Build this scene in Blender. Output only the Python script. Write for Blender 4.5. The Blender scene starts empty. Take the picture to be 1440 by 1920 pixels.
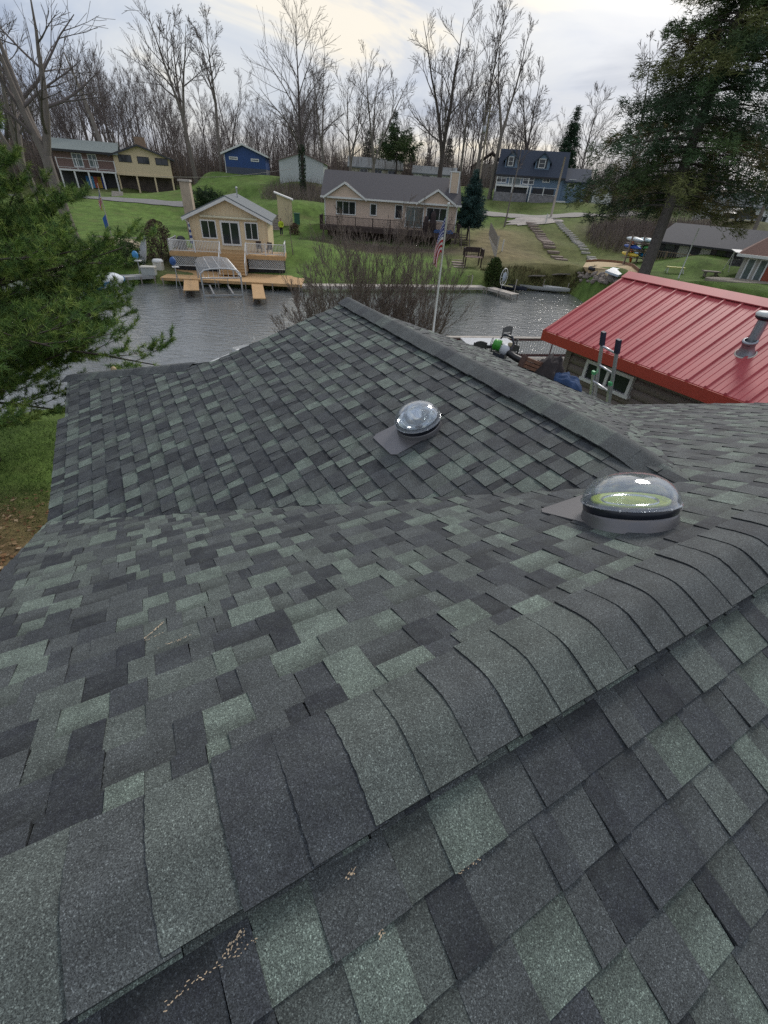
import bpy, math, random
import numpy as np
from math import sin, cos, pi, radians, atan, atan2, sqrt, hypot
from mathutils import Vector, Matrix
C = bpy.context.scene
COL = C.collection
random.seed(11)
# ------------------------------------------------------------------ camera geometry
CAMZ = 8.0
FOC, CX, CY = 810.0, 720.0, 960.0
TH = atan(610 / 810.0); ROLL = atan(.073)
w_ = Vector((0, cos(TH), -sin(TH))); r0 = Vector((1, 0, 0)); u0 = r0.cross(w_)
r_ = cos(ROLL) * r0 + sin(ROLL) * u0
u_ = -sin(ROLL) * r0 + cos(ROLL) * u0
CAM = Vector((0, 0, CAMZ))
def ray(x, y):
    return (w_ * FOC + r_ * (x - CX) - u_ * (y - CY)).normalized()
def P(x, y, D):                      # point on the sight line at horizontal distance D
    d = ray(x, y); return CAM + d * (D / hypot(d.x, d.y))
def H(x, y, z):                      # point on the sight line at world height z
    d = ray(x, y); return CAM + d * ((z - CAMZ) / d.z)
# ------------------------------------------------------------------ materials
MATS = {}
def mat(name, col, rough=.75, var=.12, scale=3., bump=0., metal=0., attr=False, detail=4, spec=.5, stretch=None, vcol2=None, bscale=None):
    if name in MATS: return MATS[name]
    m = bpy.data.materials.new(name); m.use_nodes = True
    nt = m.node_tree; N = nt.nodes; L = nt.links; b = N['Principled BSDF']
    b.inputs['Roughness'].default_value = rough; b.inputs['Metallic'].default_value = metal
    b.inputs['Specular IOR Level'].default_value = spec
    tc = N.new('ShaderNodeTexCoord'); mp = N.new('ShaderNodeMapping')
    L.new(tc.outputs['Object'], mp.inputs['Vector'])
    if stretch: mp.inputs['Scale'].default_value = stretch
    no = N.new('ShaderNodeTexNoise'); no.inputs['Scale'].default_value = scale; no.inputs['Detail'].default_value = detail
    no.inputs['Roughness'].default_value = .65
    L.new(mp.outputs[0], no.inputs['Vector'])
    mr = N.new('ShaderNodeMapRange'); L.new(no.outputs['Fac'], mr.inputs['Value'])
    mr.inputs['From Min'].default_value = .25; mr.inputs['From Max'].default_value = .75
    mr.inputs['To Min'].default_value = 1 - var; mr.inputs['To Max'].default_value = 1 + var
    mx = N.new('ShaderNodeVectorMath'); mx.operation = 'SCALE'
    if attr:
        at = N.new('ShaderNodeAttribute'); at.attribute_name = 'Col'; L.new(at.outputs['Color'], mx.inputs[0])
    elif vcol2:
        mc = N.new('ShaderNodeMix'); mc.data_type = 'RGBA'
        mc.inputs[6].default_value = (*col, 1); mc.inputs[7].default_value = (*vcol2, 1)
        L.new(no.outputs['Fac'], mc.inputs[0]); L.new(mc.outputs[2], mx.inputs[0])
    else:
        mx.inputs[0].default_value = col
    L.new(mr.outputs[0], mx.inputs['Scale']); L.new(mx.outputs[0], b.inputs['Base Color'])
    if bump:
        n2 = N.new('ShaderNodeTexNoise'); n2.inputs['Scale'].default_value = bscale or scale * 4; n2.inputs['Detail'].default_value = 3
        L.new(mp.outputs[0], n2.inputs['Vector'])
        bp = N.new('ShaderNodeBump'); bp.inputs['Strength'].default_value = bump; bp.inputs['Distance'].default_value = .02
        L.new(n2.outputs['Fac'], bp.inputs['Height']); L.new(bp.outputs[0], b.inputs['Normal'])
    MATS[name] = m; return m
def shingle_mat(name, contrast=1.0):
    m = bpy.data.materials.new(name); m.use_nodes = True
    nt = m.node_tree; N = nt.nodes; L = nt.links; b = N['Principled BSDF']
    b.inputs['Roughness'].default_value = .78; b.inputs['Specular IOR Level'].default_value = .42
    tc = N.new('ShaderNodeTexCoord'); at = N.new('ShaderNodeAttribute'); at.attribute_name = 'Col'
    vo = N.new('ShaderNodeTexVoronoi'); vo.inputs['Scale'].default_value = 620
    vo2 = N.new('ShaderNodeTexVoronoi'); vo2.inputs['Scale'].default_value = 400
    no = N.new('ShaderNodeTexNoise'); no.inputs['Scale'].default_value = 9; no.inputs['Detail'].default_value = 5
    for t in (vo, vo2, no): L.new(tc.outputs['Object'], t.inputs['Vector'])
    s1 = N.new('ShaderNodeSeparateColor'); L.new(vo.outputs['Color'], s1.inputs[0])
    s2 = N.new('ShaderNodeSeparateColor'); L.new(vo2.outputs['Color'], s2.inputs[0])
    r1 = N.new('ShaderNodeMapRange'); L.new(s1.outputs[0], r1.inputs['Value']); r1.inputs['To Min'].default_value = .35; r1.inputs['To Max'].default_value = 1.65
    r2 = N.new('ShaderNodeValToRGB'); L.new(s2.outputs[1], r2.inputs[0])
    e = r2.color_ramp.elements; e[0].position = 0; e[0].color = (.6, .6, .6, 1); e[1].position = 1; e[1].color = (2.1, 2.1, 2.1, 1)
    a = r2.color_ramp.elements.new(.5); a.color = (.85, .85, .85, 1); a = r2.color_ramp.elements.new(.88); a.color = (1.1, 1.1, 1.1, 1)
    r3 = N.new('ShaderNodeMapRange'); L.new(no.outputs['Fac'], r3.inputs['Value']); r3.inputs['From Min'].default_value = .3; r3.inputs['From Max'].default_value = .7
    r3.inputs['To Min'].default_value = .8; r3.inputs['To Max'].default_value = 1.2
    m1 = N.new('ShaderNodeMath'); m1.operation = 'MULTIPLY'; L.new(r1.outputs[0], m1.inputs[0]); L.new(r2.outputs[0], m1.inputs[1])
    m2 = N.new('ShaderNodeMath'); m2.operation = 'MULTIPLY'; L.new(m1.outputs[0], m2.inputs[0]); L.new(r3.outputs[0], m2.inputs[1])
    mx = N.new('ShaderNodeVectorMath'); mx.operation = 'SCALE'; bl = N.new('ShaderNodeMix'); bl.data_type = 'RGBA'; L.new(at.outputs['Color'], bl.inputs[6]); bl.inputs[7].default_value = (.078, .090, .086, 1)
    n4 = N.new('ShaderNodeTexNoise'); n4.inputs['Scale'].default_value = 17; n4.inputs['Detail'].default_value = 6; n4.inputs['Roughness'].default_value = .75; L.new(tc.outputs['Object'], n4.inputs['Vector'])
    r4 = N.new('ShaderNodeMapRange'); L.new(n4.outputs['Fac'], r4.inputs['Value']); r4.inputs['From Min'].default_value = .35; r4.inputs['From Max'].default_value = .7; r4.inputs['To Min'].default_value = .0; r4.inputs['To Max'].default_value = .44
    L.new(r4.outputs[0], bl.inputs[0]); L.new(bl.outputs[2], mx.inputs[0]); L.new(m2.outputs[0], mx.inputs['Scale'])
    L.new(mx.outputs[0], b.inputs['Base Color'])
    bp = N.new('ShaderNodeBump'); bp.inputs['Strength'].default_value = .5; bp.inputs['Distance'].default_value = .0015
    L.new(s1.outputs[0], bp.inputs['Height']); L.new(bp.outputs[0], b.inputs['Normal'])
    MATS[name] = m; return m
def glass_mat(name, col=(.02, .025, .03), rough=.06):
    return mat(name, col, rough=rough, var=.5, scale=.8, spec=.6)
# ------------------------------------------------------------------ mesh builder
class MB:
    def __init__(s): s.v = []; s.f = []; s.c = []; s.col = (1, 1, 1); s.sm = []; s.smooth = False
    def add(s, vs, fs):
        o = len(s.v); s.v += [tuple(v) for v in vs]
        for f in fs: s.f.append(tuple(i + o for i in f)); s.c.append(s.col); s.sm.append(s.smooth)
    def box(s, x0, x1, y0, y1, z0, z1):
        s.add([(x0, y0, z0), (x1, y0, z0), (x1, y1, z0), (x0, y1, z0), (x0, y0, z1), (x1, y0, z1), (x1, y1, z1), (x0, y1, z1)],
              [(0, 3, 2, 1), (4, 5, 6, 7), (0, 1, 5, 4), (1, 2, 6, 5), (2, 3, 7, 6), (3, 0, 4, 7)])
    def prism(s, pts, off):          # polygon extruded by a vector
        n = len(pts); off = Vector(off); a = [Vector(p) for p in pts]
        s.add(a + [p + off for p in a], [tuple(range(n)), tuple(range(2 * n - 1, n - 1, -1))] + [(i, i + n, (i + 1) % n + n, (i + 1) % n) for i in range(n)])
    def bar(s, a, b, w, h=None, up=(0, 0, 1)):   # square beam a->b
        a = Vector(a); b = Vector(b); d = (b - a); h = h or w
        if d.length < 1e-6: return
        d.normalize(); up = Vector(up)
        if abs(d.dot(up)) > .98: up = Vector((0, 1, 0))
        x = d.cross(up).normalized() * w / 2; y = x.cross(d).normalized() * h / 2
        q = [a - x - y, a + x - y, a + x + y, a - x + y, b - x - y, b + x - y, b + x + y, b - x + y]
        s.add(q, [(0, 3, 2, 1), (4, 5, 6, 7), (0, 1, 5, 4), (1, 2, 6, 5), (2, 3, 7, 6), (3, 0, 4, 7)])
    def tube(s, pts, rs, n=6, cap=True):
        pts = [Vector(p) for p in pts]; m = len(pts)
        if isinstance(rs, (int, float)): rs = [rs] * m
        o = []
        for i, p in enumerate(pts):
            d = (pts[min(i + 1, m - 1)] - pts[max(i - 1, 0)])
            if d.length < 1e-9: d = Vector((0, 0, 1))
            d.normalize(); up = Vector((0, 0, 1)) if abs(d.z) < .9 else Vector((1, 0, 0))
            x = d.cross(up).normalized(); y = d.cross(x)
            o += [p + (x * cos(2 * pi * k / n) + y * sin(2 * pi * k / n)) * rs[i] for k in range(n)]
        f = [(i * n + k, i * n + (k + 1) % n, (i + 1) * n + (k + 1) % n, (i + 1) * n + k) for i in range(m - 1) for k in range(n)]
        if cap: f += [tuple(range(n)), tuple(range((m - 1) * n + n - 1, (m - 1) * n - 1, -1))]
        s.add(o, f)
    def lathe(s, prof, o=(0, 0, 0), n=32, ax=None):   # prof: (r,z)
        R = Matrix.Identity(3) if ax is None else Vector((0, 0, 1)).rotation_difference(Vector(ax)).to_matrix()
        o = Vector(o); vs = []
        for r, z in prof:
            for k in range(n): vs.append(o + R @ Vector((r * cos(2 * pi * k / n), r * sin(2 * pi * k / n), z)))
        s.add(vs, [(i * n + k, i * n + (k + 1) % n, (i + 1) * n + (k + 1) % n, (i + 1) * n + k) for i in range(len(prof) - 1) for k in range(n)])
    def blob(s, c, r, sx=1, sy=1, sz=1, n=10, jit=.1, rot=0):
        vs = []; c = Vector(c); fs = []
        for i in range(n + 1):
            a = pi * i / n
            for k in range(n * 2):
                b = pi * k / n; j = 1 + random.uniform(-jit, jit)
                x, y, z = r * sin(a) * cos(b) * sx * j, r * sin(a) * sin(b) * sy * j, r * cos(a) * sz * j
                vs.append(c + Vector((x * cos(rot) - y * sin(rot), x * sin(rot) + y * cos(rot), z)))
        for i in range(n):
            for k in range(2 * n): fs.append((i * 2 * n + k, (i + 1) * 2 * n + k, (i + 1) * 2 * n + (k + 1) % (2 * n), i * 2 * n + (k + 1) % (2 * n)))
        s.add(vs, fs)
    def build(s, name, m, parent=None, world=False):
        me = bpy.data.meshes.new(name)
        v = s.v
        if world and parent is not None:
            inv = parent.matrix_basis.inverted() if False else Matrix.LocRotScale(parent.location, parent.rotation_euler, None).inverted()
            v = [tuple(inv @ Vector(p)) for p in v]
        me.from_pydata(v, [], s.f); me.materials.append(m)
        ca = me.color_attributes.new('Col', 'FLOAT_COLOR', 'CORNER')
        arr = np.empty((len(me.loops), 4), dtype=np.float32); k = 0
        lens = [len(f) for f in s.f]
        if lens:
            cc = np.ones((len(lens), 4), dtype=np.float32); cc[:, :3] = np.array(s.c, dtype=np.float32)
            arr[:] = np.repeat(cc, lens, axis=0)
            ca.data.foreach_set('color', arr.ravel())
            me.polygons.foreach_set('use_smooth', np.array(s.sm, dtype=bool))
        me.update()
        o = bpy.data.objects.new(name, me); COL.objects.link(o)
        if parent is not None: o.parent = parent
        return o
def tag(o, label=None, cat=None, group=None, kind=None):
    if label: o['label'] = label
    if cat: o['category'] = cat
    if group: o['group'] = group
    if kind: o['kind'] = kind
    return o
def thing(name, label, cat, loc=(0, 0, 0), rotz=0, group=None):
    o = bpy.data.objects.new(name, None); COL.objects.link(o)
    o.location = loc; o.rotation_euler = (0, 0, rotz); o.empty_display_size = .1
    return tag(o, label, cat, group)
def dup(root, loc, rotz=0, label=None, scale=None, group=None):
    r = root.copy(); COL.objects.link(r); r.location = loc; r.rotation_euler = (0, 0, rotz)
    if scale: r.scale = scale if isinstance(scale, tuple) else (scale,) * 3
    if label: r['label'] = label
    if group: r['group'] = group
    for ch in list(root.children):
        c = ch.copy(); COL.objects.link(c); c.parent = r
        for g in list(ch.children):
            d = g.copy(); COL.objects.link(d); d.parent = c
    return r
class Fr:                            # facade frame: x along the base line, y into the building, z up
    def __init__(s, A, DA, B, DB=None):
        a = P(A[0], A[1], DA); b = P(B[0], B[1], DB or DA)
        s.o = a; d = b - a; d.z = 0; s.W = d.length; s.x = d.normalized(); s.y = Vector((-s.x.y, s.x.x, 0)); s.ang = atan2(s.x.y, s.x.x)
    def at(s, px, py, k=0):          # pixel -> (x, z) on the vertical plane y = k
        d = ray(px, py); t = ((s.o - CAM).dot(s.y) + k) / d.dot(s.y); p = CAM + d * t - s.o
        return p.dot(s.x), p.z
    def rect(s, x0, y0, x1, y1, k=0):   # mean rectangle of a pixel quad given by its two corners (slant removed)
        a = s.at(x0, y0, k); b = s.at(x1, y1, k); return min(a[0], b[0]), max(a[0], b[0]), min(a[1], b[1]), max(a[1], b[1])
    def w(s, x, y, z): return s.o + s.x * x + s.y * y + Vector((0, 0, z))
    def thing(s, name, label, cat, group=None): return thing(name, label, cat, s.o, s.ang, group)
def window(par, x0, x1, z0, z1, y=0, fm=None, gm=None, nv=1, nh=0, ft=.09, name='window', mt=.05):
    a = MB()                          # frame stands proud of the wall; the pane sits inside it
    a.box(x0, x1, y - .07, y + .02, z1 - ft, z1); a.box(x0, x1, y - .09, y + .02, z0, z0 + ft)
    a.box(x0, x0 + ft, y - .068, y + .02, z0 + ft, z1 - ft); a.box(x1 - ft, x1, y - .068, y + .02, z0 + ft, z1 - ft)
    for i in range(nv):
        q = x0 + ft + (x1 - x0 - 2 * ft) * (i + 1) / (nv + 1); a.box(q - mt / 2, q + mt / 2, y - .06, y + .02, z0 + ft, z1 - ft)
    for i in range(nh):
        q = z0 + ft + (z1 - z0 - 2 * ft) * (i + 1) / (nh + 1); a.box(x0 + ft, x1 - ft, y - .056, y + .02, q - mt / 2, q + mt / 2)
    f = a.build(name, fm, par)
    g = MB(); g.box(x0 + ft * .8, x1 - ft * .8, y - .03, y + .015, z0 + ft * .8, z1 - ft * .8); g.build('pane', gm, f)
    return f
def gable_x(mb, x0, x1, y0, y1, ze, zr, t=.18, yr=None):   # ridge parallel to the facade
    yr = (y0 + y1) / 2 if yr is None else yr
    mb.prism([(x0, y0, ze), (x0, yr, zr), (x0, y1, ze), (x0, y1, ze - t), (x0, yr, zr - t), (x0, y0, ze - t)], (x1 - x0, 0, 0))
def gable_y(mb, x0, x1, y0, y1, ze, zr, t=.18, xr=None, zl=None, zrt=None):   # gable end faces the front
    xr = (x0 + x1) / 2 if xr is None else xr
    zl = ze if zl is None else zl; zrt = ze if zrt is None else zrt
    mb.prism([(x0, y0, zl), (x0, y0, zl - t), (xr, y0, zr - t), (x1, y0, zrt - t), (x1, y0, zrt), (xr, y0, zr)], (0, y1 - y0, 0))
def rail(mb, a, b, h=.95, step=.14, bal=.035, top=.09, posts=2.0, pw=.09, low=.12):
    a = Vector(a); b = Vector(b); L = (b - a).length; z = Vector((0, 0, 1))
    mb.bar(a + z * h, b + z * h, top, .045); mb.bar(a + z * low, b + z * low, .05)
    n = max(1, int(L / step))
    for i in range(1, n): q = a.lerp(b, i / n); mb.bar(q + z * low, q + z * h, bal)
    n = max(1, round(L / posts))
    for i in range(n + 1): q = a.lerp(b, i / n); mb.bar(q, q + z * (h + .08), pw)
# ================================================================== OUR SHINGLED HOUSE
A1 = radians(31.1); GZ = 2.9
HU = Vector((cos(A1), sin(A1), 0)); HV = Vector((-sin(A1), cos(A1), 0))
def HW(u, v, z): return CAM + HU * u + HV * v + Vector((0, 0, z))      # house coordinates, z relative to the eye
house = thing('shingled_house', 'near house with green and charcoal laminated shingle roof, the roof the viewer stands on', 'house', (0, 0, GZ), A1)
ZO = CAMZ - GZ
M2, M3, M4, M1s = .4167, 1 / 3., 1 / 3., .385
z2 = lambda v: -1.15 - M2 * (v - .57)
z1 = lambda v: -1.165 + M1s * (v - .28)
z3 = lambda u: -2.62 + (u + 1.082) * M3
UR = 2.78; ZR = z3(UR)
z4 = lambda u: ZR - (u - UR) * M4
shm = shingle_mat('shingle_granules')
GREEN = (.134, .168, .142); LG = (.094, .111, .101); MID = (.067, .075, .077); DK = (.023, .026, .033); DK2 = (.042, .047, .054)
LASTC = [None]
def tabcol():
    while True:
        r = random.random()
        c = GREEN if r < .20 else LG if r < .40 else MID if r < .68 else DK2 if r < .86 else DK
        if c is not LASTC[0] or random.random() < .12: break
    LASTC[0] = c
    j = random.uniform(.88, 1.12); return tuple(q * j for q in c)
def clip(poly, lines):               # poly of (a,s); lines: (nx,ny,c) keep nx*a+ny*s<=c
    for nx, ny, c in lines:
        out = []
        for i in range(len(poly)):
            p, q = poly[i], poly[(i + 1) % len(poly)]
            dp = nx * p[0] + ny * p[1] - c; dq = nx * q[0] + ny * q[1] - c
            if dp <= 0: out.append(p)
            if (dp < 0 < dq) or (dq < 0 < dp):
                t = dp / (dp - dq); out.append((p[0] + (q[0] - p[0]) * t, p[1] + (q[1] - p[1]) * t))
        poly = out
        if len(poly) < 3: return []
    return poly
def poly_lines(pts):                 # convex polygon -> half planes
    cx = sum(p[0] for p in pts) / len(pts); cy = sum(p[1] for p in pts) / len(pts); L = []
    for i in range(len(pts)):
        p, q = pts[i], pts[(i + 1) % len(pts)]; nx, ny = q[1] - p[1], p[0] - q[0]
        c = nx * p[0] + ny * p[1]
        if nx * cx + ny * cy > c: nx, ny, c = -nx, -ny, -c
        L.append((nx, ny, c))
    return L
EXP = .143
def shingles(name, to3, nrm, polys, s0=0.0, label=None):
    """to3(a,s)->local point on the plane; s runs downslope; polys convex (a,s) polygons."""
    mb = MB(); nrm = Vector(nrm).normalized()
    pl = [poly_lines(p) for p in polys]
    amin = min(p[0] for q in polys for p in q) - .3; amax = max(p[0] for q in polys for p in q) + .3
    smax = max(p[1] for q in polys for p in q)
    s = s0; row = 0
    while s < smax:
        a = amin + random.uniform(0, .3); up = random.random() < .5
        prev = None; lift_row = random.uniform(-.0006, .0008)
        while a < amax:
            wdt = random.choice((.06, .085, .11, .13, .15, .18)) * random.uniform(.85, 1.15)
            col = tabcol()
            if up: hi = .0105
            else: hi = .0050
            hi += random.uniform(-.0005, .0009) + lift_row
            if up and random.random() < .3: hi += .0012
            t0, t1 = s, s + EXP + (random.uniform(-.0015, .0015))
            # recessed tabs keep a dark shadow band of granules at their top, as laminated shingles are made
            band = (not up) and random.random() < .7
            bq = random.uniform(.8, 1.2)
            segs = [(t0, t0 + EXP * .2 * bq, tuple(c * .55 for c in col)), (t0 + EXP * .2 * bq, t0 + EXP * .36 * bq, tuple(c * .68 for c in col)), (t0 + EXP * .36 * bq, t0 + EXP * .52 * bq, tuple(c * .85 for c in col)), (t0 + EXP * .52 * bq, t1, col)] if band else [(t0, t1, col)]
            sk = random.uniform(-.004, .004)
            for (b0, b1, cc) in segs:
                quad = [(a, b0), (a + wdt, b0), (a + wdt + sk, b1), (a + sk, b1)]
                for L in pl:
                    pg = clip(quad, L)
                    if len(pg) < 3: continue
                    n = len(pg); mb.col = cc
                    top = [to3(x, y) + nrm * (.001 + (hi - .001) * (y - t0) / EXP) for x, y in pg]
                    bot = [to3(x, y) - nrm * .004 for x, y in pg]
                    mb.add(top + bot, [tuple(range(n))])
                    o = len(mb.v) - 2 * n; mb.col = tuple(c * .6 for c in DK)
                    for i in range(n):
                        j = (i + 1) % n
                        if abs(pg[i][1] - pg[j][1]) < 1e-7 and abs(pg[i][1] - t1) > 1e-6: continue
                        mb.f.append((o + i, o + n + i, o + n + j, o + j)); mb.c.append(mb.col); mb.sm.append(False)
            a += wdt; up = not up
        s += EXP; row += 1
    o = mb.build(name, shm, house)
    if label: tag(o, label)
    return o
c2 = cos(atan(M2)); c1 = cos(atan(M1s)); c3 = cos(atan(M3))
V0 = .425
# far slope of the main roof (z2): a = u, s = (v-.50)/c2
def zz(z): return z + ZO
UL, URR = -1.09, 6.25
vv = lambda u: .57 + (-1.15 - z3(u)) / M2          # valley left: z2(v)=z3(u)
vr = lambda u: .57 + (-1.15 - z4(u)) / M2
VS = vv(UR)
S2 = lambda v: (v - .50) / c2
p2a = [(UL, 0), (UR, 0), (UR, S2(VS)), (UL, S2(vv(UL)))]
p2b = [(UR, 0), (URR, 0), (URR, S2(vr(URR))), (UR, S2(VS))]
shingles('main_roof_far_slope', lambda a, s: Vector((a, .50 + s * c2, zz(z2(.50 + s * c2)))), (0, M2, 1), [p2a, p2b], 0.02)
# near slope of the main roof: s = (.36-v)/c1
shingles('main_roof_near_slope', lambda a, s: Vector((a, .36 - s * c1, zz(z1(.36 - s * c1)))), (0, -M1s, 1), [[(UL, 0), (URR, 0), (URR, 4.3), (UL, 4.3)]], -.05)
# left slope of the gable wing: a = v, s = (UR-u)/c3
S3 = lambda u: (UR - u) / c3
E_ = S3(-1.082)
VF = 6.05
pa = [(VS, 0), (VF, 0), (VF, S3(.87)), (VS + 0, S3(.87))]
def vpoly(ua, ub, va, vb):  # strip between u=ua (upper) and ub (lower), from the valley to far v
    return [(vv(ua), S3(ua)), (va, S3(ua)), (vb, S3(ub)), (vv(ub), S3(ub))]
polys3 = [vpoly(UR, .87, VF, VF), vpoly(.87, .55, VF, 6.26), vpoly(.55, .286, 6.26, 6.42), vpoly(.286, -.995, 6.42, 7.88),
          [(vv(-.995), S3(-.995)), (6.38, S3(-.995)), (6.38, S3(-1.082)), (vv(-1.082), S3(-1.082))]]
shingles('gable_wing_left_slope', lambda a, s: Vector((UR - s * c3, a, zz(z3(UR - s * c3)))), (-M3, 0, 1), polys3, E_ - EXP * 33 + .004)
# right slope of the gable wing
c4 = cos(atan(M4)); S4 = lambda u: (u - UR) / c4
UE = 6.22
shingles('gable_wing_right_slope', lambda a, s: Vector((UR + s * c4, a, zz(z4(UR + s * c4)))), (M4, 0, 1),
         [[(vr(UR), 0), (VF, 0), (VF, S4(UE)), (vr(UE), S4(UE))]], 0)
# small hip at the far left corner
mb = MB(); mb.col = MID
a_ = Vector((-.995, 7.88, zz(z3(-.995)))); b_ = Vector((.87, 6.05, zz(z3(.87)))); c_ = Vector((2.1, 7.88, zz(z3(-.995)) - .02)); 
mb.prism([a_, b_, c_], (0, 0, -.05)); mb.build('hip_slope', shm, house)
# ridge caps: folded shingles, each one lapping the next
def caps(name, p0, p1, n, half, crown, mL, mR, side, flip=False, pal=None, sink=False):
    """p0->p1 ridge axis (local); half = half width; crown = rise of the rounded middle."""
    mb = MB(); mb.smooth = True; p0 = Vector(p0); p1 = Vector(p1); L = (p1 - p0).length; d = (p1 - p0).normalized()
    side = Vector(side); e = L / n; K = 14
    for i in range(n):
        mb.col = random.choice(pal or (GREEN, LG, LG, MID, MID, MID, DK2, DK2)); j = random.uniform(.9, 1.1); mb.col = tuple(c * j for c in mb.col)
        dw = random.uniform(-.006, .006); sh = random.uniform(-.004, .004)
        prof = []
        for k in range(K + 1):
            t = -1 + 2 * k / K; x = t * (half + dw)
            m = mL if t < 0 else mR
            ax = abs(x); z = crown * (1 - t * t) ** 1.3 * .55 - ax * m * (1 if ax > .05 else ax / .05) + crown * .45
            prof.append((x + sh, z))
        if flip: q0, q1, l0, l1 = p0 + d * (i * e - .0), p0 + d * ((i + 1) * e + .03), .0065, .001
        else: q0, q1, l0, l1 = p0 + d * (i * e - .03), p0 + d * ((i + 1) * e), .001, .0065
        wob = random.uniform(-.003, .003)
        if sink and i < 3: q0 = q0 - Vector((0, 0, (.085, .045, .015)[i])); q1 = q1 - Vector((0, 0, (.045, .015, 0)[i]))
        t0 = [q0 + side * x + Vector((0, 0, z + l0)) + d * wob * (k % 2) for k, (x, z) in enumerate(prof)]
        t1 = [q1 + side * x + Vector((0, 0, z + l1)) for x, z in prof]
        b0 = [p - Vector((0, 0, .008)) for p in t0]; b1 = [p - Vector((0, 0, .008)) for p in t1]
        n1 = K + 1
        col = mb.col
        mb.add(t0 + t1, [(k, k + 1, n1 + k + 1, n1 + k) for k in range(K)])
        mb.smooth = False; mb.col = tuple(c * .5 for c in DK)
        fr, bk = (t0, b0) if flip else (t1, b1)
        mb.add(fr + bk, [(k, n1 + k, n1 + k + 1, k + 1) for k in range(K)])
        mb.add([t0[0], t1[0], b1[0], b0[0]], [(0, 1, 2, 3)]); mb.add([t0[-1], t1[-1], b1[-1], b0[-1]], [(0, 1, 2, 3)])
        mb.smooth = True; mb.col = col
    return mb.build(name, shm, house)
# main ridge: spacing .143 -> from U=-1.1 to 6.25
caps('ridge_cap', (UL, V0, zz(-1.15) + .012), (URR, V0, zz(-1.15) + .012), 51, .152, .055, .10, .10, (0, 1, 0), flip=True)
caps('ridge_cap', (UR + .02, VS + .02, zz(ZR) + .015), (UR + .02, VF, zz(ZR) + .015), 27, .155, .04, .30, .30, (1, 0, 0), flip=False, pal=(LG, LG, MID, MID, LG, MID, DK2), sink=True)
# under the main ridge: closes the gap under the caps
mb = MB(); mb.col = DK; mb.prism([(UL, .30, zz(-1.175)), (UL, .57, zz(-1.17)), (UL, .425, zz(-1.125))], (URR - UL, 0, 0)); mb.build('ridge_vent', shm, house)
# hip cap strip at the far left corner
q0 = Vector((-.995, 7.88, zz(z3(-.995)) + .02)); q1 = Vector((.60, 6.23, zz(z3(.60)) + .02))
mb = MB()
nn = 14
for i in range(nn):
    mb.col = random.choice((LG, MID, MID, DK2)); a = q0.lerp(q1, i / nn); b = q0.lerp(q1, (i + 1.1) / nn)
    sd = (q1 - q0).cross(Vector((0, 0, 1))).normalized()
    mb.add([a - sd * .11 + Vector((0, 0, .004)), b - sd * .11, b, a + Vector((0, 0, .016)), b + sd * .14 - Vector((0, 0, .05)), a + sd * .14 - Vector((0, 0, .045))], [(0, 1, 2, 3), (3, 2, 4, 5)])
mb.build('hip_cap', shm, house)
# decking, fascia, walls
trim = mat('white_trim', (.62, .62, .60), rough=.5, var=.06)
sid = mat('pale_siding', (.42, .43, .42), rough=.6, var=.06, scale=1.5, bump=.05)
mb = MB(); dz = .03
def slab(pts, t=.14): mb.prism([Vector(p) - Vector((0, 0, dz)) for p in pts], (0, 0, -t))
slab([(UL + .03, .42, zz(z2(.5)) - .02), (UR, .42, zz(z2(.5)) - .02), (UR, VS, zz(z2(VS))), (UL + .03, vv(UL), zz(z2(vv(UL))))])
slab([(UR, .42, zz(z2(.5)) - .02), (URR - .03, .42, zz(z2(.5)) - .02), (URR - .03, vr(URR), zz(z2(vr(URR)))), (UR, VS, zz(z2(VS)))])
slab([(UL + .03, .42, zz(-1.16)), (URR - .03, .42, zz(-1.16)), (URR - .03, .36 - 4.25 * c1, zz(z1(.36 - 4.25 * c1))), (UL + .03, .36 - 4.25 * c1, zz(z1(.36 - 4.25 * c1)))])
slab([(UR, VS, zz(ZR)), (UR, VF - .03, zz(ZR)), (.6, 6.2, zz(z3(.6))), (-.99, 7.8, zz(z3(-.99))), (-1.04, vv(-1.04), zz(z3(-1.04)))])
slab([(UR, VS, zz(ZR)), (UR, VF - .03, zz(ZR)), (UE - .03, VF - .03, zz(z4(UE))), (UE - .03, vr(UE), zz(z4(UE)))])
mb.build('roof_deck', trim, house)
mb = MB()
mb.box(UL + .35, UE - .45, -3.2, 3.6, -.3, zz(-2.95)); mb.box(-.65, UE - .45, 3.2, VF - .4, -.3, zz(-2.85))
mb.prism([(UL + .35, 3.6, zz(-2.95)), (UL + .35, -3.2, zz(-2.95)), (UL + .35, .425, zz(-1.35))], (.1, 0, 0))
mb.prism([(-.65, VF - .4, zz(-2.85)), (UE - .45, VF - .4, zz(-2.85)), (UR, VF - .4, zz(-1.55))], (0, -.1, 0))
mb.build('wall', sid, house)
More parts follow.
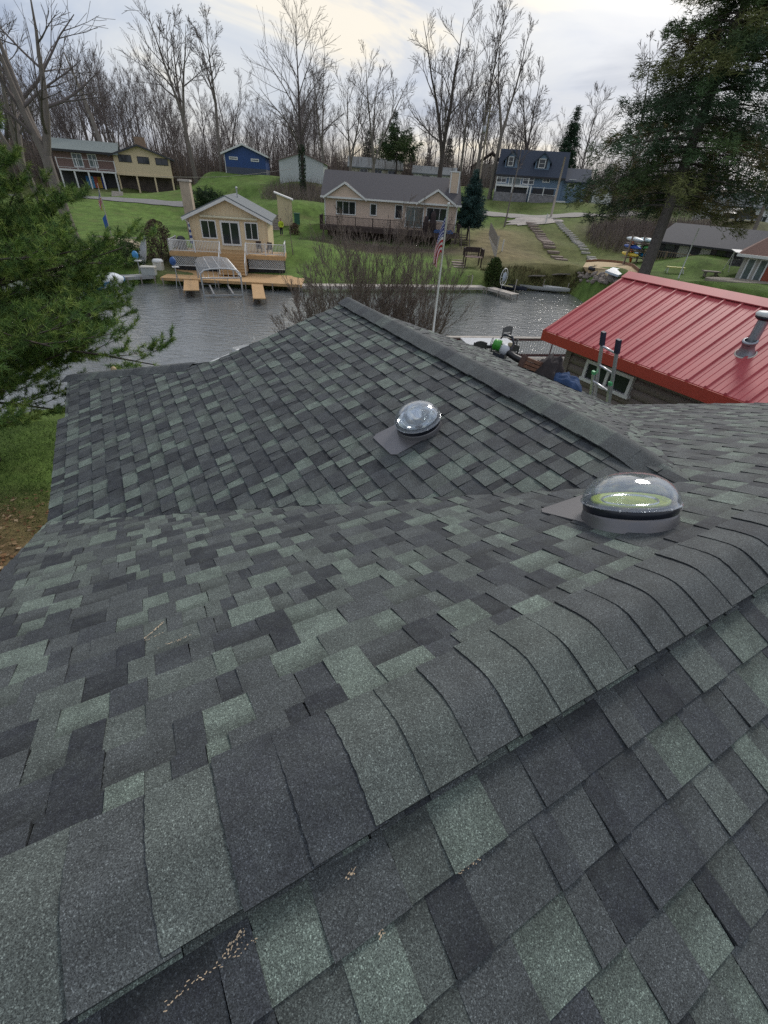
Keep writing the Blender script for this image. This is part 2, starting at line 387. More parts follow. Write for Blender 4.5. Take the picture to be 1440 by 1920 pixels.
# tan scuffs where the granules were scraped off
scf = mat('bare_scuff', (.55, .42, .28), rough=.9, var=.3, scale=60)
mb = MB()
def scuff(px, py, ang, L, n, plane, wd=.0012):
    d = ray(px, py); h = Vector((d.dot(HU), d.dot(HV), d.z))
    a0, mu, mv = plane; t = a0 / (h.z - mu * h.x - mv * h.y); c = h * t
    n = int(n * 2.2)
    for i in range(n):
        if random.random() < .35 + .3 * sin(i * .5): continue
        f = (i / n - .5) * L; j = random.gauss(0, .0035)
        x = c.x + cos(ang) * f - sin(ang) * j; y = c.y + sin(ang) * f + cos(ang) * j
        l = random.uniform(.0008, .0036); ww = wd * random.uniform(.5, 1.4); an = ang + random.uniform(-.6, .6)
        pts = []
        for k in range(6):
            a = 2 * pi * k / 6; qx = x + cos(an) * cos(a) * l - sin(an) * sin(a) * ww; qy = y + sin(an) * cos(a) * l + cos(an) * sin(a) * ww
            pts.append((qx, qy, zz(a0 + mu * qx + mv * qy) + .0105))
        mb.add(pts, [(0, 1, 2, 3, 4, 5)])
PL1 = (-1.165 - M1s * .28, 0, M1s); PL2 = (-1.15 + M2 * .57, 0, -M2)
scuff(400, 1820, .05, .17, 28, PL1, .0008); scuff(440, 1770, .3, .05, 16, PL1); scuff(880, 1620, .02, .07, 26, PL1); scuff(715, 1745, .9, .03, 12, PL1); scuff(660, 1640, .4, .03, 8, PL1)
scuff(290, 1185, .9, .12, 40, PL2, .0015); scuff(330, 1205, .1, .12, 14, PL2, .0015); scuff(270, 1205, .2, .15, 14, PL2, .0015)
tag(mb.build('scuff_marks', scf, house), kind='stuff')
# ---- tubular skylights
clear = bpy.data.materials.new('clear_acrylic'); clear.use_nodes = True
nt = clear.node_tree; N = nt.nodes; L = nt.links; N.remove(N['Principled BSDF'])
g_ = N.new('ShaderNodeBsdfGlossy'); g_.inputs['Roughness'].default_value = .05; tr_ = N.new('ShaderNodeBsdfTransparent'); tr_.inputs['Color'].default_value = (.93, .95, .97, 1)
lw_ = N.new('ShaderNodeLayerWeight'); lw_.inputs['Blend'].default_value = .5; pw_ = N.new('ShaderNodeMath'); pw_.operation = 'POWER'; pw_.inputs[1].default_value = 2.6; L.new(lw_.outputs['Facing'], pw_.inputs[0])
ma_ = N.new('ShaderNodeMath'); ma_.operation = 'MULTIPLY_ADD'; ma_.inputs[1].default_value = .7; ma_.inputs[2].default_value = .07; L.new(pw_.outputs[0], ma_.inputs[0])
df_ = N.new('ShaderNodeBsdfDiffuse'); df_.inputs['Color'].default_value = (.75, .8, .86, 1); hz_ = N.new('ShaderNodeMixShader'); hz_.inputs[0].default_value = .10; L.new(tr_.outputs[0], hz_.inputs[1]); L.new(df_.outputs[0], hz_.inputs[2])
ms_ = N.new('ShaderNodeMixShader'); L.new(ma_.outputs[0], ms_.inputs[0]); L.new(hz_.outputs[0], ms_.inputs[1]); L.new(g_.outputs[0], ms_.inputs[2])
nz_ = N.new('ShaderNodeTexNoise'); nz_.inputs['Scale'].default_value = 11; nz_.inputs['Detail'].default_value = 3; tcc = N.new('ShaderNodeTexCoord'); L.new(tcc.outputs['Object'], nz_.inputs['Vector'])
bpp = N.new('ShaderNodeBump'); bpp.inputs['Strength'].default_value = .12; bpp.inputs['Distance'].default_value = .02; L.new(nz_.outputs['Fac'], bpp.inputs['Height']); L.new(bpp.outputs[0], g_.inputs['Normal'])
L.new(ms_.outputs[0], N['Material Output'].inputs['Surface'])
flash = mat('flashing_metal', (.17, .165, .17), rough=.38, var=.08, scale=5, metal=.5)
ringm = mat('black_ring', (.012, .014, .022), rough=.3, var=.1)
mirror = mat('tube_mirror', (.75, .78, .78), rough=.12, var=.3, scale=6, metal=1)
yel = mat('yellow_green_diffuser', (.42, .50, .04), rough=.35, var=.25, scale=6)
stk = mat('paper_sticker', (.8, .8, .82), rough=.6, var=.05); stkr = mat('red_sticker', (.6, .05, .05), rough=.6, var=.05); pfl = mat('printed_film', (.62, .66, .7), rough=.3, var=.2, scale=20)
def skylight(u, v, z, mu, mv, yaw, R, yellow, label, ff):
    """u,v: centre; mu,mv: slopes dz/du, dz/dv."""
    nx = Vector((-mu, -mv, 1)).normalized()
    base = MB(); dn = Vector((-mu, -mv, 0)).normalized()      # downhill direction
    dn3 = Vector((dn.x, dn.y, mu * dn.x + mv * dn.y)).normalized(); ac = nx.cross(dn3)
    c = Vector((u, v, zz(z)))
    q = []
    for (a, b) in ((-R * .3, -R * .95), (R * (ff - .25), -R * 1.05), (R * ff, -R * .9), (R * ff, R * .8), (R * (ff - .2), R * 1.0), (-R * .3, R * .95)):
        q.append(c + dn3 * a + ac * b + nx * .011)
    base.prism([p - nx * .006 for p in q], nx * .0075)
    base.smooth = True
    tilt = (nx + Vector((.085, .03, 0))).normalized() if yellow else nx
    o = c - nx * .010
    base.lathe([(R * 1.10, -.02), (R * 1.07, .0), (R * 1.045, .02), (R * 1.02, .045), (R * 1.0, .058), (R * .97, .06)], o, 48, tilt)
    fl = base.build('skylight', flash, house); tag(fl, label)
    g = MB(); g.smooth = True
    g.lathe([(R * 1.0, .056), (R * 1.015, .06), (R * 1.015, .108), (R * .99, .111), (R * .93, .111), (R * .93, .07)], o, 48, tilt); g.build('ring', ringm, fl)
    s = MB(); s.smooth = True
    sc = []
    for k in range(10):
        a = pi / 2 * k / 9; sc.append((R * 1.04 * cos(a) ** .88 if k < 9 else .0005, .104 + R * .68 * sin(a)))
    s.lathe([(R * 1.075, .098), (R * 1.075, .101), (R * 1.045, .103)] + sc, o, 64, tilt)
    inner = []
    for k in range(10):
        a = pi / 2 * (9 - k) / 9; inner.append((max(.0005, R * 1.04 * cos(a) ** .88 - .003) if k else .0005, .104 + R * .68 * sin(a) - .003))
    s.lathe(inner + [(R * 1.06, .1), (R * 1.075, .098)], o, 64, tilt); s.build('dome', clear, fl)
    t = MB(); t.smooth = True
    if yellow:
        t.lathe([(R * .84, .10), (R * .84, .112), (R * .76, .114), (R * .70, .106), (R * .3, .098), (.001, .096)], o, 48, tilt); t.build('diffuser', yel, fl)
        t2 = MB(); t2.smooth = True; t2.lathe([(R * .62, .104), (R * .60, .112), (R * .57, .104)], o, 48, tilt); t2.build('reflector', mirror, fl)
    else:
        t.lathe([(R * .9, .112), (R * .78, .100), (R * .70, .03), (.001, .02)], o, 48, tilt); t.build('tube', mirror, fl)
        t2 = MB(); t2.smooth = True; R3 = Vector((0, 0, 1)).rotation_difference(tilt).to_matrix()
        pr = []
        for k in range(15):
            a = radians(20 + 140 * k / 14) - yaw
            pr.append([R * .74, a])
        vs = []
        for i in range(7):
            for rr, a in pr: vs.append(o + R3 @ Vector((rr * (1 - .1 * i) * cos(a), rr * (1 - .1 * i) * sin(a), .112 + R * .62 * sin(i / 6 * 1.2))))
        t2.add(vs, [(i * 15 + k, i * 15 + k + 1, i * 15 + 16 + k, i * 15 + 15 + k) for i in range(6) for k in range(14)])
        t2.build('reflector', mirror, fl)
    # small clips round the ring
    R3 = Vector((0, 0, 1)).rotation_difference(tilt).to_matrix()
    for k in range(6):
        a = k * pi / 3 + .4; p = o + R3 @ Vector((R * 1.045 * cos(a), R * 1.045 * sin(a), .098)); cl = MB(); cl.blob(p, .006, n=4, jit=0); cl.build('screw', trim, fl)
    if yellow:
        s_ = MB(); an = -A1 - radians(38); tt = [R3 @ Vector((R * 1.062 * cos(an + k * .055), R * 1.062 * sin(an + k * .055), 0)) for k in range(6)]
        s_.add([o + p + R3 @ Vector((0, 0, hh)) for hh in (.078, .105) for p in tt], [(k, k + 1, 7 + k, 6 + k) for k in range(5)]); q_ = s_.build('sticker', stk, fl)
        s_ = MB(); s_.add([o + p * 1.003 + R3 @ Vector((0, 0, hh)) for hh in (.094, .103) for p in tt[:4]], [(k, k + 1, 5 + k, 4 + k) for k in range(3)]); s_.build('sticker_band', stkr, q_)
    return fl
def on_plane(px, py, plane):
    d = ray(px, py); h = Vector((d.dot(HU), d.dot(HV), d.z)); a0, mu, mv = plane; t = a0 / (h.z - mu * h.x - mv * h.y); return h * t
PL3 = (-2.62 + 1.082 * M3, M3, 0); PL4 = (ZR + UR * M4, -M4, 0)
k1 = on_plane(1178, 972, PL2); skylight(k1.x, k1.y, k1.z, 0, -M2, 0, .212, True, 'large clear-domed skylight with a yellow-green inner ring and a paper sticker', 1.95)
k2 = on_plane(786, 802, PL3); skylight(k2.x, k2.y, k2.z, M3, 0, 0, .182, False, 'smaller clear-domed skylight with a silver reflector, on the gable wing', 2.0)
# ================================================================== TERRAIN, WATER, ROADS
CTRL = []
def cp(x, y, D=None, z=None):
    if D is not None: p = P(x, y, D); CTRL.append((p.x, p.y, p.z))
    else: CTRL.append((x, y, z))
for a in [(300, 440, 62), (250, 365, 112), (60, 372, 112), (230, 352, 115), (150, 352, 115), (320, 364, 114), (460, 327, 112), (420, 322, 114), (500, 329, 110), (560, 338, 102), (560, 450, 58),
          (700, 480, 56), (780, 530, 47.5), (640, 530, 46), (870, 500, 55), (560, 375, 82), (500, 345, 100), (980, 378, 103), (930, 376, 103), (1045, 380, 103), (980, 402, 92), (1120, 402, 95), (1100, 380, 104),
          (1030, 455, 74), (1050, 490, 66), (960, 470, 66), (930, 430, 80), (1140, 508, 60), (1200, 492, 60), (1280, 525, 50), (1400, 530, 46), (1330, 478, 58), (1180, 430, 80), (1385, 412, 85), (60, 330, 130), (350, 420, 80), (420, 380, 95), (600, 420, 74), (340, 470, 54),
          (1250, 480, 60), (1430, 440, 75), (900, 450, 66)]: cp(*a)
for x, y, z in [(0, 0, 2.9), (8, 0, 2.9), (-6, 4, 2.9), (-8, -4, 2.9), (0, -10, 3), (10, 8, 2.8), (4, 14, 2.4), (-5, 11.5, 1.9), (-9, 9, 2.1), (-14, 9, 1.2), (-20, 5, 2.2), (6, 20, 1.5), (12, 18, 1.6), (20, 5, 2.8), (0, 18, 1.2), (-30, 0, 2.6), (30, -10, 3), (-40, -30, 3.5), (40, -30, 3.5),
                (-17, 49.5, .7), (-13, 49, .7), (-20, 46, .5), (-12, 45, .5), (-16, 45, .5), (-26, 45, 1.2), (-40, 45, 1.4), (-60, 50, 2), (-17.5, 56, 2.0), (-13, 56, 2.0),
                (-100, 120, 6), (-60, 135, 9), (-20, 135, 9.5), (20, 135, 10), (60, 130, 11), (100, 110, 12), (120, 60, 10), (0, 110, 8.6), (-10, 118, 9), (14, 118, 9), (60, 60, 7), (50, 30, 5), (40, 45, 5.2), (-120, 60, 4), (-200, 300, 16), (0, 300, 15), (200, 300, 18), (400, 0, 16), (-400, 0, 12), (0, 800, 30), (0, -400, 6),
                (2, 62, 2.1), (-6, 63, 2.3), (8, 66, 2.9), (2, 74, 4.6), (-8, 74, 4.8)]: cp(x, y, None, z)
CT = np.array(CTRL)
WATER = [(-90, 39.5), (-31, 40.3), (-18, 41.5), (-12, 42.2), (-9.8, 43.2), (0, 46.6), (8, 49.2), (10, 50.5), (13, 51.5), (17, 52.5), (18, 51.8), (18, 47), (19, 41), (23, 33), (36, 22), (70, 8), (70, -4), (30, 9), (18, 24), (13, 26), (8, 24.5), (0, 22.5), (-6, 17), (-12, 13.6), (-30, 11), (-90, 4)]
def sdist(X, Y):
    ins = np.zeros(X.shape, bool); dm = np.full(X.shape, 1e9); n = len(WATER)
    for i in range(n):
        x1, y1 = WATER[i]; x2, y2 = WATER[(i + 1) % n]
        dx, dy = x2 - x1, y2 - y1; t = np.clip(((X - x1) * dx + (Y - y1) * dy) / (dx * dx + dy * dy), 0, 1)
        dm = np.minimum(dm, np.hypot(X - x1 - t * dx, Y - y1 - t * dy))
        if y1 != y2: ins ^= ((y1 > Y) != (y2 > Y)) & (X < (x2 - x1) * (Y - y1) / (y2 - y1) + x1)
    return np.where(ins, -dm, dm)
def land(X, Y):
    num = np.zeros(X.shape); den = np.zeros(X.shape)
    for x, y, z in CT:
        d2 = (X - x) ** 2 + (Y - y) ** 2 + 1.5; w = d2 ** -1.6; num += w * z; den += w
    return num / den
def terr(X, Y):
    s = sdist(X, Y); zl = land(X, Y)
    rise = np.clip((s + .3) / 2.2, 0, 1); rise = rise * rise * (3 - 2 * rise)
    zo = -.25 + (np.maximum(zl, .45) + .25) * rise
    zo = np.where(s > 0, zo, -.25 + .3 * np.clip(s + .3, 0, .3) - 1.2 * np.clip(-s / 3, 0, 1))
    return zo + (.04 * np.sin(X * 1.3 + 1.1 * np.sin(Y * .7)) * np.cos(Y * 1.1) + .05 * np.sin(X * .41 + Y * .53)) * (s > 1)
def axis(lo, hi, step, far):
    c = list(np.arange(lo, hi + .01, step)); a = c[:]; d = step; v = hi
    while v < far: d *= 1.25; v += d; a.append(v)
    d = step; v = lo; b = []
    while v > -far: d *= 1.25; v -= d; b.append(v)
    return np.array(b[::-1] + a)
GXS = axis(-90, 85, 1.0, 1500); GYS = axis(-12, 140, 1.0, 1500)
GXX, GYY = np.meshgrid(GXS, GYS); GZZ = terr(GXX, GYY)
def ground(x, y):
    i = int(np.clip(np.searchsorted(GXS, x) - 1, 0, len(GXS) - 2)); j = int(np.clip(np.searchsorted(GYS, y) - 1, 0, len(GYS) - 2))
    fx = (x - GXS[i]) / (GXS[i + 1] - GXS[i]); fy = (y - GYS[j]) / (GYS[j + 1] - GYS[j])
    return float(GZZ[j, i] * (1 - fx) * (1 - fy) + GZZ[j, i + 1] * fx * (1 - fy) + GZZ[j + 1, i] * (1 - fx) * fy + GZZ[j + 1, i + 1] * fx * fy)
def G(x, y, dz=0): return Vector((x, y, ground(x, y) + dz))
def hit(px, py):                     # sight line to terrain
    d = ray(px, py); t = 5.0
    while t < 600:
        p = CAM + d * t
        if p.z < ground(p.x, p.y): return p
        t *= 1.004
    return CAM + d * t
def blobmask(X, Y, cx, cy, rx, ry, rot=0, soft=.35):
    dx, dy = X - cx, Y - cy; a = dx * cos(rot) + dy * sin(rot); b = -dx * sin(rot) + dy * cos(rot)
    return np.clip((1.0 + soft - np.hypot(a / rx, b / ry)) / (2 * soft), 0, 1)[..., None]
gcol = np.zeros(GXX.shape + (3,)) + np.array((.100, .160, .036))
def paint(m, c):
    global gcol
    gcol = gcol * (1 - m) + np.array(c) * m
far = np.clip((GYY - 112) / 8, 0, 1)[..., None]; paint(far, (.085, .062, .045))
paint(blobmask(GXX, GYY, 14, 66, 7, 15, -.15), (.200, .165, .085))       # dry slope beside the pink house
paint(blobmask(GXX, GYY, 24, 70, 8, 16, -.1) * .8, (.115, .125, .045))
paint(blobmask(GXX, GYY, 16, 54.5, 6, 3, 0) * .75, (.14, .13, .055))
paint(blobmask(GXX, GYY, 24, 98, 16, 7, 0) * .7, (.105, .120, .040))
paint(blobmask(GXX, GYY, 36, 72, 9, 12, .3), (.095, .072, .050))         # brush bank on the right
paint(blobmask(GXX, GYY, 55, 70, 16, 30, .3) * .7, (.10, .09, .05))
paint(blobmask(GXX, GYY, -70, 95, 22, 22, 0) * .6, (.11, .095, .05))
paint(blobmask(GXX, GYY, -8.2, 3.2, 4.2, 3.6, .3, .25), (.150, .105, .055))  # leaf-strewn ground at the near left
paint(blobmask(GXX, GYY, 0, 60, 9, 2.2, .05), (.12, .095, .065))          # mulch below the deck
paint(blobmask(GXX, GYY, -14, 92, 8, 5, 0) * .8, (.115, .08, .055))
paint(blobmask(GXX, GYY, -21, 46, 3, 4, 0) * .7, (.12, .095, .06))
def ground_mat():
    m = bpy.data.materials.new('lawn'); m.use_nodes = True; nt = m.node_tree; N = nt.nodes; L = nt.links; b = N['Principled BSDF']
    b.inputs['Roughness'].default_value = .95; b.inputs['Specular IOR Level'].default_value = .15
    tc = N.new('ShaderNodeTexCoord'); at = N.new('ShaderNodeAttribute'); at.attribute_name = 'Col'
    vals = []
    for sc, de, lo, hi in ((.12, 3, .8, 1.2), (.9, 4, .68, 1.32), (14, 6, .5, 1.5)):
        n = N.new('ShaderNodeTexNoise'); n.inputs['Scale'].default_value = sc; n.inputs['Detail'].default_value = de; n.inputs['Roughness'].default_value = .7; L.new(tc.outputs['Object'], n.inputs['Vector'])
        r = N.new('ShaderNodeMapRange'); r.inputs['From Min'].default_value = .3; r.inputs['From Max'].default_value = .7; r.inputs['To Min'].default_value = lo; r.inputs['To Max'].default_value = hi
        L.new(n.outputs['Fac'], r.inputs['Value']); vals.append((n, r))
    a = N.new('ShaderNodeMath'); a.operation = 'MULTIPLY'; L.new(vals[0][1].outputs[0], a.inputs[0]); L.new(vals[1][1].outputs[0], a.inputs[1])
    a2 = N.new('ShaderNodeMath'); a2.operation = 'MULTIPLY'; L.new(a.outputs[0], a2.inputs[0]); L.new(vals[2][1].outputs[0], a2.inputs[1])
    s = N.new('ShaderNodeVectorMath'); s.operation = 'SCALE'; L.new(at.outputs['Color'], s.inputs[0]); L.new(a2.outputs[0], s.inputs['Scale'])
    # straw-coloured patches
    mx = N.new('ShaderNodeMix'); mx.data_type = 'RGBA'; mx.inputs[7].default_value = (.15, .13, .06, 1); L.new(s.outputs[0], mx.inputs[6])
    n3 = N.new('ShaderNodeTexNoise'); n3.inputs['Scale'].default_value = .5; n3.inputs['Detail'].default_value = 6; L.new(tc.outputs['Object'], n3.inputs['Vector'])
    r3 = N.new('ShaderNodeMapRange'); L.new(n3.outputs['Fac'], r3.inputs['Value']); r3.inputs['From Min'].default_value = .5; r3.inputs['From Max'].default_value = .75; r3.inputs['To Min'].default_value = 0; r3.inputs['To Max'].default_value = .38
    L.new(r3.outputs[0], mx.inputs[0]); L.new(mx.outputs[2], b.inputs['Base Color'])
    bp = N.new('ShaderNodeBump'); bp.inputs['Strength'].default_value = .6; bp.inputs['Distance'].default_value = .05; L.new(vals[2][0].outputs['Fac'], bp.inputs['Height']); L.new(bp.outputs[0], b.inputs['Normal'])
    return m
lawn = ground_mat()
ny, nx = GXX.shape
me = bpy.data.meshes.new('ground'); vs = np.stack([GXX, GYY, GZZ], -1).reshape(-1, 3)
idx = np.arange(ny * nx).reshape(ny, nx); fs = np.stack([idx[:-1, :-1], idx[:-1, 1:], idx[1:, 1:], idx[1:, :-1]], -1).reshape(-1, 4)
me.from_pydata(vs.tolist(), [], fs.tolist()); me.materials.append(lawn)
ca = me.color_attributes.new('Col', 'FLOAT_COLOR', 'POINT'); ca.data.foreach_set('color', np.concatenate([gcol.reshape(-1, 3), np.ones((ny * nx, 1))], 1).astype(np.float32).ravel())
me.polygons.foreach_set('use_smooth', np.ones(len(me.polygons), bool)); me.update()
tag(bpy.data.objects.new('ground', me), kind='structure'); COL.objects.link(bpy.data.objects['ground'])
def water_mat():
    m = bpy.data.materials.new('canal_water'); m.use_nodes = True; nt = m.node_tree; N = nt.nodes; L = nt.links; b = N['Principled BSDF']
    b.inputs['Base Color'].default_value = (.13, .14, .14, 1); b.inputs['Roughness'].default_value = .09; b.inputs['IOR'].default_value = 1.45; b.inputs['Specular IOR Level'].default_value = .8
    tc = N.new('ShaderNodeTexCoord'); prev = None
    for sc, st, rot, stn, dist in ((1.1, (1, 2.6, 1), .5, .42, .10), (4.5, (1, 2.2, 1), -.25, .32, .03), (.25, (1, 1, 1), 0, .3, .12)):
        mp = N.new('ShaderNodeMapping'); mp.inputs['Scale'].default_value = st; mp.inputs['Rotation'].default_value = (0, 0, rot); L.new(tc.outputs['Object'], mp.inputs['Vector'])
        n = N.new('ShaderNodeTexNoise'); n.inputs['Scale'].default_value = sc; n.inputs['Detail'].default_value = 4; n.inputs['Distortion'].default_value = .6; L.new(mp.outputs[0], n.inputs['Vector'])
        bp = N.new('ShaderNodeBump'); bp.inputs['Strength'].default_value = stn; bp.inputs['Distance'].default_value = dist; L.new(n.outputs['Fac'], bp.inputs['Height'])
        if prev: L.new(prev.outputs[0], bp.inputs['Normal'])
        prev = bp
    L.new(prev.outputs[0], b.inputs['Normal']); return m
mb = MB(); mb.add([(-200, -20, 0), (120, -20, 0), (120, 70, 0), (-200, 70, 0)], [(0, 1, 2, 3)])
tag(mb.build('water', water_mat()), kind='structure')
asph = mat('road_asphalt', (.20, .195, .19), rough=.9, var=.15, scale=2)
def strip(name, pts, wdt, m, dz=.05, kind='structure', step=.8):
    mb = MB(); pts = [Vector((p[0], p[1], 0)) for p in pts]; q = []
    for i in range(len(pts) - 1):
        n = max(1, int((pts[i + 1] - pts[i]).length / step))
        q += [pts[i].lerp(pts[i + 1], k / n) for k in range(n)]
    q.append(pts[-1]); rows = []
    for i, p in enumerate(q):
        d = (q[min(i + 1, len(q) - 1)] - q[max(0, i - 1)]).normalized(); s = Vector((-d.y, d.x, 0))
        w = wdt if isinstance(wdt, (int, float)) else wdt[0] + (wdt[1] - wdt[0]) * i / len(q)
        w *= 1 + .06 * sin(i * 1.7)
        rows.append([G(*(p + s * w * t).xy, dz) for t in (-.5, -.17, .17, .5)])
    vs = [v for r in rows for v in r]; mb.smooth = True
    mb.add(vs, [(i * 4 + k, i * 4 + k + 1, i * 4 + k + 5, i * 4 + k + 4) for i in range(len(rows) - 1) for k in range(3)])
    o = mb.build(name, m); return tag(o, kind=kind)
pr = [hit(*p) for p in [(20, 366), (100, 368), (160, 371), (250, 377), (352, 384)]]
strip('path', [(p.x, p.y) for p in pr], 2.6, asph, .08)
pr = [hit(*p) for p in [(890, 398), (960, 404), (1040, 406), (1130, 404), (1200, 400)]]
strip('road', [(p.x, p.y) for p in pr], 3.2, mat('pale_gravel', (.30, .28, .25), rough=.95, var=.15, scale=3), .09)
sand = mat('beach_sand', (.50, .38, .22), rough=.95, var=.12, scale=2.5, bump=.3)
# ================================================================== BUILDINGS ACROSS THE WATER
wht = mat('white_paint', (.66, .66, .64), rough=.5, var=.07, scale=2)
gls = glass_mat('dark_glass'); gl2 = glass_mat('curtained_glass', (.11, .14, .14), .12)
cream = mat('cream_board', (.66, .53, .34), rough=.7, var=.08, scale=.8, stretch=(5, 5, .3))
pink = mat('peach_siding', (.60, .46, .36), rough=.6, var=.07, scale=1.2, stretch=(.3, .3, 8))
roofd = mat('dark_shingle', (.058, .058, .066), rough=.85, var=.25, scale=6)
roofg = mat('grey_shingle', (.15, .165, .17), rough=.85, var=.2, scale=5)
brick = mat('brown_brick', (.20, .13, .11), rough=.85, var=.3, scale=7)
bluep = mat('blue_paint', (.018, .06, .20), rough=.5, var=.15, scale=1.5)
blues = mat('blue_grey_siding', (.125, .19, .27), rough=.6, var=.08, scale=1, stretch=(.3, .3, 7))
slate = mat('navy_shingle', (.032, .044, .068), rough=.85, var=.2, scale=5)
stone = mat('grey_stone', (.21, .20, .21), rough=.9, var=.4, scale=2.2, bump=.4)
tanw = mat('tan_board', (.56, .47, .30), rough=.7, var=.08, scale=1, stretch=(5, 5, .3))
blk = mat('black_trim', (.02, .02, .024), rough=.5, var=.2)
deckw = mat('honey_deck', (.46, .29, .135), rough=.7, var=.15, scale=3, stretch=(1, 1, 1))
dbrown = mat('dark_brown_wood', (.045, .028, .024), rough=.75, var=.25, scale=3)
greyw = mat('weathered_wood', (.27, .235, .20), rough=.85, var=.2, scale=3)
palew = mat('pale_dock_board', (.42, .38, .33), rough=.85, var=.18, scale=2.5)
galv = mat('grey_metal', (.42, .43, .44), rough=.4, var=.1, metal=.6)
def rect_window(F, par, x0, y0, x1, y1, k=0, fm=wht, gm=gls, nv=1, nh=0, ft=.1, name='window', mt=.06):
    a = F.rect(x0, y0, x1, y1, k); return window(par, a[0], a[1], a[2], a[3], k, fm, gm, nv, nh, ft, name, mt)
# ---- yellow cottage
F = Fr((362, 457), 52, (505, 467), 51)
T = F.thing('yellow_cottage', 'small cream-yellow cottage with white railed deck at the water', 'house')
W = F.W; gz = ground(F.o.x, F.o.y) - F.o.z
m = MB(); m.prism([(0, 0, gz), (W, 0, gz), (W, 0, 2.35), (W / 2, 0, 3.75), (0, 0, 2.35)], (0, 8, 0)); m.build('wall', cream, T)
m = MB()
for i in range(18): x = .2 + i * (W - .4) / 17; m.box(x - .012, x + .012, -.02, 0, 0, 2.3 + 1.35 * (1 - abs(x - W / 2) / (W / 2)))
m.box(0, .09, -.03, 0, 0, 2.3); m.box(W - .09, W, -.03, 0, 0, 2.3); m.build('battens', cream, T)
m = MB(); gable_y(m, -.5, W + .5, -.45, 8.3, 2.22, 3.98, .1); m.build('roof', roofg, T)
m = MB(); gable_y(m, -.52, W + .52, -.5, -.44, 2.12, 3.88, .26); m.box(-.6, -.48, -.4, 8.3, 2.0, 2.13); m.tube([(-.5, -.3, 2.05), (-.1, -.1, 1.75), (-.05, -.08, .1)], .05, 6)
m.build('fascia', wht, T)
rect_window(F, T, 374, 411, 409, 448); rect_window(F, T, 457, 416, 486, 451)
a = F.rect(411, 413, 454, 463); window(T, a[0], a[1], .0, a[3], 0, wht, gls, 1, 0, .16, 'sliding_door', .09)
a = F.rect(374, 400, 482, 412, -.1); m = MB(); m.smooth = True; m.tube([(a[0], -.16, 2.28), (a[1], -.16, 2.22)], .11, 10); m.build('awning_roll', mat('cream_canvas', (.62, .58, .42), rough=.8, var=.1), T)
m = MB(); c = F.at(358, 388, 2.6); m.box(-.75, .12, 2.2, 3.2, 0, 4.75); m.build('chimney', mat('pale_masonry', (.42, .34, .25), rough=.9, var=.2, scale=3), T)
ch = MB(); ch.box(-.85, .2, 2.1, 3.3, 4.75, 4.9); ch.build('chimney_cap', palew, T)
m = MB(); m.tube([(W / 2 + .6, 4, 3.7), (W / 2 + .6, 4, 4.5)], .06, 6); m.blob((W / 2 + .6, 4, 4.5), .12, n=5, jit=0); m.build('vent_pipe', galv, T)
DX0, DX1, DY = -1.55, W + 1.6, -3.0
m = MB(); 
for i in range(20): m.box(DX0, DX1, DY + i * .15 + .006, DY + (i + 1) * .15 - .006, -.42, -.36)
m.box(DX0, DX1, DY - .04, DY, -.68, -.36); m.box(DX0 - .03, DX0, DY, 0, -.68, -.36); m.box(DX1, DX1 + .03, DY, 0, -.68, -.36)
m.build('deck', deckw, T)
c0, c1_ = F.at(414, 472, DY)[0], F.at(462, 476, DY)[0]
m = MB(); rail(m, (DX0 + .05, DY + .05, -.36), (c0 - .05, DY + .05, -.36), .92, .13); rail(m, (DX0 + .05, DY + .05, -.36), (DX0 + .05, 0, -.36), .92, .13); m.build('railing', wht, T)
m = MB(); rail(m, (c1_ + .05, DY + .05, -.36), (DX1 - .05, DY + .05, -.36), .92, .13); rail(m, (DX1 - .05, DY + .05, -.36), (DX1 - .05, 0, -.36), .92, .13); m.build('railing', wht, T)
m = MB(); zb = .75 - F.o.z; n = 7
for i in range(n): z = -.36 - (i + 1) * (-.36 - zb) / (n + .0); y = DY - (i + 1) * .3; m.box(c0, c1_, y, y + .34, z, z + .05); m.box(c0 + .02, c1_ - .02, y + .3, y + .32, z, z + .24)
m.box(c0 - .0, c1_, 0 - 3, -2.98, zb, -.6); m.build('stairs', deckw, T)
m = MB()
for x in (c0, c1_): m = MB(); m.bar((x, DY, .55), (x, DY - 2.1, zb + .95), .07); m.bar((x, DY - 2.1, zb), (x, DY - 2.1, zb + 1.0), .09); m.bar((x, DY - 1.05, zb - .1), (x, DY - 1.05, .15), .05); m.build('stair_rail', wht, T)
for nm_, (x0, x1) in (('lattice', (DX0 + .1, c0 - .1)), ('lattice', (c1_ + .1, DX1 - .1))):
    m = MB(); h = .8; n = int((x1 - x0) / .17)
    for i in range(-4, n):
        xa = x0 + i * .17; lo = max(0, (x0 - xa) / h); hi_ = min(1, (x1 - xa) / h)
        if hi_ > lo:
            m.bar((xa + h * lo, DY + .06, -.68 - h + h * lo), (xa + h * hi_, DY + .06, -.68 - h + h * hi_), .03, .012, (0, 1, 0)); m.bar((xa + h * lo, DY + .08, -.68 - h * lo), (xa + h * hi_, DY + .08, -.68 - h * hi_), .03, .012, (0, 1, 0))
    m.box(x0, x1, DY + .04, DY + .07, -.72, -.66); m.box(x0, x1, DY + .04, DY + .07, -.68 - h, -.62 - h); m.build(nm_, wht, T)
m = MB(); m.box(DX0 + .1, DX1 - .1, DY + .5, -.3, zb - .4, -.45); m.build('foundation', blk, T)
YF = F
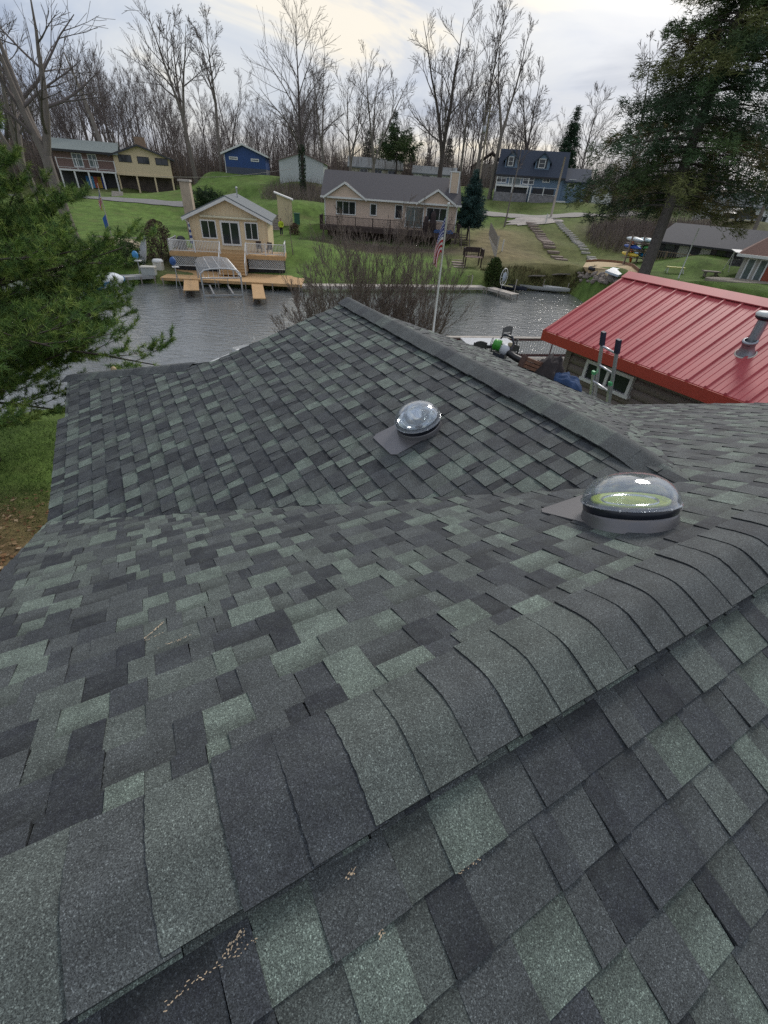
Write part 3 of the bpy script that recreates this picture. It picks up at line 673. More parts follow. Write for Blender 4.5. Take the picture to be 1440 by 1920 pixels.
# things on that deck
g = F.at(335, 450, -2)[0]; q = YF.w(-.75, -1.2, -.36)
t = thing('gas_grill', 'covered dark gas grill at the left end of the cottage deck', 'grill', q, F.ang)
m = MB(); m.box(-.35, .35, -.28, .28, .02, .75); m.build('cabinet', mat('grill_steel', (.2, .2, .21), rough=.4, var=.1, metal=.5), t)
m = MB(); m.smooth = True; m.blob((0, 0, .8), .38, 1, .8, .75, 8, 0); m.build('lid', blk, t)
q = YF.w(.05, -.55, -.36); t = thing('garden_umbrella', 'closed blue and white striped umbrella leaning by the cottage wall', 'umbrella', q, F.ang)
m = MB(); m.tube([(0, 0, 0), (0, 0, 2.1)], .03, 6); m.build('pole', wht, t)
m = MB(); m.smooth = True
bw = mat('striped_cloth', (.5, .5, .5), rough=.8, attr=True, var=.05)
for i in range(7): m.col = (.03, .06, .2) if i % 2 == 0 else (.6, .6, .55); m.lathe([(.16 - .015 * i, .45 + .22 * i), (.145 - .015 * i, .45 + .22 * (i + 1))], n=10)
m.build('canopy', bw, t)
q = YF.w(6.9, -1.4, -.36)
for i, (dx, dy, r, lb) in enumerate(((0, 0, .3, 'dark patio chair by the right end of the cottage deck, nearest the wall'), (.9, -.5, -.4, 'dark patio chair at the outer right corner of the cottage deck'))):
    t = thing('patio_chair', lb, 'chair', YF.w(6.3 + dx, -1.3 + dy, -.36), F.ang + r, 'patio chairs on the cottage deck')
    m = MB(); m.box(-.25, .25, -.25, .25, .38, .44); m.build('seat', dbrown, t); m = MB(); m.box(-.25, .25, .22, .28, .42, .95); m.build('backrest', dbrown, t)
    for sx in (-.22, .22):
        for sy in (-.22, .22): m = MB(); m.box(sx - .025, sx + .025, sy - .025, sy + .025, 0, .38); m.build('leg', dbrown, t)
# ---- docks along the far bank
def planks(mb, A, B, wdt, z0, t=.06, pl=.15, gap=.012, seed=0):
    """decking: boards laid across the line A->B (xy), total width wdt to the left of A->B"""
    A = Vector((A[0], A[1], z0)); B = Vector((B[0], B[1], z0)); d = (B - A); L = d.length; d.normalize(); s = Vector((-d.y, d.x, 0)) * wdt; n = int(L / pl)
    for i in range(n):
        a = A + d * (i * L / n + gap / 2); b = A + d * ((i + 1) * L / n - gap / 2)
        mb.prism([a, b, b + s, a + s], (0, 0, -t + random.uniform(-.004, .004)))
    mb.prism([A - Vector((0, 0, t)), B - Vector((0, 0, t)), B + s * .04 - Vector((0, 0, t)), A + s * .04 - Vector((0, 0, t))], (0, 0, -.16))
def piles(par, pts, z0, z1, r=.06, m=None):
    for x, y in pts: q = MB(); q.tube([(x, y, z0), (x, y, z1)], r, 8); q.build('pile', m or greyw, par, world=True)
def dock(name, label, A, B, wdt, z, m, group=None, n=3, zt=None, pm=None):
    t = thing(name, label, 'dock', (A[0], A[1], 0), 0, group); b = MB(); planks(b, A, B, wdt, z); b.build('decking', m, t, world=True)
    A = Vector(A).to_2d(); B = Vector(B).to_2d(); d = (B - A).normalized(); s = Vector((-d.y, d.x)) * wdt
    pts = []
    for i in range(n):
        p = A.lerp(B, (i + .1) / (n - .8)); pts += [tuple(p - s * .03), tuple(p + s * 1.03)]
    piles(t, pts, -1.3, (zt or z + .0) - .0, .05, pm); return t
a, b = H(300, 520, .62), H(566, 534, .62)
dock('main_dock', 'long honey-brown dock along the water in front of the cottage', (a.x, a.y), (b.x, b.y), 4.3, .62, deckw, n=6)
a, b = H(357, 524, .55), H(357, 545, .55); dock('finger_pier', 'short honey-brown finger pier left of the boat lift', (b.x - .55, b.y), (a.x - .55, a.y), -1.15, .55, deckw, 'honey-brown finger piers', n=2)
a, b = H(478, 527, .5), H(483, 560, .5); dock('finger_pier', 'narrow honey-brown finger pier right of the boat lift', (b.x - .35, b.y), (a.x - .35, a.y), -.95, .5, deckw, 'honey-brown finger piers', n=2)
a, b = H(560, 536, .5), H(912, 539, .5)
t = dock('shore_boardwalk', 'long pale boardwalk along the bank below the peach house', (a.x, a.y), (b.x, b.y), 1.2, .5, palew, n=8)
a, b = H(912, 539, .5), H(960, 552, .5); dock('angled_dock', 'pale dock section angled away from the end of the boardwalk', (a.x, a.y), (b.x, b.y), 1.0, .5, palew, 'pale docks at the right bank', n=3)
a, b = H(1052, 530, .5), H(1128, 555, .5); dock('angled_dock', 'pale dock reaching out from the bank beside the red roof', (a.x, a.y), (b.x, b.y), .9, .5, palew, 'pale docks at the right bank', n=3)
for i, (x, y, lb) in enumerate(((1000, 528, 'brown plank step on the bank behind the white boat'), (1046, 525, 'brown plank step on the bank at the head of the far right dock'))):
    p = hit(x, y - 4); m = MB(); m.box(-.7, .7, -1.1, 1.1, 0, .1); o = m.build('gangplank', greyw); o.location = (p.x, p.y, p.z + .25); o.rotation_euler = (-.22, 0, .25); tag(o, lb, 'plank', 'planks down to the docks')
a, b = H(208, 521, .6), H(291, 517, .6); dock('grey_dock', 'weathered grey dock left of the honey-brown one', (a.x, a.y), (b.x, b.y), 1.2, .6, mat('silver_board', (.33, .33, .32), rough=.8, var=.12), n=4)
for i, (x, y, h) in enumerate(((882, 543, 1.3), (912, 541, .9), (964, 548, 1.2), (1016, 545, 1.1), (1062, 548, .9), (1088, 546, 1.0), (1100, 552, 1.2), (1072, 540, .9), (770, 545, .8))):
    p = H(x, y, 0); m = MB(); m.tube([(0, 0, -1), (0.02, 0, h)], .05, 8); o = m.build('mooring_post', palew if i % 2 == 0 else greyw); o.location = (p.x, p.y, 0)
    tag(o, ('pale' if i % 2 == 0 else 'grey') + ' mooring post standing in the water along the far bank', 'post', 'mooring posts along the far bank')
# ---- boat lift canopy frame
c = [H(375, 508, 1.9), H(450, 508, 1.9), H(443, 478, 2.2), H(372, 478, 2.2)]
o = (c[0] + c[1]) / 2; ang = atan2((c[1] - c[0]).y, (c[1] - c[0]).x); wd_ = (c[1] - c[0]).length; ln = min(7.0, ((c[2] + c[3]) / 2 - o).length)
t = thing('boat_lift', 'empty metal boat lift with a bare arched canopy frame over the water', 'boat lift', (o.x, o.y, 0), ang)
m = MB(); m.smooth = True; hw = wd_ / 2
def arch(y, z): return [(-hw, y, z - .5), (-hw * .98, y, z - .2), (-hw * .82, y, z), (-hw * .4, y, z + .1), (0, y, z + .12), (hw * .4, y, z + .1), (hw * .82, y, z), (hw * .98, y, z - .2), (hw, y, z - .5)]
for i in range(17): m.tube(arch(.2 + (ln - .2) * i / 16, 1.95), .022, 5)
m.tube(arch(0, 1.95), .06, 6)
for x, z in ((-hw, 1.45), (hw, 1.45), (-hw * .5, 2.04), (0, 2.07), (hw * .5, 2.04)): m.tube([(x, 0, z), (x, ln, z)], .03, 5)
m.tube([(-hw, 0, 1.4), (hw, 0, 1.4)], .05, 6)
for i in range(8): x = -hw + (i + .5) * wd_ / 8; m.tube([(x, 0, 1.4), (x, .05, 2.0)], .018, 5)
m.build('canopy_frame', mat('pale_alu', (.55, .55, .54), rough=.4, var=.08, metal=.3), t)
for x in (-hw, hw):
    for y in (0, ln * .75): q = MB(); q.tube([(x, y, -1.2), (x, y, 1.5)], .065, 8); q.build('leg', galv, t)
m = MB(); m.bar((-hw, 0, .15), (hw, 0, .15), .1); m.bar((-hw, ln * .75, .15), (hw, ln * .75, .15), .1); m.bar((-hw * .5, 0, .22), (-hw * .5, ln * .75, .22), .12); m.bar((hw * .5, 0, .22), (hw * .5, ln * .75, .22), .12)
m.tube([(-hw * .35, 0, 1.4), (-hw * .35, 0, .7)], .02, 5); m.tube([(hw * .3, 0, 1.4), (hw * .3, 0, .6)], .02, 5); m.build('cradle', galv, t)
# ---- peach house
F = Fr((609, 414), 66, (853, 431), 66); PFm = F
T = F.thing('peach_house', 'wide peach-sided house with two front gables and a dark raised deck', 'house')
W = F.W; ze = F.at(730, 375)[1]; print('peach', W, ze); gz = -2.6
roofp = mat('charcoal_shingle', (.072, .068, .074), rough=.85, var=.22, scale=6)
m = MB(); m.box(0, W, 0, 8.5, -.3, ze); m.build('wall', pink, T)
m = MB(); m.box(.3, W - .3, .2, 8.3, gz, -.3); m.build('lower_wall', mat('brown_lower_wall', (.10, .07, .06), rough=.9, var=.3, scale=1.5), T)
zr = F.at(730, 326, 4.2)[1]
m = MB(); gable_x(m, -.4, W + .35, -.5, 9, ze - .05, zr, .14, 4.2); rf = m.build('roof', roofp, T)
m = MB(); m.box(-.42, W + .37, -.62, -.48, ze - .2, ze - .02); m.build('gutter', wht, T)
for (lx, lpy, ax, ay, rx) in ((606, 366, 646, 342, 687), (781, 380, 822, 356, 857)):
    a = F.at(lx, lpy, -.7)[0]; b = F.at(rx, lpy + 5, -.7)[0]; xm = (a + b) / 2; zp = ze + (b - a) / 2 * .56
    m = MB(); m.prism([(a + .3, -.5, ze - .1), (b - .3, -.5, ze - .1), (xm, -.5, zp - .25)], (0, .4, 0)); m.build('gable', pink, T)
    m = MB(); m.prism([(a, -.75, ze - .08), (a, -.75, ze - .2), (xm, -.75, zp - .12), (b, -.75, ze - .2), (b, -.75, ze - .08), (xm, -.75, zp)], (0, 3.3, 0)); m.build('gable_roof', roofp, T)
    m = MB(); m.prism([(a - .03, -.83, ze - .06), (a - .03, -.83, ze - .3), (xm, -.83, zp - .2), (b + .03, -.83, ze - .3), (b + .03, -.83, ze - .06), (xm, -.83, zp + .02)], (0, .07, 0)); m.build('gable_trim', wht, T)
m = MB(); a = F.at(841, 364, 2.0); b = F.at(864, 322, 2.0); m.box(a[0], b[0] - .1, 1.6, 2.6, ze - .4, b[1] - .12); ch = m.build('chimney', mat('chimney_siding', (.60, .47, .35), rough=.6, var=.1, scale=1, stretch=(.3, .3, 9)), T)
m = MB()
for x in (a[0] - .03, b[0] - .2): m.box(x, x + .13, 1.56, 1.62, ze - .3, b[1] - .1)
m.box(a[0] - .06, b[0] - .04, 1.54, 2.66, b[1] - .12, b[1]); m.build('chimney_trim', wht, ch)
m = MB(); m.tube([((a[0] + b[0]) / 2, 2.1, b[1]), ((a[0] + b[0]) / 2, 2.1, b[1] + .35)], .14, 8); m.build('chimney_pot', galv, ch)
for (x0, y0, x1, y1, nv) in ((630, 375, 667, 404, 2), (694, 381, 706, 405, 0), (741, 383, 754, 411, 0), (761, 386, 792, 428, 1), (800, 388, 836, 416, 2)):
    rect_window(F, T, x0, y0, x1, y1, 0, wht, gls if nv != 1 else gl2, nv, 0, .1)
m = MB(); m.box(0, .12, -.04, 0, -.3, ze); m.box(W - .12, W, -.04, 0, -.3, ze); m.build('corner_board', wht, T)
m = MB(); m.box(-.3, W + .3, -2.6, 0, -.5, -.3); m.box(-.3, W + .3, -2.66, -2.6, -.75, -.28)
m.build('deck', dbrown, T)
m = MB(); rail(m, (-.25, -2.5, -.3), (W + .25, -2.5, -.3), .98, .15, .04, .16, 2.2, .1); rail(m, (-.25, -2.5, -.3), (-.25, 0, -.3), .98, .15, .04, .16); rail(m, (W + .25, -2.5, -.3), (W + .25, 0, -.3), .98, .15, .04, .16); m.build('railing', dbrown, T)
for i in range(7): m = MB(); x = .1 + i * (W - .2) / 6; m.box(x - .09, x + .09, -2.5, -2.32, gz - .4, -.5); m.build('post', dbrown, T)
m = MB()
for i in range(10): z = -.3 - i * .22; m.box(W + .35, W + 1.4, -2.4 - i * .3, -2.05 - i * .3, z - .06, z)
m.bar((W + .4, -2.3, .6), (W + .4, -5.2, -1.5), .08); m.bar((W + 1.4, -2.3, .6), (W + 1.4, -5.2, -1.5), .08); m.bar((W + .4, -2.3, -.4), (W + .4, -5.2, -2.5), .06, .25); m.build('stairs', dbrown, T)
for dx, lb in ((F.at(798, 430, -1.5)[0], 'dark covered patio heater behind the peach house railing'), (F.at(810, 432, -1.3)[0], 'tall closed dark patio umbrella on the peach house deck')):
    t = thing('covered_umbrella' if 'umbrella' in lb else 'covered_heater', lb, 'umbrella' if 'umbrella' in lb else 'heater', F.w(dx, -1.4, -.3), F.ang)
    m = MB(); m.smooth = True; m.lathe([(.32, 0), (.45, .3), (.42, 1.0), (.3, 1.5), (.36, 1.8), (.12, 2.15), (.01, 2.2)] if 'umbrella' in lb else [(.3, 0), (.38, .2), (.34, .9), (.25, 1.25), (.28, 1.5), (.02, 1.65)], n=12); m.build('cover', mat('dark_cover', (.035, .022, .022), rough=.8, var=.2), t)
    m = MB(); m.tube([(0, 0, 1.5), (0, 0, 2.35 if 'umbrella' in lb else 1.75)], .025, 6); m.build('pole', dbrown, t)
a = F.at(813, 432, -2)[0]; b = F.at(850, 434, -2)[0]; m = MB(); m.smooth = True
n = 14; vs = []
for i in range(n + 1):
    for k in range(5): vs.append((a + (b - a) * i / n, -2.35 + k * .4, -.28 + .22 * abs(sin(i * .9 + k)) * (1 if 0 < k < 4 and 0 < i < n else 0) + (.1 if 0 < k < 4 else 0)))
m.add(vs, [(i * 5 + k, i * 5 + k + 1, i * 5 + k + 6, i * 5 + k + 5) for i in range(n) for k in range(4)])
o = m.build('blue_tarp', mat('blue_tarp', (.03, .11, .30), rough=.6, var=.2, scale=4)); o.location = F.o; o.rotation_euler = (0, 0, F.ang); tag(o, 'blue tarp lying on the right end of the peach house deck', 'tarp')
# lower deck, stone steps
p = hit(886, 503); t = thing('landing_deck', 'small raised brown deck with a bench beside the stone steps', 'deck', (p.x, p.y, ground(p.x, p.y)), F.ang)
m = MB()
for i in range(9): m.box(-.9, .9, i * .2, i * .2 + .17, .95, 1.0)
m.build('decking', mat('rose_brown_board', (.20, .13, .115), rough=.8, var=.2), t)
m = MB(); rail(m, (-.95, 1.8, .95), (.95, 1.8, .95), .75, .2); rail(m, (.95, 0, .95), (.95, 1.8, .95), .75, .2); rail(m, (-.95, .6, .95), (-.95, 1.8, .95), .75, .2); m.build('railing', dbrown, t)
for x in (-.85, .85):
    for y in (.1, 1.7): m = MB(); m.box(x - .06, x + .06, y - .06, y + .06, -.3, .95); m.build('post', dbrown, t)
m = MB(); m.box(-.8, .8, 1.2, 1.6, 1.35, 1.4); m.box(-.8, .8, 1.55, 1.62, 1.4, 1.8); m.box(-.7, -.6, 1.25, 1.5, 1, 1.35); m.box(.6, .7, 1.25, 1.5, 1, 1.35); m.build('bench', dbrown, t)
p = hit(869, 519); q = hit(866, 490); t = thing('stone_steps', 'broad stone steps climbing the lawn below the landing deck', 'steps', (p.x, p.y, p.z), F.ang)
for i in range(7):
    m = MB(); c = p.lerp(q, i / 6) - p; z = (q.z - p.z) * i / 6; m.box(-.65, .65, 0, .55, -.15, .12); o = m.build('step', mat('rose_stone', (.30, .23, .21), rough=.9, var=.15, scale=3), t)
    o.location = (0, hypot(c.x, c.y) * 1.0, z)
# fence with pale panel at the hill edge
p = hit(929, 481); q = hit(898, 458); t = thing('retaining_fence', 'dark board fence with a pale triangular panel beside the dry slope', 'fence', (p.x, p.y, p.z), atan2((q - p).y, (q - p).x))
m = MB()
for i in range(12): m.box(.05 + i * .22, .25 + i * .22, -.03, .0, .75 + i * .10, 1.9 + i * .11)
m.build('boards', greyw, t); m = MB(); m.prism([(0, 0, -.2), (2.5, 0, 1.75), (0, 0, .75)], (0, .04, 0)); m.build('panel', palew, t)
m = MB(); m.box(-.08, .04, -.06, .06, -.2, 2.0); m.build('post', palew, t)
# ---- blue house on the hill
F = Fr((925, 376), 104, (1045, 385), 104)
T = F.thing('blue_grey_house', 'blue-grey house with two dormers and a navy roof on the hilltop', 'house')
W = F.W; ze = F.at(985, 328)[1]; zr = F.at(985, 281, 4)[1]; print('blue', W, ze, zr)
x2 = F.at(1104, 340)[0]
m = MB(); m.box(0, W, 0, 8, -1, ze); m.prism([(0, 0, ze), (0, 8, ze), (0, 4, zr - .2)], (.1, 0, 0)); m.prism([(W - .1, 0, ze), (W - .1, 8, ze), (W - .1, 4, zr - .2)], (.1, 0, 0)); m.build('wall', blues, T)
m = MB(); m.box(W, x2, .4, 7, -1, ze - .35); m.build('wing_wall', blues, T)
m = MB(); gable_x(m, -.35, W + .3, -.6, 8.6, ze - .15, zr, .22, 4); m.build('roof', slate, T)
m = MB(); gable_x(m, W + .3, x2 + .4, -.1, 7.5, ze - .5, ze + 1.5, .22, 3.7); m.build('wing_roof', slate, T)
m = MB(); m.box(-.36, W + .31, -.66, -.58, ze - .42, ze - .14); m.build('fascia', blk, T)
for (x0, x1, apx, wx0, wx1, wy0, wy1) in ((946, 970, 281, 953, 963, 293, 312), (1003, 1030, 285, 1010, 1023, 297, 316)):
    k = .7; a = F.at(x0, 312, k)[0]; b = F.at(x1, 314, k)[0]; zb_ = F.at((x0 + x1) / 2, 315, k)[1]; zt = F.at((x0 + x1) / 2, apx, k)[1]; xm = (a + b) / 2
    m = MB(); m.prism([(a, k, zb_ - .3), (b, k, zb_ - .3), (b, k, zt - 1.2), (xm, k, zt - .15), (a, k, zt - 1.2)], (0, 3, 0)); d = m.build('dormer', blues, T)
    m = MB(); m.prism([(a - .35, k - .3, zt - 1.45), (a - .35, k - .3, zt - 1.65), (xm, k - .3, zt - .18), (b + .35, k - .3, zt - 1.65), (b + .35, k - .3, zt - 1.45), (xm, k - .3, zt + .05)], (0, 3.4, 0)); m.build('dormer_roof', slate, d)
    c = F.rect(wx0, wy0, wx1, wy1, k); w_o = (c[1] - c[0]); xm = (c[0] + c[1]) / 2; window(d, xm - w_o * .38, xm + w_o * .38, c[2], c[3], k, wht, gls, 0, 1, .11)
    m = MB(); m.box(xm - w_o * .38 - .3, xm - w_o * .38 - .04, k - .05, k, c[2], c[3]); m.box(xm + w_o * .38 + .04, xm + w_o * .38 + .3, k - .05, k, c[2], c[3]); m.build('shutter', blk, d)
for (x0, y0, x1, y1, nv, nh) in ((933, 325, 949, 343, 1, 1), (982, 329, 1000, 347, 1, 1), (1019, 331, 1030, 343, 1, 0)): rect_window(F, T, x0, y0, x1, y1, 0, wht, gls, nv, nh, .13, 'window', .1)
rect_window(F, T, 1067, 336, 1077, 353, .4, wht, gls, 0, 1, .13)
a = F.rect(956, 327, 975, 350); window(T, a[0], a[1], a[2], a[3], 0, wht, gl2, 1, 0, .13, 'sliding_door')
# porch platform on stone walls
xa, xb = F.at(925, 370, -2)[0], F.at(989, 372, -2)[0]; xc, xd = F.at(992, 372, -2)[0], F.at(1039, 374, -2)[0]; zp = F.at(985, 363, -2)[1]; zc = F.at(985, 348, -2)[1]
m = MB(); m.box(xa, xb - .2, -2.4, -2, -1.2, zp); m.build('stone_wall', stone, T); m = MB(); m.box(xc, xd, -2.4, -2, -1.3, zp - .1); m.build('stone_wall', stone, T)
m = MB(); m.box(xa, xb - .1, -2.2, 0, zc - .25, zc - .05); m.box(xa, xb - .1, -2.25, -2.2, zc - .3, zc); m.build('porch_deck', wht, T)
m = MB(); rail(m, (xa + .1, -2.15, zc), (xb - .4, -2.15, zc), 1.0, 9, .05, .1, 3.3, .14); m.build('porch_rail', wht, T)
for x in (xa + .1, (xa + xb) / 2, xb - .3): m = MB(); m.box(x - .09, x + .09, -2.24, -2.06, zp, zc - .25); m.build('porch_post', wht, T)
m = MB(); rail(m, (xc, -2.2, zp - .1), (xd, -2.2, zp - .1), 1.1, 9, .05, .12, 2.6, .14); m.bar((xc - .1, -2.5, zp - 1.2), (xc - .1, -2.5, zp + 1.2), .16); m.build('terrace_rail', wht, T)
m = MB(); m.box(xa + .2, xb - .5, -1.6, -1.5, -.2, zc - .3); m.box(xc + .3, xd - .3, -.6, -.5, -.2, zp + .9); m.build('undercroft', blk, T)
m = MB(); p = F.w(xd + 1.2, -.8, -.1); m.box(-.9, .9, -.4, .4, -.4, .8); o = m.build('storage_chest', wht); o.location = p; o.rotation_euler = (0, 0, F.ang); tag(o, 'white storage chest against the blue-grey house wing', 'chest')
BF = F
# white outbuilding + lattice fence right of it
p = BF.w(x2 + 1.6, 2, -1); t = thing('white_outbuilding', 'small white outbuilding behind the white fence, right of the blue-grey house', 'shed', p, BF.ang)
m = MB(); m.box(0, 3.4, 0, 4, 0, 3.4); m.build('wall', wht, t); m = MB(); gable_y(m, -.3, 3.7, -.3, 4.3, 3.3, 4.5, .15); m.build('roof', roofg, t)
p = BF.w(x2 + .2, -.6, -.9); t = thing('picket_fence', 'white picket fence at the right end of the blue-grey house', 'fence', p, BF.ang)
m = MB(); 
for i in range(24): m.box(i * .16, i * .16 + .1, 0, .03, 0, 1.5)
m.build('pickets', wht, t); m = MB(); m.box(0, 3.9, .03, .07, .3, .4); m.box(0, 3.9, .03, .07, 1.1, 1.2); m.build('rails', wht, t)
# ---- left house with garage openings
F = Fr((150, 352), 115, (331, 365), 114); LF = F
T = F.thing('balcony_house', 'long house with a white balcony, grey roof and a cream gable end', 'house')
x0, xg, xe, zm = F.at(118, 350)[0], F.at(228, 358)[0], F.at(330, 364)[0], F.at(270, 329)[1]
ze = F.at(165, 283)[1]; zr = F.at(170, 269, 4)[1]; zd = F.at(180, 320, -1.5)[1]; zge = F.at(270, 284)[1]; zga = F.at(261, 272, -.6)[1]
print('left', x0, xg, xe, zm, ze, zr, zd, zge, zga)
m = MB(); m.box(x0, xg, 0, 9, zd - .2, ze); m.build('upper_wall', brick, T)
m = MB(); m.box(x0, xg, 1.4, 9, -.6, zd - .2); m.build('lower_wall', blk, T)
m = MB(); gable_x(m, x0 - .8, xg + 1, -1.2, 10, ze, zr + .4, .3, 4.5); m.build('roof', mat('green_grey_shingle', (.17, .20, .19), rough=.85, var=.15, scale=4), T)
m = MB(); m.box(x0 - .8, xg, -1.3, -1.18, ze - .35, ze - .02); m.build('fascia', blk, T)
for a in ((132, 286, 159, 314), (162, 288, 186, 315)): rect_window(F, T, *a, 0, wht, gl2, 1, 0, .14, 'sliding_door', .12)
m = MB(); m.box(x0 + .5, xg, -1.8, 0, zd - .25, zd); m.build('balcony', wht, T)
m = MB(); rail(m, (x0 + .5, -1.7, zd), (xg, -1.7, zd), 1.5, 20, .05, .1, 3.6, .14, .25); m.build('balcony_rail', wht, T)
for i in range(5): x = x0 + .6 + i * (xg - x0 - .8) / 4; m = MB(); m.box(x - .12, x + .12, -1.75, -1.5, -.3, zd - .25); m.build('post', wht, T)
xm = (xg + xe) / 2
m = MB(); m.prism([(xg, -.5, zm), (xe, -.5, zm), (xe, -.5, zge - .6), (xm - .4, -.5, zga - .2), (xg, -.5, zge - .6)], (0, 9, 0)); m.build('gable_wall', cream, T)
m = MB(); gable_y(m, xg - .8, xe + .8, -1.2, 9.5, zge - .9, zga + .1, .28, xm - .4); m.build('gable_roof', roofd, T)
m = MB(); m.box(xg, xe, 1.2, 8.5, -.6, zm); m.build('garage_back', mat('umber_wall', (.09, .07, .06), rough=.9, var=.5, scale=.7), T)
for i in range(4): x = xg + .15 + i * (xe - xg - .3) / 3; m = MB(); m.box(x - .14, x + .14, -.5, -.2, -.4, zm); m.build('pillar', cream, T)
m = MB(); m.box(xg - .1, xe + .1, -.6, -.48, zm - .15, zm + .15); m.build('ledge', cream, T)
for a in ((220, 289, 248, 305), (256, 293, 281, 308), (290, 296, 316, 311)): rect_window(F, T, *a, -.5, blk, gls, 1, 0, .1)
m = MB(); c = F.at(253, 270, 2); d = F.at(270, 258, 2); m.box(c[0], d[0], 1.5, 2.9, zga - 1, d[1]); ch = m.build('chimney', mat('tan_brick', (.28, .19, .13), rough=.9, var=.25, scale=5), T)
cx_ = [(.05, .2, .5), (.12, .35, .6), (.5, .12, .08), (.5, .3, .05), (.02, .06, .3)]
for i in range(5): m = MB(); m.box(-.3, .3, 0, .12, 0, 1.7); o = m.build('kayak_paddle_rack' if False else 'beach_towel', mat('towel_%d' % i, cx_[i], rough=.8)); o.location = F.w(x0 + 4.3 + i * .62, .9, .1); o.rotation_euler = (0, 0, F.ang); tag(o, ['light blue', 'teal', 'red', 'orange', 'dark blue'][i] + ' towel hanging under the white balcony', 'towel', 'towels under the balcony')
# path steps before the gable
p = hit(220, 368); t = thing('plank_steps', 'short flight of pale steps up the grass before the balcony house', 'steps', (p.x, p.y, p.z), F.ang)
for i in range(5): m = MB(); m.box(-.8, .8, i * .45, i * .45 + .3, -.1 + i * .13, .06 + i * .13); m.build('step', palew, t)
# ---- blue shed, white barn, tan shed
F = Fr((424, 323), 112, (500, 328), 111); T = F.thing('blue_shed', 'deep blue shed with white trimmed roof edge and two narrow windows', 'shed'); W = F.W; zl = F.at(418, 285)[1]; za = F.at(455, 271)[1]; zq = F.at(497, 291)[1]; xa = F.at(455, 280)[0]
m = MB(); m.prism([(0, 0, .9), (W, 0, .9), (W, 0, zq - .1), (xa, 0, za - .1), (0, 0, zl - .1)], (0, 8, 0)); m.build('wall', bluep, T)
m = MB(); m.box(.02, W - .02, -.03, 7.9, -.8, .9); m.build('skirt', mat('blue_grey_skirt', (.08, .09, .12), rough=.8), T)
m = MB(); m.prism([(-.5, -.5, zl - .3), (-.5, -.5, zl - .1), (xa, -.5, za + .15), (W + .5, -.5, zq - .15), (W + .5, -.5, zq - .35), (xa, -.5, za - .05)], (0, 8.8, 0)); m.build('roof', roofg, T)
m = MB(); m.prism([(-.55, -.58, zl - .4), (-.55, -.58, zl - .1), (xa, -.58, za + .17), (W + .55, -.58, zq - .12), (W + .55, -.58, zq - .42), (xa, -.58, za - .12)], (0, .08, 0)); m.box(0, .12, -.05, 0, -.5, zl - .2); m.build('trim', wht, T)
rect_window(F, T, 429, 293, 446, 300, 0, wht, gls, 0, 0, .16); rect_window(F, T, 470, 297, 486, 304, 0, wht, gls, 0, 0, .16)
F = Fr((525, 336), 100, (607, 342), 99); T = F.thing('white_barn', 'large plain white barn behind the ivy-clad tree', 'barn'); W = F.W; zl = F.at(524, 300)[1]; za = F.at(566, 287)[1]; zq = F.at(609, 306)[1]; xa = F.at(566, 300)[0]
m = MB(); m.prism([(0, 0, -.8), (W, 0, -.8), (W, 0, zq), (xa, 0, za), (0, 0, zl)], (0, 9, 0)); m.build('wall', mat('chalk_panel', (.50, .53, .52), rough=.7, var=.06, scale=1, stretch=(6, 6, .2)), T)
m = MB(); m.prism([(-.3, -.3, zl - .1), (-.3, -.3, zl + .05), (xa, -.3, za + .15), (W + .3, -.3, zq + .05), (W + .3, -.3, zq - .1), (xa, -.3, za)], (0, 9.6, 0)); m.build('roof', mat('rust_edge_roof', (.19, .14, .13), rough=.8), T)
F = Fr((522, 410), 70, (549, 413), 70); T = F.thing('tan_shed', 'small tan board shed with white roof edge behind the cottage', 'shed'); W = F.W; zl = F.at(516, 362)[1]; zq = F.at(549, 376)[1]
m = MB(); m.prism([(0, 0, -1), (W, 0, -1), (W, 0, zq), (0, 0, zl)], (0, 3.5, 0)); m.build('wall', tanw, T); m = MB(); m.prism([(-.35, -.25, zl), (-.35, -.25, zl + .14), (W + .2, -.25, zq + .1), (W + .2, -.25, zq - .04)], (0, 4, 0)); m.build('roof', wht, T)
p = F.w(W + .55, -.3, -.5); t = thing('wheeled_bin', 'dark green wheeled bin beside the tan shed', 'bin', p, F.ang); m = MB(); m.prism([(-.36, -.38, 0), (.36, -.38, 0), (.36, .38, 0), (-.36, .38, 0)], (0, 0, 1.15)); gb = mat('green_plastic', (.02, .10, .06), rough=.5); m.build('body', gb, t); m = MB(); m.box(-.41, .41, -.44, .44, 1.15, 1.25); m.build('lid', gb, t)
# steps and small retaining wall between cottage and tan shed
p = hit(515, 437); t = thing('timber_steps', 'brown timber steps climbing behind the cottage to the tan shed', 'steps', (p.x, p.y, p.z - .3), YF.ang)
for i in range(9): m = MB(); m.box(-.9, .9, i * .6, i * .6 + .5, i * .22, .2 + i * .22); m.build('step', greyw, t)
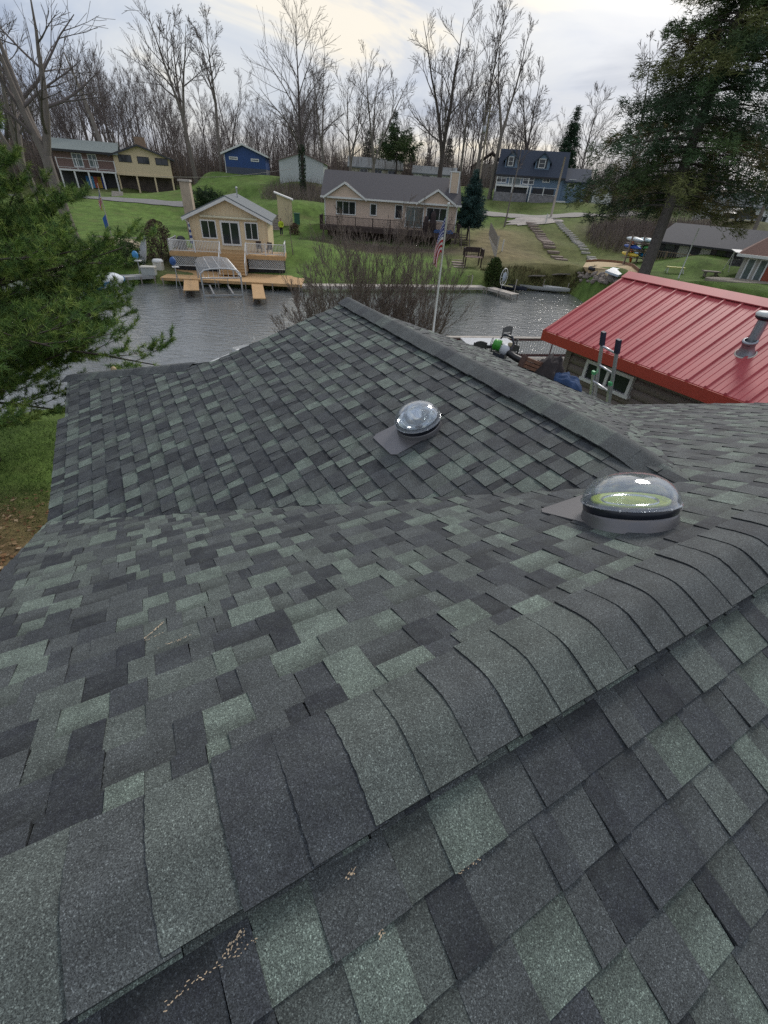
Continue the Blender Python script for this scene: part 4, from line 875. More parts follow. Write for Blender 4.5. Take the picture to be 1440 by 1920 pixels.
# ---- pale houses beyond the peach roof
for (A, Bq, yt, yr_, D, nm, lb, rm, wm, nw) in (((655, 322), (752, 330), 312, 296, 120, 'pale_cottage', 'cream cottage with a grey roof beyond the left part of the peach house roof', roofg, mat('pale_cream', (.55, .52, .40), rough=.7), 3), ((775, 330), (852, 336), 323, 312, 118, 'pale_garage', 'low white garage with grey roof beyond the peach house chimney', roofg, wht, 1)):
    F = Fr(A, D, Bq, D); T = F.thing(nm, lb, 'house' if 'cott' in nm else 'garage'); W = F.W; ze = F.at((A[0] + Bq[0]) / 2, yt + 2)[1]; zr = F.at((A[0] + Bq[0]) / 2, yr_, 3)[1]
    m = MB(); m.box(0, W, 0, 7, -2.5, ze); m.prism([(0, 0, ze), (0, 7, ze), (0, 3.5, zr - .1)], (.2, 0, 0)); m.build('wall', wm, T); m = MB(); gable_x(m, -.4, W + .4, -.5, 7.5, ze - .1, zr, .2, 3.5); m.build('roof', rm, T)
    for i in range(nw): window(T, W * (.2 + .27 * i), W * (.2 + .27 * i) + 1.8, ze - 1.3, ze - .3, 0, wht, gls, 1, 0, .12)
F = Fr((895, 330), 125, (925, 334), 125); T = F.thing('brown_cabin', 'dark brown cabin among the trunks left of the blue-grey house', 'cabin'); m = MB(); m.box(-1, 6, 0, 6, -3, 2.2); m.build('wall', mat('cabin_wall', (.30, .27, .23), rough=.8), T); m = MB(); gable_y(m, -1.8, 6.8, -.8, 7, 1.6, 4.4, .3); m.build('roof', dbrown, T)
# ---- right bank cottages
F = Fr((1235, 486), 60, (1380, 508), 58); T = F.thing('grey_ranch', 'low dark grey cottage with a long wooden veranda under the big conifer', 'house'); W = F.W
ze = F.at(1300, 456)[1]; x0 = -.5; print('ranch', W, ze); zr = F.at(1350, 425, 3.5)[1]; dg = mat('charcoal_siding', (.085, .085, .09), rough=.7, var=.12)
m = MB(); m.box(x0, W, 0, 7, -1.5, ze); m.build('wall', dg, T); m = MB(); gable_x(m, x0 - .5, W + 1.2, -.9, 8, ze - .1, max(zr, ze + 1.3), .16, 3.6); m.build('roof', roofd, T)
for (a, b, gm_) in ((1243, 1262, gls), (1270, 1291, mat('drawn_blind', (.60, .60, .50), rough=.6)), (1312, 1334, MATS['drawn_blind']), (1344, 1364, gls)):
    c = F.at(a, 470)[0]; d = F.at(b, 474)[0]; window(T, c, d, .35 if gm_ is not gls else .05, ze - .25, 0, dg, gm_, 0, 0, .07, 'window' if gm_ is not gls else 'doorway')
m = MB(); m.box(-1, W + .3, -1.7, 0, -.15, -.02); m.build('veranda', greyw, T); m = MB(); rail(m, (-1, -1.65, -.02), (W + .3, -1.65, -.02), .85, .22, .035, .1, 2.2, .09); m.build('veranda_rail', mat('tan_rail', (.30, .22, .15), rough=.8), T)
for i in range(6): m = MB(); x = -.8 + i * (W + .8) / 5; m.box(x - .1, x + .1, -1.6, -1.4, -1.2, -.15); m.build('veranda_pier', dbrown, T)
lt = bpy.data.materials.new('porch_bulb'); lt.use_nodes = True; lt.node_tree.nodes['Principled BSDF'].inputs['Emission Color'].default_value = (1, .75, .5, 1); lt.node_tree.nodes['Principled BSDF'].inputs['Emission Strength'].default_value = 4
m = MB(); c = F.at(1346, 460); m.blob((c[0], -.12, c[1]), .09, n=6, jit=0); m.build('porch_lamp', lt, T)
F = Fr((1380, 516), 49, (1432, 523), 49); T = F.thing('brown_roof_cottage', 'cottage with rust-brown roof, white gutter and tall white windows', 'house'); W = F.W; ze = F.at(1400, 475)[1]; print('cot', W, ze)
m = MB(); m.box(0, W + 4, 0, 6, -1, ze); m.build('wall', mat('putty_siding', (.40, .38, .34), rough=.7), T); m = MB(); m.prism([(-.5, -.6, ze - .05), (W + 5, -.6, ze - .05), (W + 5, 2.7, ze + 1.7), (1.6, 2.7, ze + 1.7)], (0, 0, -.12)); m.prism([(-.5, -.6, ze - .05), (1.6, 2.7, ze + 1.7), (-.5, 6.2, ze - .05)], (0, 0, -.12)); m.prism([(-.5, 6.2, ze - .05), (1.6, 2.7, ze + 1.7), (W + 5, 2.7, ze + 1.7), (W + 5, 6.2, ze - .05)], (0, 0, -.12)); m.build('roof', mat('rust_shingle', (.17, .085, .065), rough=.85, var=.25, scale=7), T)
m = MB(); m.box(-.55, W + 5, -.72, -.58, ze - .22, ze - .03); m.build('gutter', wht, T)
for x in (.3, 1.1, 2.4): window(T, x, x + .6, -.4, ze - .25, 0, wht, gl2, 0, 0, .1)
m = MB(); m.box(W - .2, W + 4, -.03, 0, -1, ze - .5); m.build('red_panel', mat('rust_red_board', (.30, .07, .04), rough=.8), T)
CF = F
# ================================================================== TREES AND PLANTS
rg = np.random.default_rng(5)
def tri_mesh(name, V, Cc, m, parent=None, quads=False):
    n, k = V.shape[0], V.shape[1]; me = bpy.data.meshes.new(name)
    me.vertices.add(n * k); me.vertices.foreach_set('co', V.astype(np.float32).ravel())
    me.loops.add(n * k); me.loops.foreach_set('vertex_index', np.arange(n * k, dtype=np.int32))
    me.polygons.add(n); me.polygons.foreach_set('loop_start', np.arange(0, n * k, k, dtype=np.int32))
    me.update(calc_edges=True); me.materials.append(m)
    ca = me.color_attributes.new('Col', 'FLOAT_COLOR', 'CORNER'); c = np.ones((n, k, 4), np.float32); c[..., :3] = Cc[:, None, :]
    ca.data.foreach_set('color', c.ravel()); me.update(); o = bpy.data.objects.new(name, me); COL.objects.link(o)
    if parent is not None: o.parent = parent
    return o
barkm = mat('grey_bark', (.18, .155, .135), rough=.95, var=.3, scale=4, stretch=(3, 3, .5), bump=.3)
barkd = mat('dark_bark', (.075, .060, .055), rough=.95, var=.3, scale=4)
twigm = mat('brown_twigs', (.125, .105, .098), rough=.95, var=.2, scale=.6)
twigr = mat('red_brown_twigs', (.175, .138, .115), rough=.95, var=.25, scale=1)
twigd = mat('dark_brown_twigs', (.150, .125, .118), rough=.95, var=.25, scale=.5)
leafm = mat('needle_foliage', (.05, .09, .03), rough=.8, var=.25, scale=.8, attr=True, spec=.2)
class Tw:                            # collects tapered tubes quickly
    def __init__(s): s.v = []; s.f = []
    def tube(s, pts, rs, n):
        o = len(s.v); m = len(pts)
        for i in range(m):
            p = pts[i]; d = pts[min(i + 1, m - 1)] - pts[max(i - 1, 0)]
            x = d.cross(Vector((.3, .2, 1)) if abs(d.z) < .9 * d.length else Vector((1, 0, 0))).normalized(); y = d.cross(x).normalized()
            for k in range(n): a = 2 * pi * k / n; q = p + (x * cos(a) + y * sin(a)) * rs[i]; s.v.append((q.x, q.y, q.z))
        for i in range(m - 1):
            for k in range(n): s.f.append((o + i * n + k, o + i * n + (k + 1) % n, o + (i + 1) * n + (k + 1) % n, o + (i + 1) * n + k))
    def build(s, name, m, par):
        me = bpy.data.meshes.new(name); me.from_pydata(s.v, [], s.f); me.materials.append(m); me.polygons.foreach_set('use_smooth', np.ones(len(me.polygons), bool)); me.update()
        o = bpy.data.objects.new(name, me); COL.objects.link(o); o.parent = par; return o
def rvec(R): 
    v = Vector((R.gauss(0, 1), R.gauss(0, 1), R.gauss(0, 1))); return v.normalized()
def path(R, p, d, L, n, wob, up=.0):
    pts = [p.copy()]; d = d.copy()
    for i in range(n): d = (d + rvec(R) * wob + Vector((0, 0, up))).normalized(); p = p + d * (L / n); pts.append(p)
    return pts, d
def limb(R, T, C_, p, d, r, L, lev, maxlev, kids, ratio, ang, rmin, up, wob):
    n = 5 if lev == 0 else 4 if lev == 1 else 3 if lev == 2 else 2
    pts, _ = path(R, p, d, L, n, wob, up)
    rs = [max(rmin, r * (1 - .78 * i / n)) for i in range(n + 1)]
    (T if lev <= 0 else C_).tube(pts, rs, 6 if r > .08 else 4 if r > .03 else 3)
    if lev >= maxlev: return
    k = kids[min(lev, len(kids) - 1)]
    for j in range(k):
        t = .22 + .76 * (j + R.random()) / k; i = min(n - 1, int(t * n)); f = t * n - i
        q = pts[i].lerp(pts[i + 1], f); dd = (pts[i + 1] - pts[i]).normalized()
        a = R.uniform(*ang); ax = dd.cross(rvec(R)).normalized(); nd = (Matrix.Rotation(a, 3, ax) @ dd); nd = (nd + Vector((0, 0, up * 2))).normalized()
        limb(R, T, C_, q, nd, max(rmin, r * (1 - .75 * t) * .62), L * ratio * R.uniform(.6, 1.15) * (1.15 - .55 * t), lev + 1, maxlev, kids, ratio, ang, rmin, up, wob)
def bare(seed, h, r, first=.3, nprim=12, spread=.42, ang=(.45, .95), kids=(6, 5, 4), rmin=.016, fork=0, maxlev=3, wob=.1, up=.06, tm=None, cm=None, name='bare_tree', lean=(0, 0), ratio=.5):
    R = random.Random(seed); T, C_ = Tw(), Tw(); root = thing(name, None, None)
    leaders = []
    if fork:
        pts, d = path(R, Vector((0, 0, -.5)), Vector((lean[0], lean[1], 1)).normalized(), h * first, 5, .04); T.tube(pts, [r * (1.25 if i == 0 else 1 - .25 * i / 5) for i in range(6)], 9)
        for k in range(fork):
            a = 2 * pi * k / fork + R.uniform(-.4, .4); t = R.uniform(.18, .42); dd = Vector((cos(a) * sin(t), sin(a) * sin(t), cos(t)))
            leaders.append((pts[-1] - Vector((0, 0, .3 * k)), dd, r * .68, h * (1 - first) * R.uniform(.8, 1.02)))
    else: leaders.append((Vector((0, 0, -.5)), Vector((lean[0], lean[1], 1)).normalized(), r, h))
    for (p, d, rr, L) in leaders:
        n = 8; pts, _ = path(R, p, d, L, n, .055 if not fork else .09, .03); rs = [max(rmin, rr * (1 - .93 * (i / n) ** .9)) for i in range(n + 1)]
        if not fork: rs[0] *= 1.25
        T.tube(pts, rs, 8)
        f0 = first if not fork else .12; m = max(4, nprim // max(1, fork))
        for j in range(m):
            t = f0 + (1 - f0) * (j + .7 * R.random()) / m; i = min(n - 1, int(t * n)); q = pts[i].lerp(pts[i + 1], t * n - i); dd = (pts[i + 1] - pts[i]).normalized()
            a = R.uniform(*ang); az = j * 2.4 + R.uniform(-.5, .5); ax = Matrix.Rotation(az, 3, 'Z') @ Vector((1, 0, 0)); nd = (Matrix.Rotation(a, 3, ax) @ dd)
            limb(R, T, C_, q, nd, max(rmin, rr * (1 - .9 * t) * .55), L * spread * (1.1 - .7 * t) * R.uniform(.7, 1.2), 1, maxlev, (0,) + kids, ratio, (.3, .8), rmin, up, wob)
    T.build('trunk', tm or barkm, root); C_.build('crown', cm or twigm, root); return root
hide = []
protos = [bare(100 + i, 22, .26, first=.38, nprim=14, spread=.38, kids=(8, 6, 4), rmin=.017, ang=(.4, 1.0), cm=twigd, wob=.15) for i in range(5)]
protos += [bare(120 + i, 22, .32, first=.3, fork=2 + i % 2, nprim=16, spread=.46, kids=(8, 6, 4), rmin=.017, ang=(.45, 1.0), cm=twigd, wob=.15) for i in range(3)]
YT = [(-200, 60), (0, 60), (90, 120), (150, 130), (200, 70), (260, 95), (330, 110), (400, 170), (460, 175), (520, 165), (580, 150), (650, 190), (700, 150), (760, 195), (810, 150), (860, 110), (920, 140), (980, 190), (1040, 200), (1100, 215), (1150, 240), (1200, 200), (1300, 180), (1500, 150)]
def yt(x):
    for (a, b), (c, d) in zip(YT, YT[1:]):
        if a <= x <= c: return b + (d - b) * (x - a) / (c - a)
    return 150
LB = 'bare grey-brown tree in the winter woods behind the houses'
R = random.Random(3); cnt = 0
def spot_tree(px, D, ytop, proto, label, group, wscale=1.0):
    b = P(px, 340, D); gz = ground(b.x, b.y); z = P(px - (340 - ytop) * -.0, ytop, D).z
    # the top leans outward on the picture because the camera looks down; follow the true vertical
    k = (z - gz) / 22; o = dup(proto, (b.x, b.y, gz), R.uniform(0, 6.28), label, (k * wscale, k * wscale, k), group); return o
used = set()
for i in range(290):
    if i < 190: px = R.uniform(-120, 620)
    else: px = R.uniform(560, 1480)
    D = R.uniform(124, 172) if px < 640 else R.uniform(128, 175)
    y = yt(px) + R.uniform(8, 105)
    pr_ = R.choice(protos); spot_tree(px, D, y, pr_, LB, 'bare trees of the winter woods', R.uniform(.75, 1.0))
for p_ in protos:                     # the prototypes themselves stand in the wood too
    b = P(R.uniform(100, 1100), 340, R.uniform(140, 165)); p_.location = (b.x, b.y, ground(b.x, b.y)); p_.scale = (.9, .9, .9); tag(p_, LB, 'tree', 'bare trees of the winter woods')
# trees one can tell apart
heroes = [(140, 452, 60, -60, dict(h=22, r=.62, first=.36, fork=3, nprim=16, spread=.68, kids=(8, 7, 4), rmin=.018, ang=(.5, 1.1), wob=.14), 'big forked bare tree with a thick pale trunk in front of the balcony house'),
          (66, 330, 78, -30, dict(h=24, r=.5, first=.25, fork=3, nprim=15, spread=.4, kids=(8, 7, 4), rmin=.018, lean=(-.16, 0)), 'bare tree leaning left at the far left edge behind the pine'),
          (20, 330, 86, 0, dict(h=24, r=.48, first=.3, fork=2, nprim=14, spread=.4, kids=(6, 4, 3), rmin=.018, lean=(-.2, 0)), 'dark double-trunked bare tree at the far left edge'),
          (365, 322, 118, 22, dict(h=24, r=.42, first=.42, fork=3, nprim=24, spread=.52, kids=(7, 5, 4), rmin=.025), 'tall spreading bare tree rising above the woods left of the blue shed'),
          (415, 322, 119, 45, dict(h=24, r=.34, first=.5, fork=2, nprim=18, spread=.44, kids=(7, 5, 4), rmin=.025), 'tall bare tree with two upright crowns just left of the blue shed'),
          (568, 345, 92, 28, dict(h=24, r=.40, first=.25, nprim=17, spread=.52, kids=(8, 7, 4), rmin=.019, ang=(.5, 1.0)), 'tall bare tree with an ivy-clad trunk before the white barn'),
          (608, 330, 112, 95, dict(h=22, r=.34, first=.3, fork=2, nprim=16, spread=.4, kids=(8, 7, 4), rmin=.021), 'bare tree with a rounded crown right of the white barn'),
          (655, 330, 108, 120, dict(h=20, r=.36, first=.2, fork=2, nprim=16, spread=.5, kids=(8, 7, 4), rmin=.019), 'low-forked bare tree above the left gable of the peach house'),
          (700, 335, 106, 88, dict(h=20, r=.34, first=.2, fork=3, nprim=18, spread=.46, kids=(8, 7, 4), rmin=.019), 'wide bare tree above the middle of the peach house roof'),
          (822, 345, 98, 30, dict(h=22, r=.45, first=.3, fork=3, nprim=21, spread=.42, kids=(8, 7, 4), rmin=.019, wob=.17), 'stout crooked bare tree left of the peach house chimney'),
          (862, 340, 112, 60, dict(h=22, r=.3, first=.3, nprim=14, spread=.34, kids=(8, 7, 4), rmin=.021), 'dense bare tree directly above the peach house chimney'),
          (893, 330, 108, -20, dict(h=24, r=.36, first=.35, nprim=20, spread=.25, kids=(8, 7, 4), rmin=.019, ang=(.25, .6)), 'very tall narrow bare tree reaching the top of the view'),
          (925, 325, 108, 5, dict(h=24, r=.36, first=.38, fork=2, nprim=18, spread=.28, kids=(8, 7, 4), rmin=.019, ang=(.25, .6)), 'tall slim double bare tree just left of the blue-grey house'),
          (985, 300, 125, 95, dict(h=20, r=.3, first=.3, fork=2, nprim=14, spread=.42, kids=(6, 5, 3), rmin=.024), 'bare tree rising behind the dormers of the blue-grey house'),
          (1095, 300, 125, 165, dict(h=20, r=.3, first=.3, nprim=14, spread=.42, kids=(6, 5, 3), rmin=.024), 'bare tree behind the low wing of the blue-grey house'),
          (1190, 330, 100, 60, dict(h=20, r=.3, first=.3, fork=2, nprim=14, spread=.42, kids=(8, 7, 4), rmin=.021), 'bare tree partly hidden behind the left side of the big conifer'),
          (1420, 420, 75, 150, dict(h=18, r=.3, first=.25, fork=3, nprim=14, spread=.4, kids=(8, 7, 4), rmin=.019), 'bare leaning trees at the far right edge behind the brown-roofed cottage'),
          (950, 400, 84, 150, dict(h=14, r=.12, first=.4, nprim=10, spread=.25, kids=(4, 4, 2), rmin=.016), 'thin young bare tree standing in front of the blue-grey house')]
for i, (px, py, D, ytop, kw, lb) in enumerate(heroes):
    b = P(px, py, D); gz = ground(b.x, b.y); z = P(px, max(ytop, -400), D).z; h0 = kw.pop('h'); kw.setdefault('wob', .13); kw['kids'] = (6, 5, 4); o = bare(300 + i, h0, ratio=.62, up=.035, name='bare_tree', tm=barkd if i in (2, 9, 5, 13) else barkm, **kw)
    k = (z - gz) / h0 * (1.06 if kw.get('fork') else 1.0); o.location = (b.x, b.y, gz); o.scale = (k, k, k); o.rotation_euler = (0, 0, 1.3 * i); tag(o, lb, 'tree')
    if i == 5:                        # ivy on the trunk
        V = []; Cc = []
        for q in range(1500):
            zz_ = rg.uniform(0, 7.5); a = rg.uniform(0, 6.28); rr = .42 + rg.uniform(0, .25); c = np.array((rr * cos(a), rr * sin(a), zz_)); V.append(c + rg.normal(0, .1, (3, 3))); Cc.append(np.array((.02, .045, .018)) * rg.uniform(.6, 1.4))
        tri_mesh('ivy', np.array(V), np.array(Cc), leafm, o)
# broken snag
b = P(193, 268, 122); gz = ground(b.x, b.y); t = thing('dead_snag', 'pale broken dead trunk leaning in the woods behind the balcony house', 'tree', (b.x, b.y, gz)); q = Tw(); pts, _ = path(random.Random(2), Vector((0, 0, 0)), Vector((-.12, 0, 1)).normalized(), 19, 7, .05); q.tube(pts, [.5, .45, .42, .4, .36, .3, .2, .1], 8); q.build('trunk', mat('pale_bark', (.22, .19, .165), rough=.95, var=.25, scale=2), t)
q = Tw(); rr_ = random.Random(9)
for i in range(9): limb(rr_, q, q, pts[3 + i % 4], Vector((rr_.uniform(-1, .6), rr_.uniform(-1, 1), 1.2)).normalized(), .1, 4, 1, 3, (0, 4, 3), .5, (.3, .8), .025, .05, .1)
q.build('crown', twigm, t)
# brush at the foot of the wood: nobody could count it
def brush(name, label, n, region, hmin, hmax, cols, w=.03, fan=.18, m=None):
    V = np.zeros((n, 3, 3)); Cc = np.zeros((n, 3))
    for i in range(n):
        x, y = region(); z = ground(x, y); h = rg.uniform(hmin, hmax); dx, dy = rg.normal(0, fan, 2) * h; a = rg.uniform(0, 3.14); ww = w * rg.uniform(.5, 1.3)
        V[i] = [(x - cos(a) * ww, y - sin(a) * ww, z - .1), (x + cos(a) * ww, y + sin(a) * ww, z - .1), (x + dx, y + dy, z + h)]; Cc[i] = np.array(cols[rg.integers(len(cols))]) * rg.uniform(.7, 1.3)
    o = tri_mesh(name, V, Cc, m or leafm); return tag(o, label, 'brush', kind='stuff')
BC = [(.19, .155, .13), (.16, .13, .115), (.21, .17, .135), (.165, .135, .125)]
def reg_far():
    px = rg.uniform(-60, 1350); D = rg.uniform(119, 165); p = P(px, 330, D); return p.x, p.y
brush('undergrowth', 'tangle of bare brown brush along the foot of the woods', 30000, reg_far, 1.2, 9, BC, .05, .14)
def disc(cx, cy, rx, ry):
    def f():
        while True:
            a, b = rg.uniform(-1, 1, 2)
            if a * a + b * b < 1: return cx + a * rx, cy + b * ry
    return f
p = hit(1190, 450); brush('bank_brush', 'brown leafless brush on the bank below the big conifer', 5000, disc(p.x + 2, p.y + 2, 7, 9), .5, 3, BC, .03, .3)
p = hit(575, 375); brush('bank_brush', 'brown brush on the bank before the white barn', 3000, disc(p.x, p.y + 2, 8, 6), .4, 2.2, BC, .03, .35)
p = hit(985, 520); brush('shore_weeds', 'low weeds and brown stems along the right bank', 4000, disc(p.x + 1, p.y - .3, 6, 1.0), .08, .4, [(.11, .09, .04), (.05, .08, .025), (.14, .10, .06)], .03, .5)
p = hit(690, 475); brush('foundation_brush', 'bare brown shrubs below the peach house deck', 1500, disc(p.x, p.y + 2.0, 8.5, 1.3), .3, 1.1, BC, .02, .3)
# ---- conifers
def conifer(seed, h, r, base=.08, whorls=26, per=6, sprays=26, blade=.35, droop=.25, cols=((.03, .06, .028), (.045, .085, .03), (.022, .042, .022)), shape=.85, trunk=.02, gap=0, name='evergreen', bw=.2, bm=None, up0=.25, nb=5, bwid=.10):
    R = np.random.default_rng(seed); root = thing(name, None, None); T = Tw(); rr = random.Random(seed)
    T.tube([Vector((0, 0, -.5)), Vector((0, 0, h * .4)), Vector((0, 0, h * .8)), Vector((0, 0, h))], [h * trunk, h * trunk * .7, h * trunk * .3, .02], 8)
    V = []; Cc = []
    for w in range(whorls):
        t = base + (1 - base) * (w + R.uniform(-.3, .3)) / whorls; t = min(max(t, base), .99); z = h * t
        rad = r * (1 - (t - base) / (1 - base)) ** shape * R.uniform(.8, 1.12)
        if t < base + .12: rad *= .75 + 2 * (t - base)
        k = per if t < .8 else max(3, per - 2)
        for b in range(k):
            if gap and R.random() < gap: continue
            a = 2 * pi * (b + R.uniform(-.3, .3)) / k + w * 1.1; L = rad * R.uniform(.65, 1.18)
            d = np.array((cos(a), sin(a), 0)); el = up0 * (t * 1.6 - .35)
            ss = np.linspace(0, 1, 6); pts = [np.array((0, 0, z)) + d * L * s + np.array((0, 0, L * (el * s - droop * s * s + .12 * s ** 3))) for s in ss]
            T.tube([Vector(p) for p in pts], [max(.012, h * trunk * .18 * (1 - s * .9)) for s in ss], 3)
            base_c = np.array(cols[R.integers(len(cols))]) * R.uniform(.75, 1.25)
            n = max(4, int(sprays * L / r))
            for i in range(n):
                s = R.uniform(.12, 1) ** .75; q = pts[0] + (d * L * s) + np.array((0, 0, L * (el * s - droop * s * s + .12 * s ** 3)))
                side = np.array((-d[1], d[0], 0)) * R.normal(0, bw) * L * (.35 + .65 * (1 - s)) * 1.1
                q = q + side + np.array((0, 0, R.normal(0, .05) * L))
                cc = base_c * R.uniform(.7, 1.35)
                for e in range(nb):
                    f = d * R.uniform(.2, 1) + np.array((-d[1], d[0], 0)) * R.normal(0, .8) + np.array((0, 0, R.normal(-.12, .38))); f /= np.linalg.norm(f)
                    g = np.cross(f, R.normal(0, 1, 3)); g /= np.linalg.norm(g); l = blade * R.uniform(.6, 1.3); o_ = q + R.normal(0, blade * .35, 3)
                    V.append([o_ - g * l * bwid, o_ + g * l * bwid, o_ + f * l]); Cc.append(cc * R.uniform(.85, 1.15))
    T.build('trunk', bm or barkd, root); tri_mesh('crown', np.array(V), np.array(Cc), leafm, root); return root
b = P(1207, 515, 48); gz = ground(b.x, b.y)
HT = 24
o = conifer(21, HT, 8.1, base=.21, whorls=42, per=7, sprays=105, blade=.36, droop=.34, shape=.60, trunk=.021, gap=.33, cols=((.068, .110, .050), (.090, .134, .054), (.052, .086, .046), (.130, .140, .052), (.125, .106, .046), (.062, .100, .054)), bm=mat('conifer_bark', (.11, .095, .085), rough=.95, var=.3, scale=5), bw=.14, nb=13, bwid=.07)
o.location = (b.x, b.y, gz); tag(o, 'huge dark conifer with ragged drooping branches on the right bank', 'tree')
def put(o, px, py, D, lb, cat='tree', rz=0, s=1, grp=None):
    b = P(px, py, D); o.location = (b.x, b.y, ground(b.x, b.y)); o.rotation_euler = (0, 0, rz); o.scale = (s, s, s); return tag(o, lb, cat, grp)
def hgt(px, pyt, D): b = P(px, 340, D); return P(px, pyt, D).z - ground(b.x, b.y)
put(conifer(31, hgt(893, 318, 68), 2.3, base=.2, whorls=26, per=8, sprays=42, blade=.32, droop=.12, cols=((.035, .075, .065), (.05, .095, .085), (.025, .055, .05)), trunk=.018, name='blue_spruce'), 872, 470, 68, 'blue-green spruce at the right end of the peach house')
put(conifer(32, hgt(1075, 200, 122), 3.4, base=.12, whorls=26, per=7, sprays=34, blade=.6, droop=.2, cols=((.03, .055, .032), (.04, .075, .04))), 1055, 325, 122, 'narrow dark spruce behind the wing of the blue-grey house')
pr1 = conifer(33, 16, 3.6, base=.05, whorls=20, per=6, sprays=26, blade=.7, droop=.15, cols=((.028, .05, .03), (.035, .065, .032)))
put(pr1, 735, 330, 150, 'dark evergreen behind the pale cottage, left of the layered pine')
EV = [(690, 205, 128, 'dark evergreen between the bare trees above the pale cottage'), (770, 235, 126, 'dark evergreen right of the layered pine'), (800, 240, 130, 'dark evergreen left of the stout crooked bare tree'), (835, 220, 132, 'tall dark evergreen behind the stout crooked bare tree'), (860, 270, 122, 'small dark evergreen behind the peach house chimney'), (630, 250, 125, 'dark evergreen behind the roof edge of the white barn'), (328, 325, 118, 'small dark evergreen at the right corner of the cream gable end')]
for i, (px, y, D, lb) in enumerate(EV):
    D += 22; b = P(px, 340, D); gz = ground(b.x, b.y); k = (P(px, y + 35, D).z - gz) / 16; dup(pr1, (b.x, b.y, gz), i * 1.3, lb, (k * 1.15, k * 1.15, k), 'dark evergreens behind the pale houses')['category'] = 'tree'
put(conifer(34, hgt(742, 240, 118), 5.5, base=.45, whorls=7, per=5, sprays=60, blade=.7, droop=.02, cols=((.06, .09, .03), (.05, .085, .035)), shape=.5, gap=.2), 742, 330, 118, 'flat-layered pale green pine above the peach house')
# juniper behind the cottage roof
b = P(392, 388, 72); o = conifer(35, 3.6, 2.9, base=.02, whorls=12, per=9, sprays=34, blade=.35, droop=-.45, cols=((.02, .045, .018), (.03, .06, .02)), shape=.5, name='juniper', trunk=.02); o.location = (b.x, b.y, ground(b.x, b.y)); tag(o, 'dark spreading juniper behind the yellow cottage roof', 'shrub')
def bush(seed, h, r, cols, label, at_, n=2600, leaf=.12, name='bush', pw=.5, cat='shrub'):
    R = np.random.default_rng(seed); root = thing(name, label, cat, at_); T = Tw(); rr = random.Random(seed)
    for i in range(14): a = rr.uniform(0, 6.28); pts, _ = path(rr, Vector((0, 0, -.1)), Vector((cos(a) * .4 * r / h, sin(a) * .4 * r / h, 1)).normalized(), h * rr.uniform(.7, .98), 4, .12); T.tube(pts, [.03, .025, .02, .014, .006], 4)
    T.build('stems', barkd, root); V = []; Cc = []
    for i in range(n):
        t = R.uniform(0.02, 1); a = R.uniform(0, 6.28); rad = r * (1 - t ** 2.2) ** pw * R.uniform(.45, 1.05) * (1 + .18 * sin(3 * a + t * 7)); c = np.array((rad * cos(a), rad * sin(a), t * h)); V.append(c + R.normal(0, leaf * .6, (3, 3))); Cc.append(np.array(cols[R.integers(len(cols))]) * R.uniform(.65, 1.4))
    tri_mesh('foliage', np.array(V), np.array(Cc), leafm, root); return root
b = hit(922, 535); bush(41, 2.5, 1.0, ((.055, .085, .02), (.04, .065, .018), (.07, .09, .025)), 'rounded yellow-green arborvitae at the shore beside the angled dock', b, 3600, .12, 'arborvitae')
b = hit(303, 488); bush(42, 3.2, 1.5, ((.10, .075, .05), (.08, .06, .045), (.12, .09, .055)), 'brown leafless bush left of the cottage deck', b, 4200, .10)
for i, (px, py, h, r, lb) in enumerate(((215, 500, 1.6, 1.3, 'small dark green bush at the bank behind the grey dock'), (245, 497, 1.8, 1.2, 'taller dark green bush right behind the grey dock'))):
    b = hit(px, py); bush(44 + i, h, r, ((.03, .055, .018), (.045, .07, .02)), lb, b, 2200, .1)
b = hit(553, 440); bush(47, 1.2, .7, ((.10, .05, .04), (.08, .05, .04)), 'small reddish bush by the timber steps', b, 1200, .08)
t = bare(48, 4.6, .06, first=.4, nprim=9, spread=.3, kids=(4, 3), rmin=.008, maxlev=2); put(t, 549, 462, 54, 'thin young bare tree on the lawn beside the cottage deck')
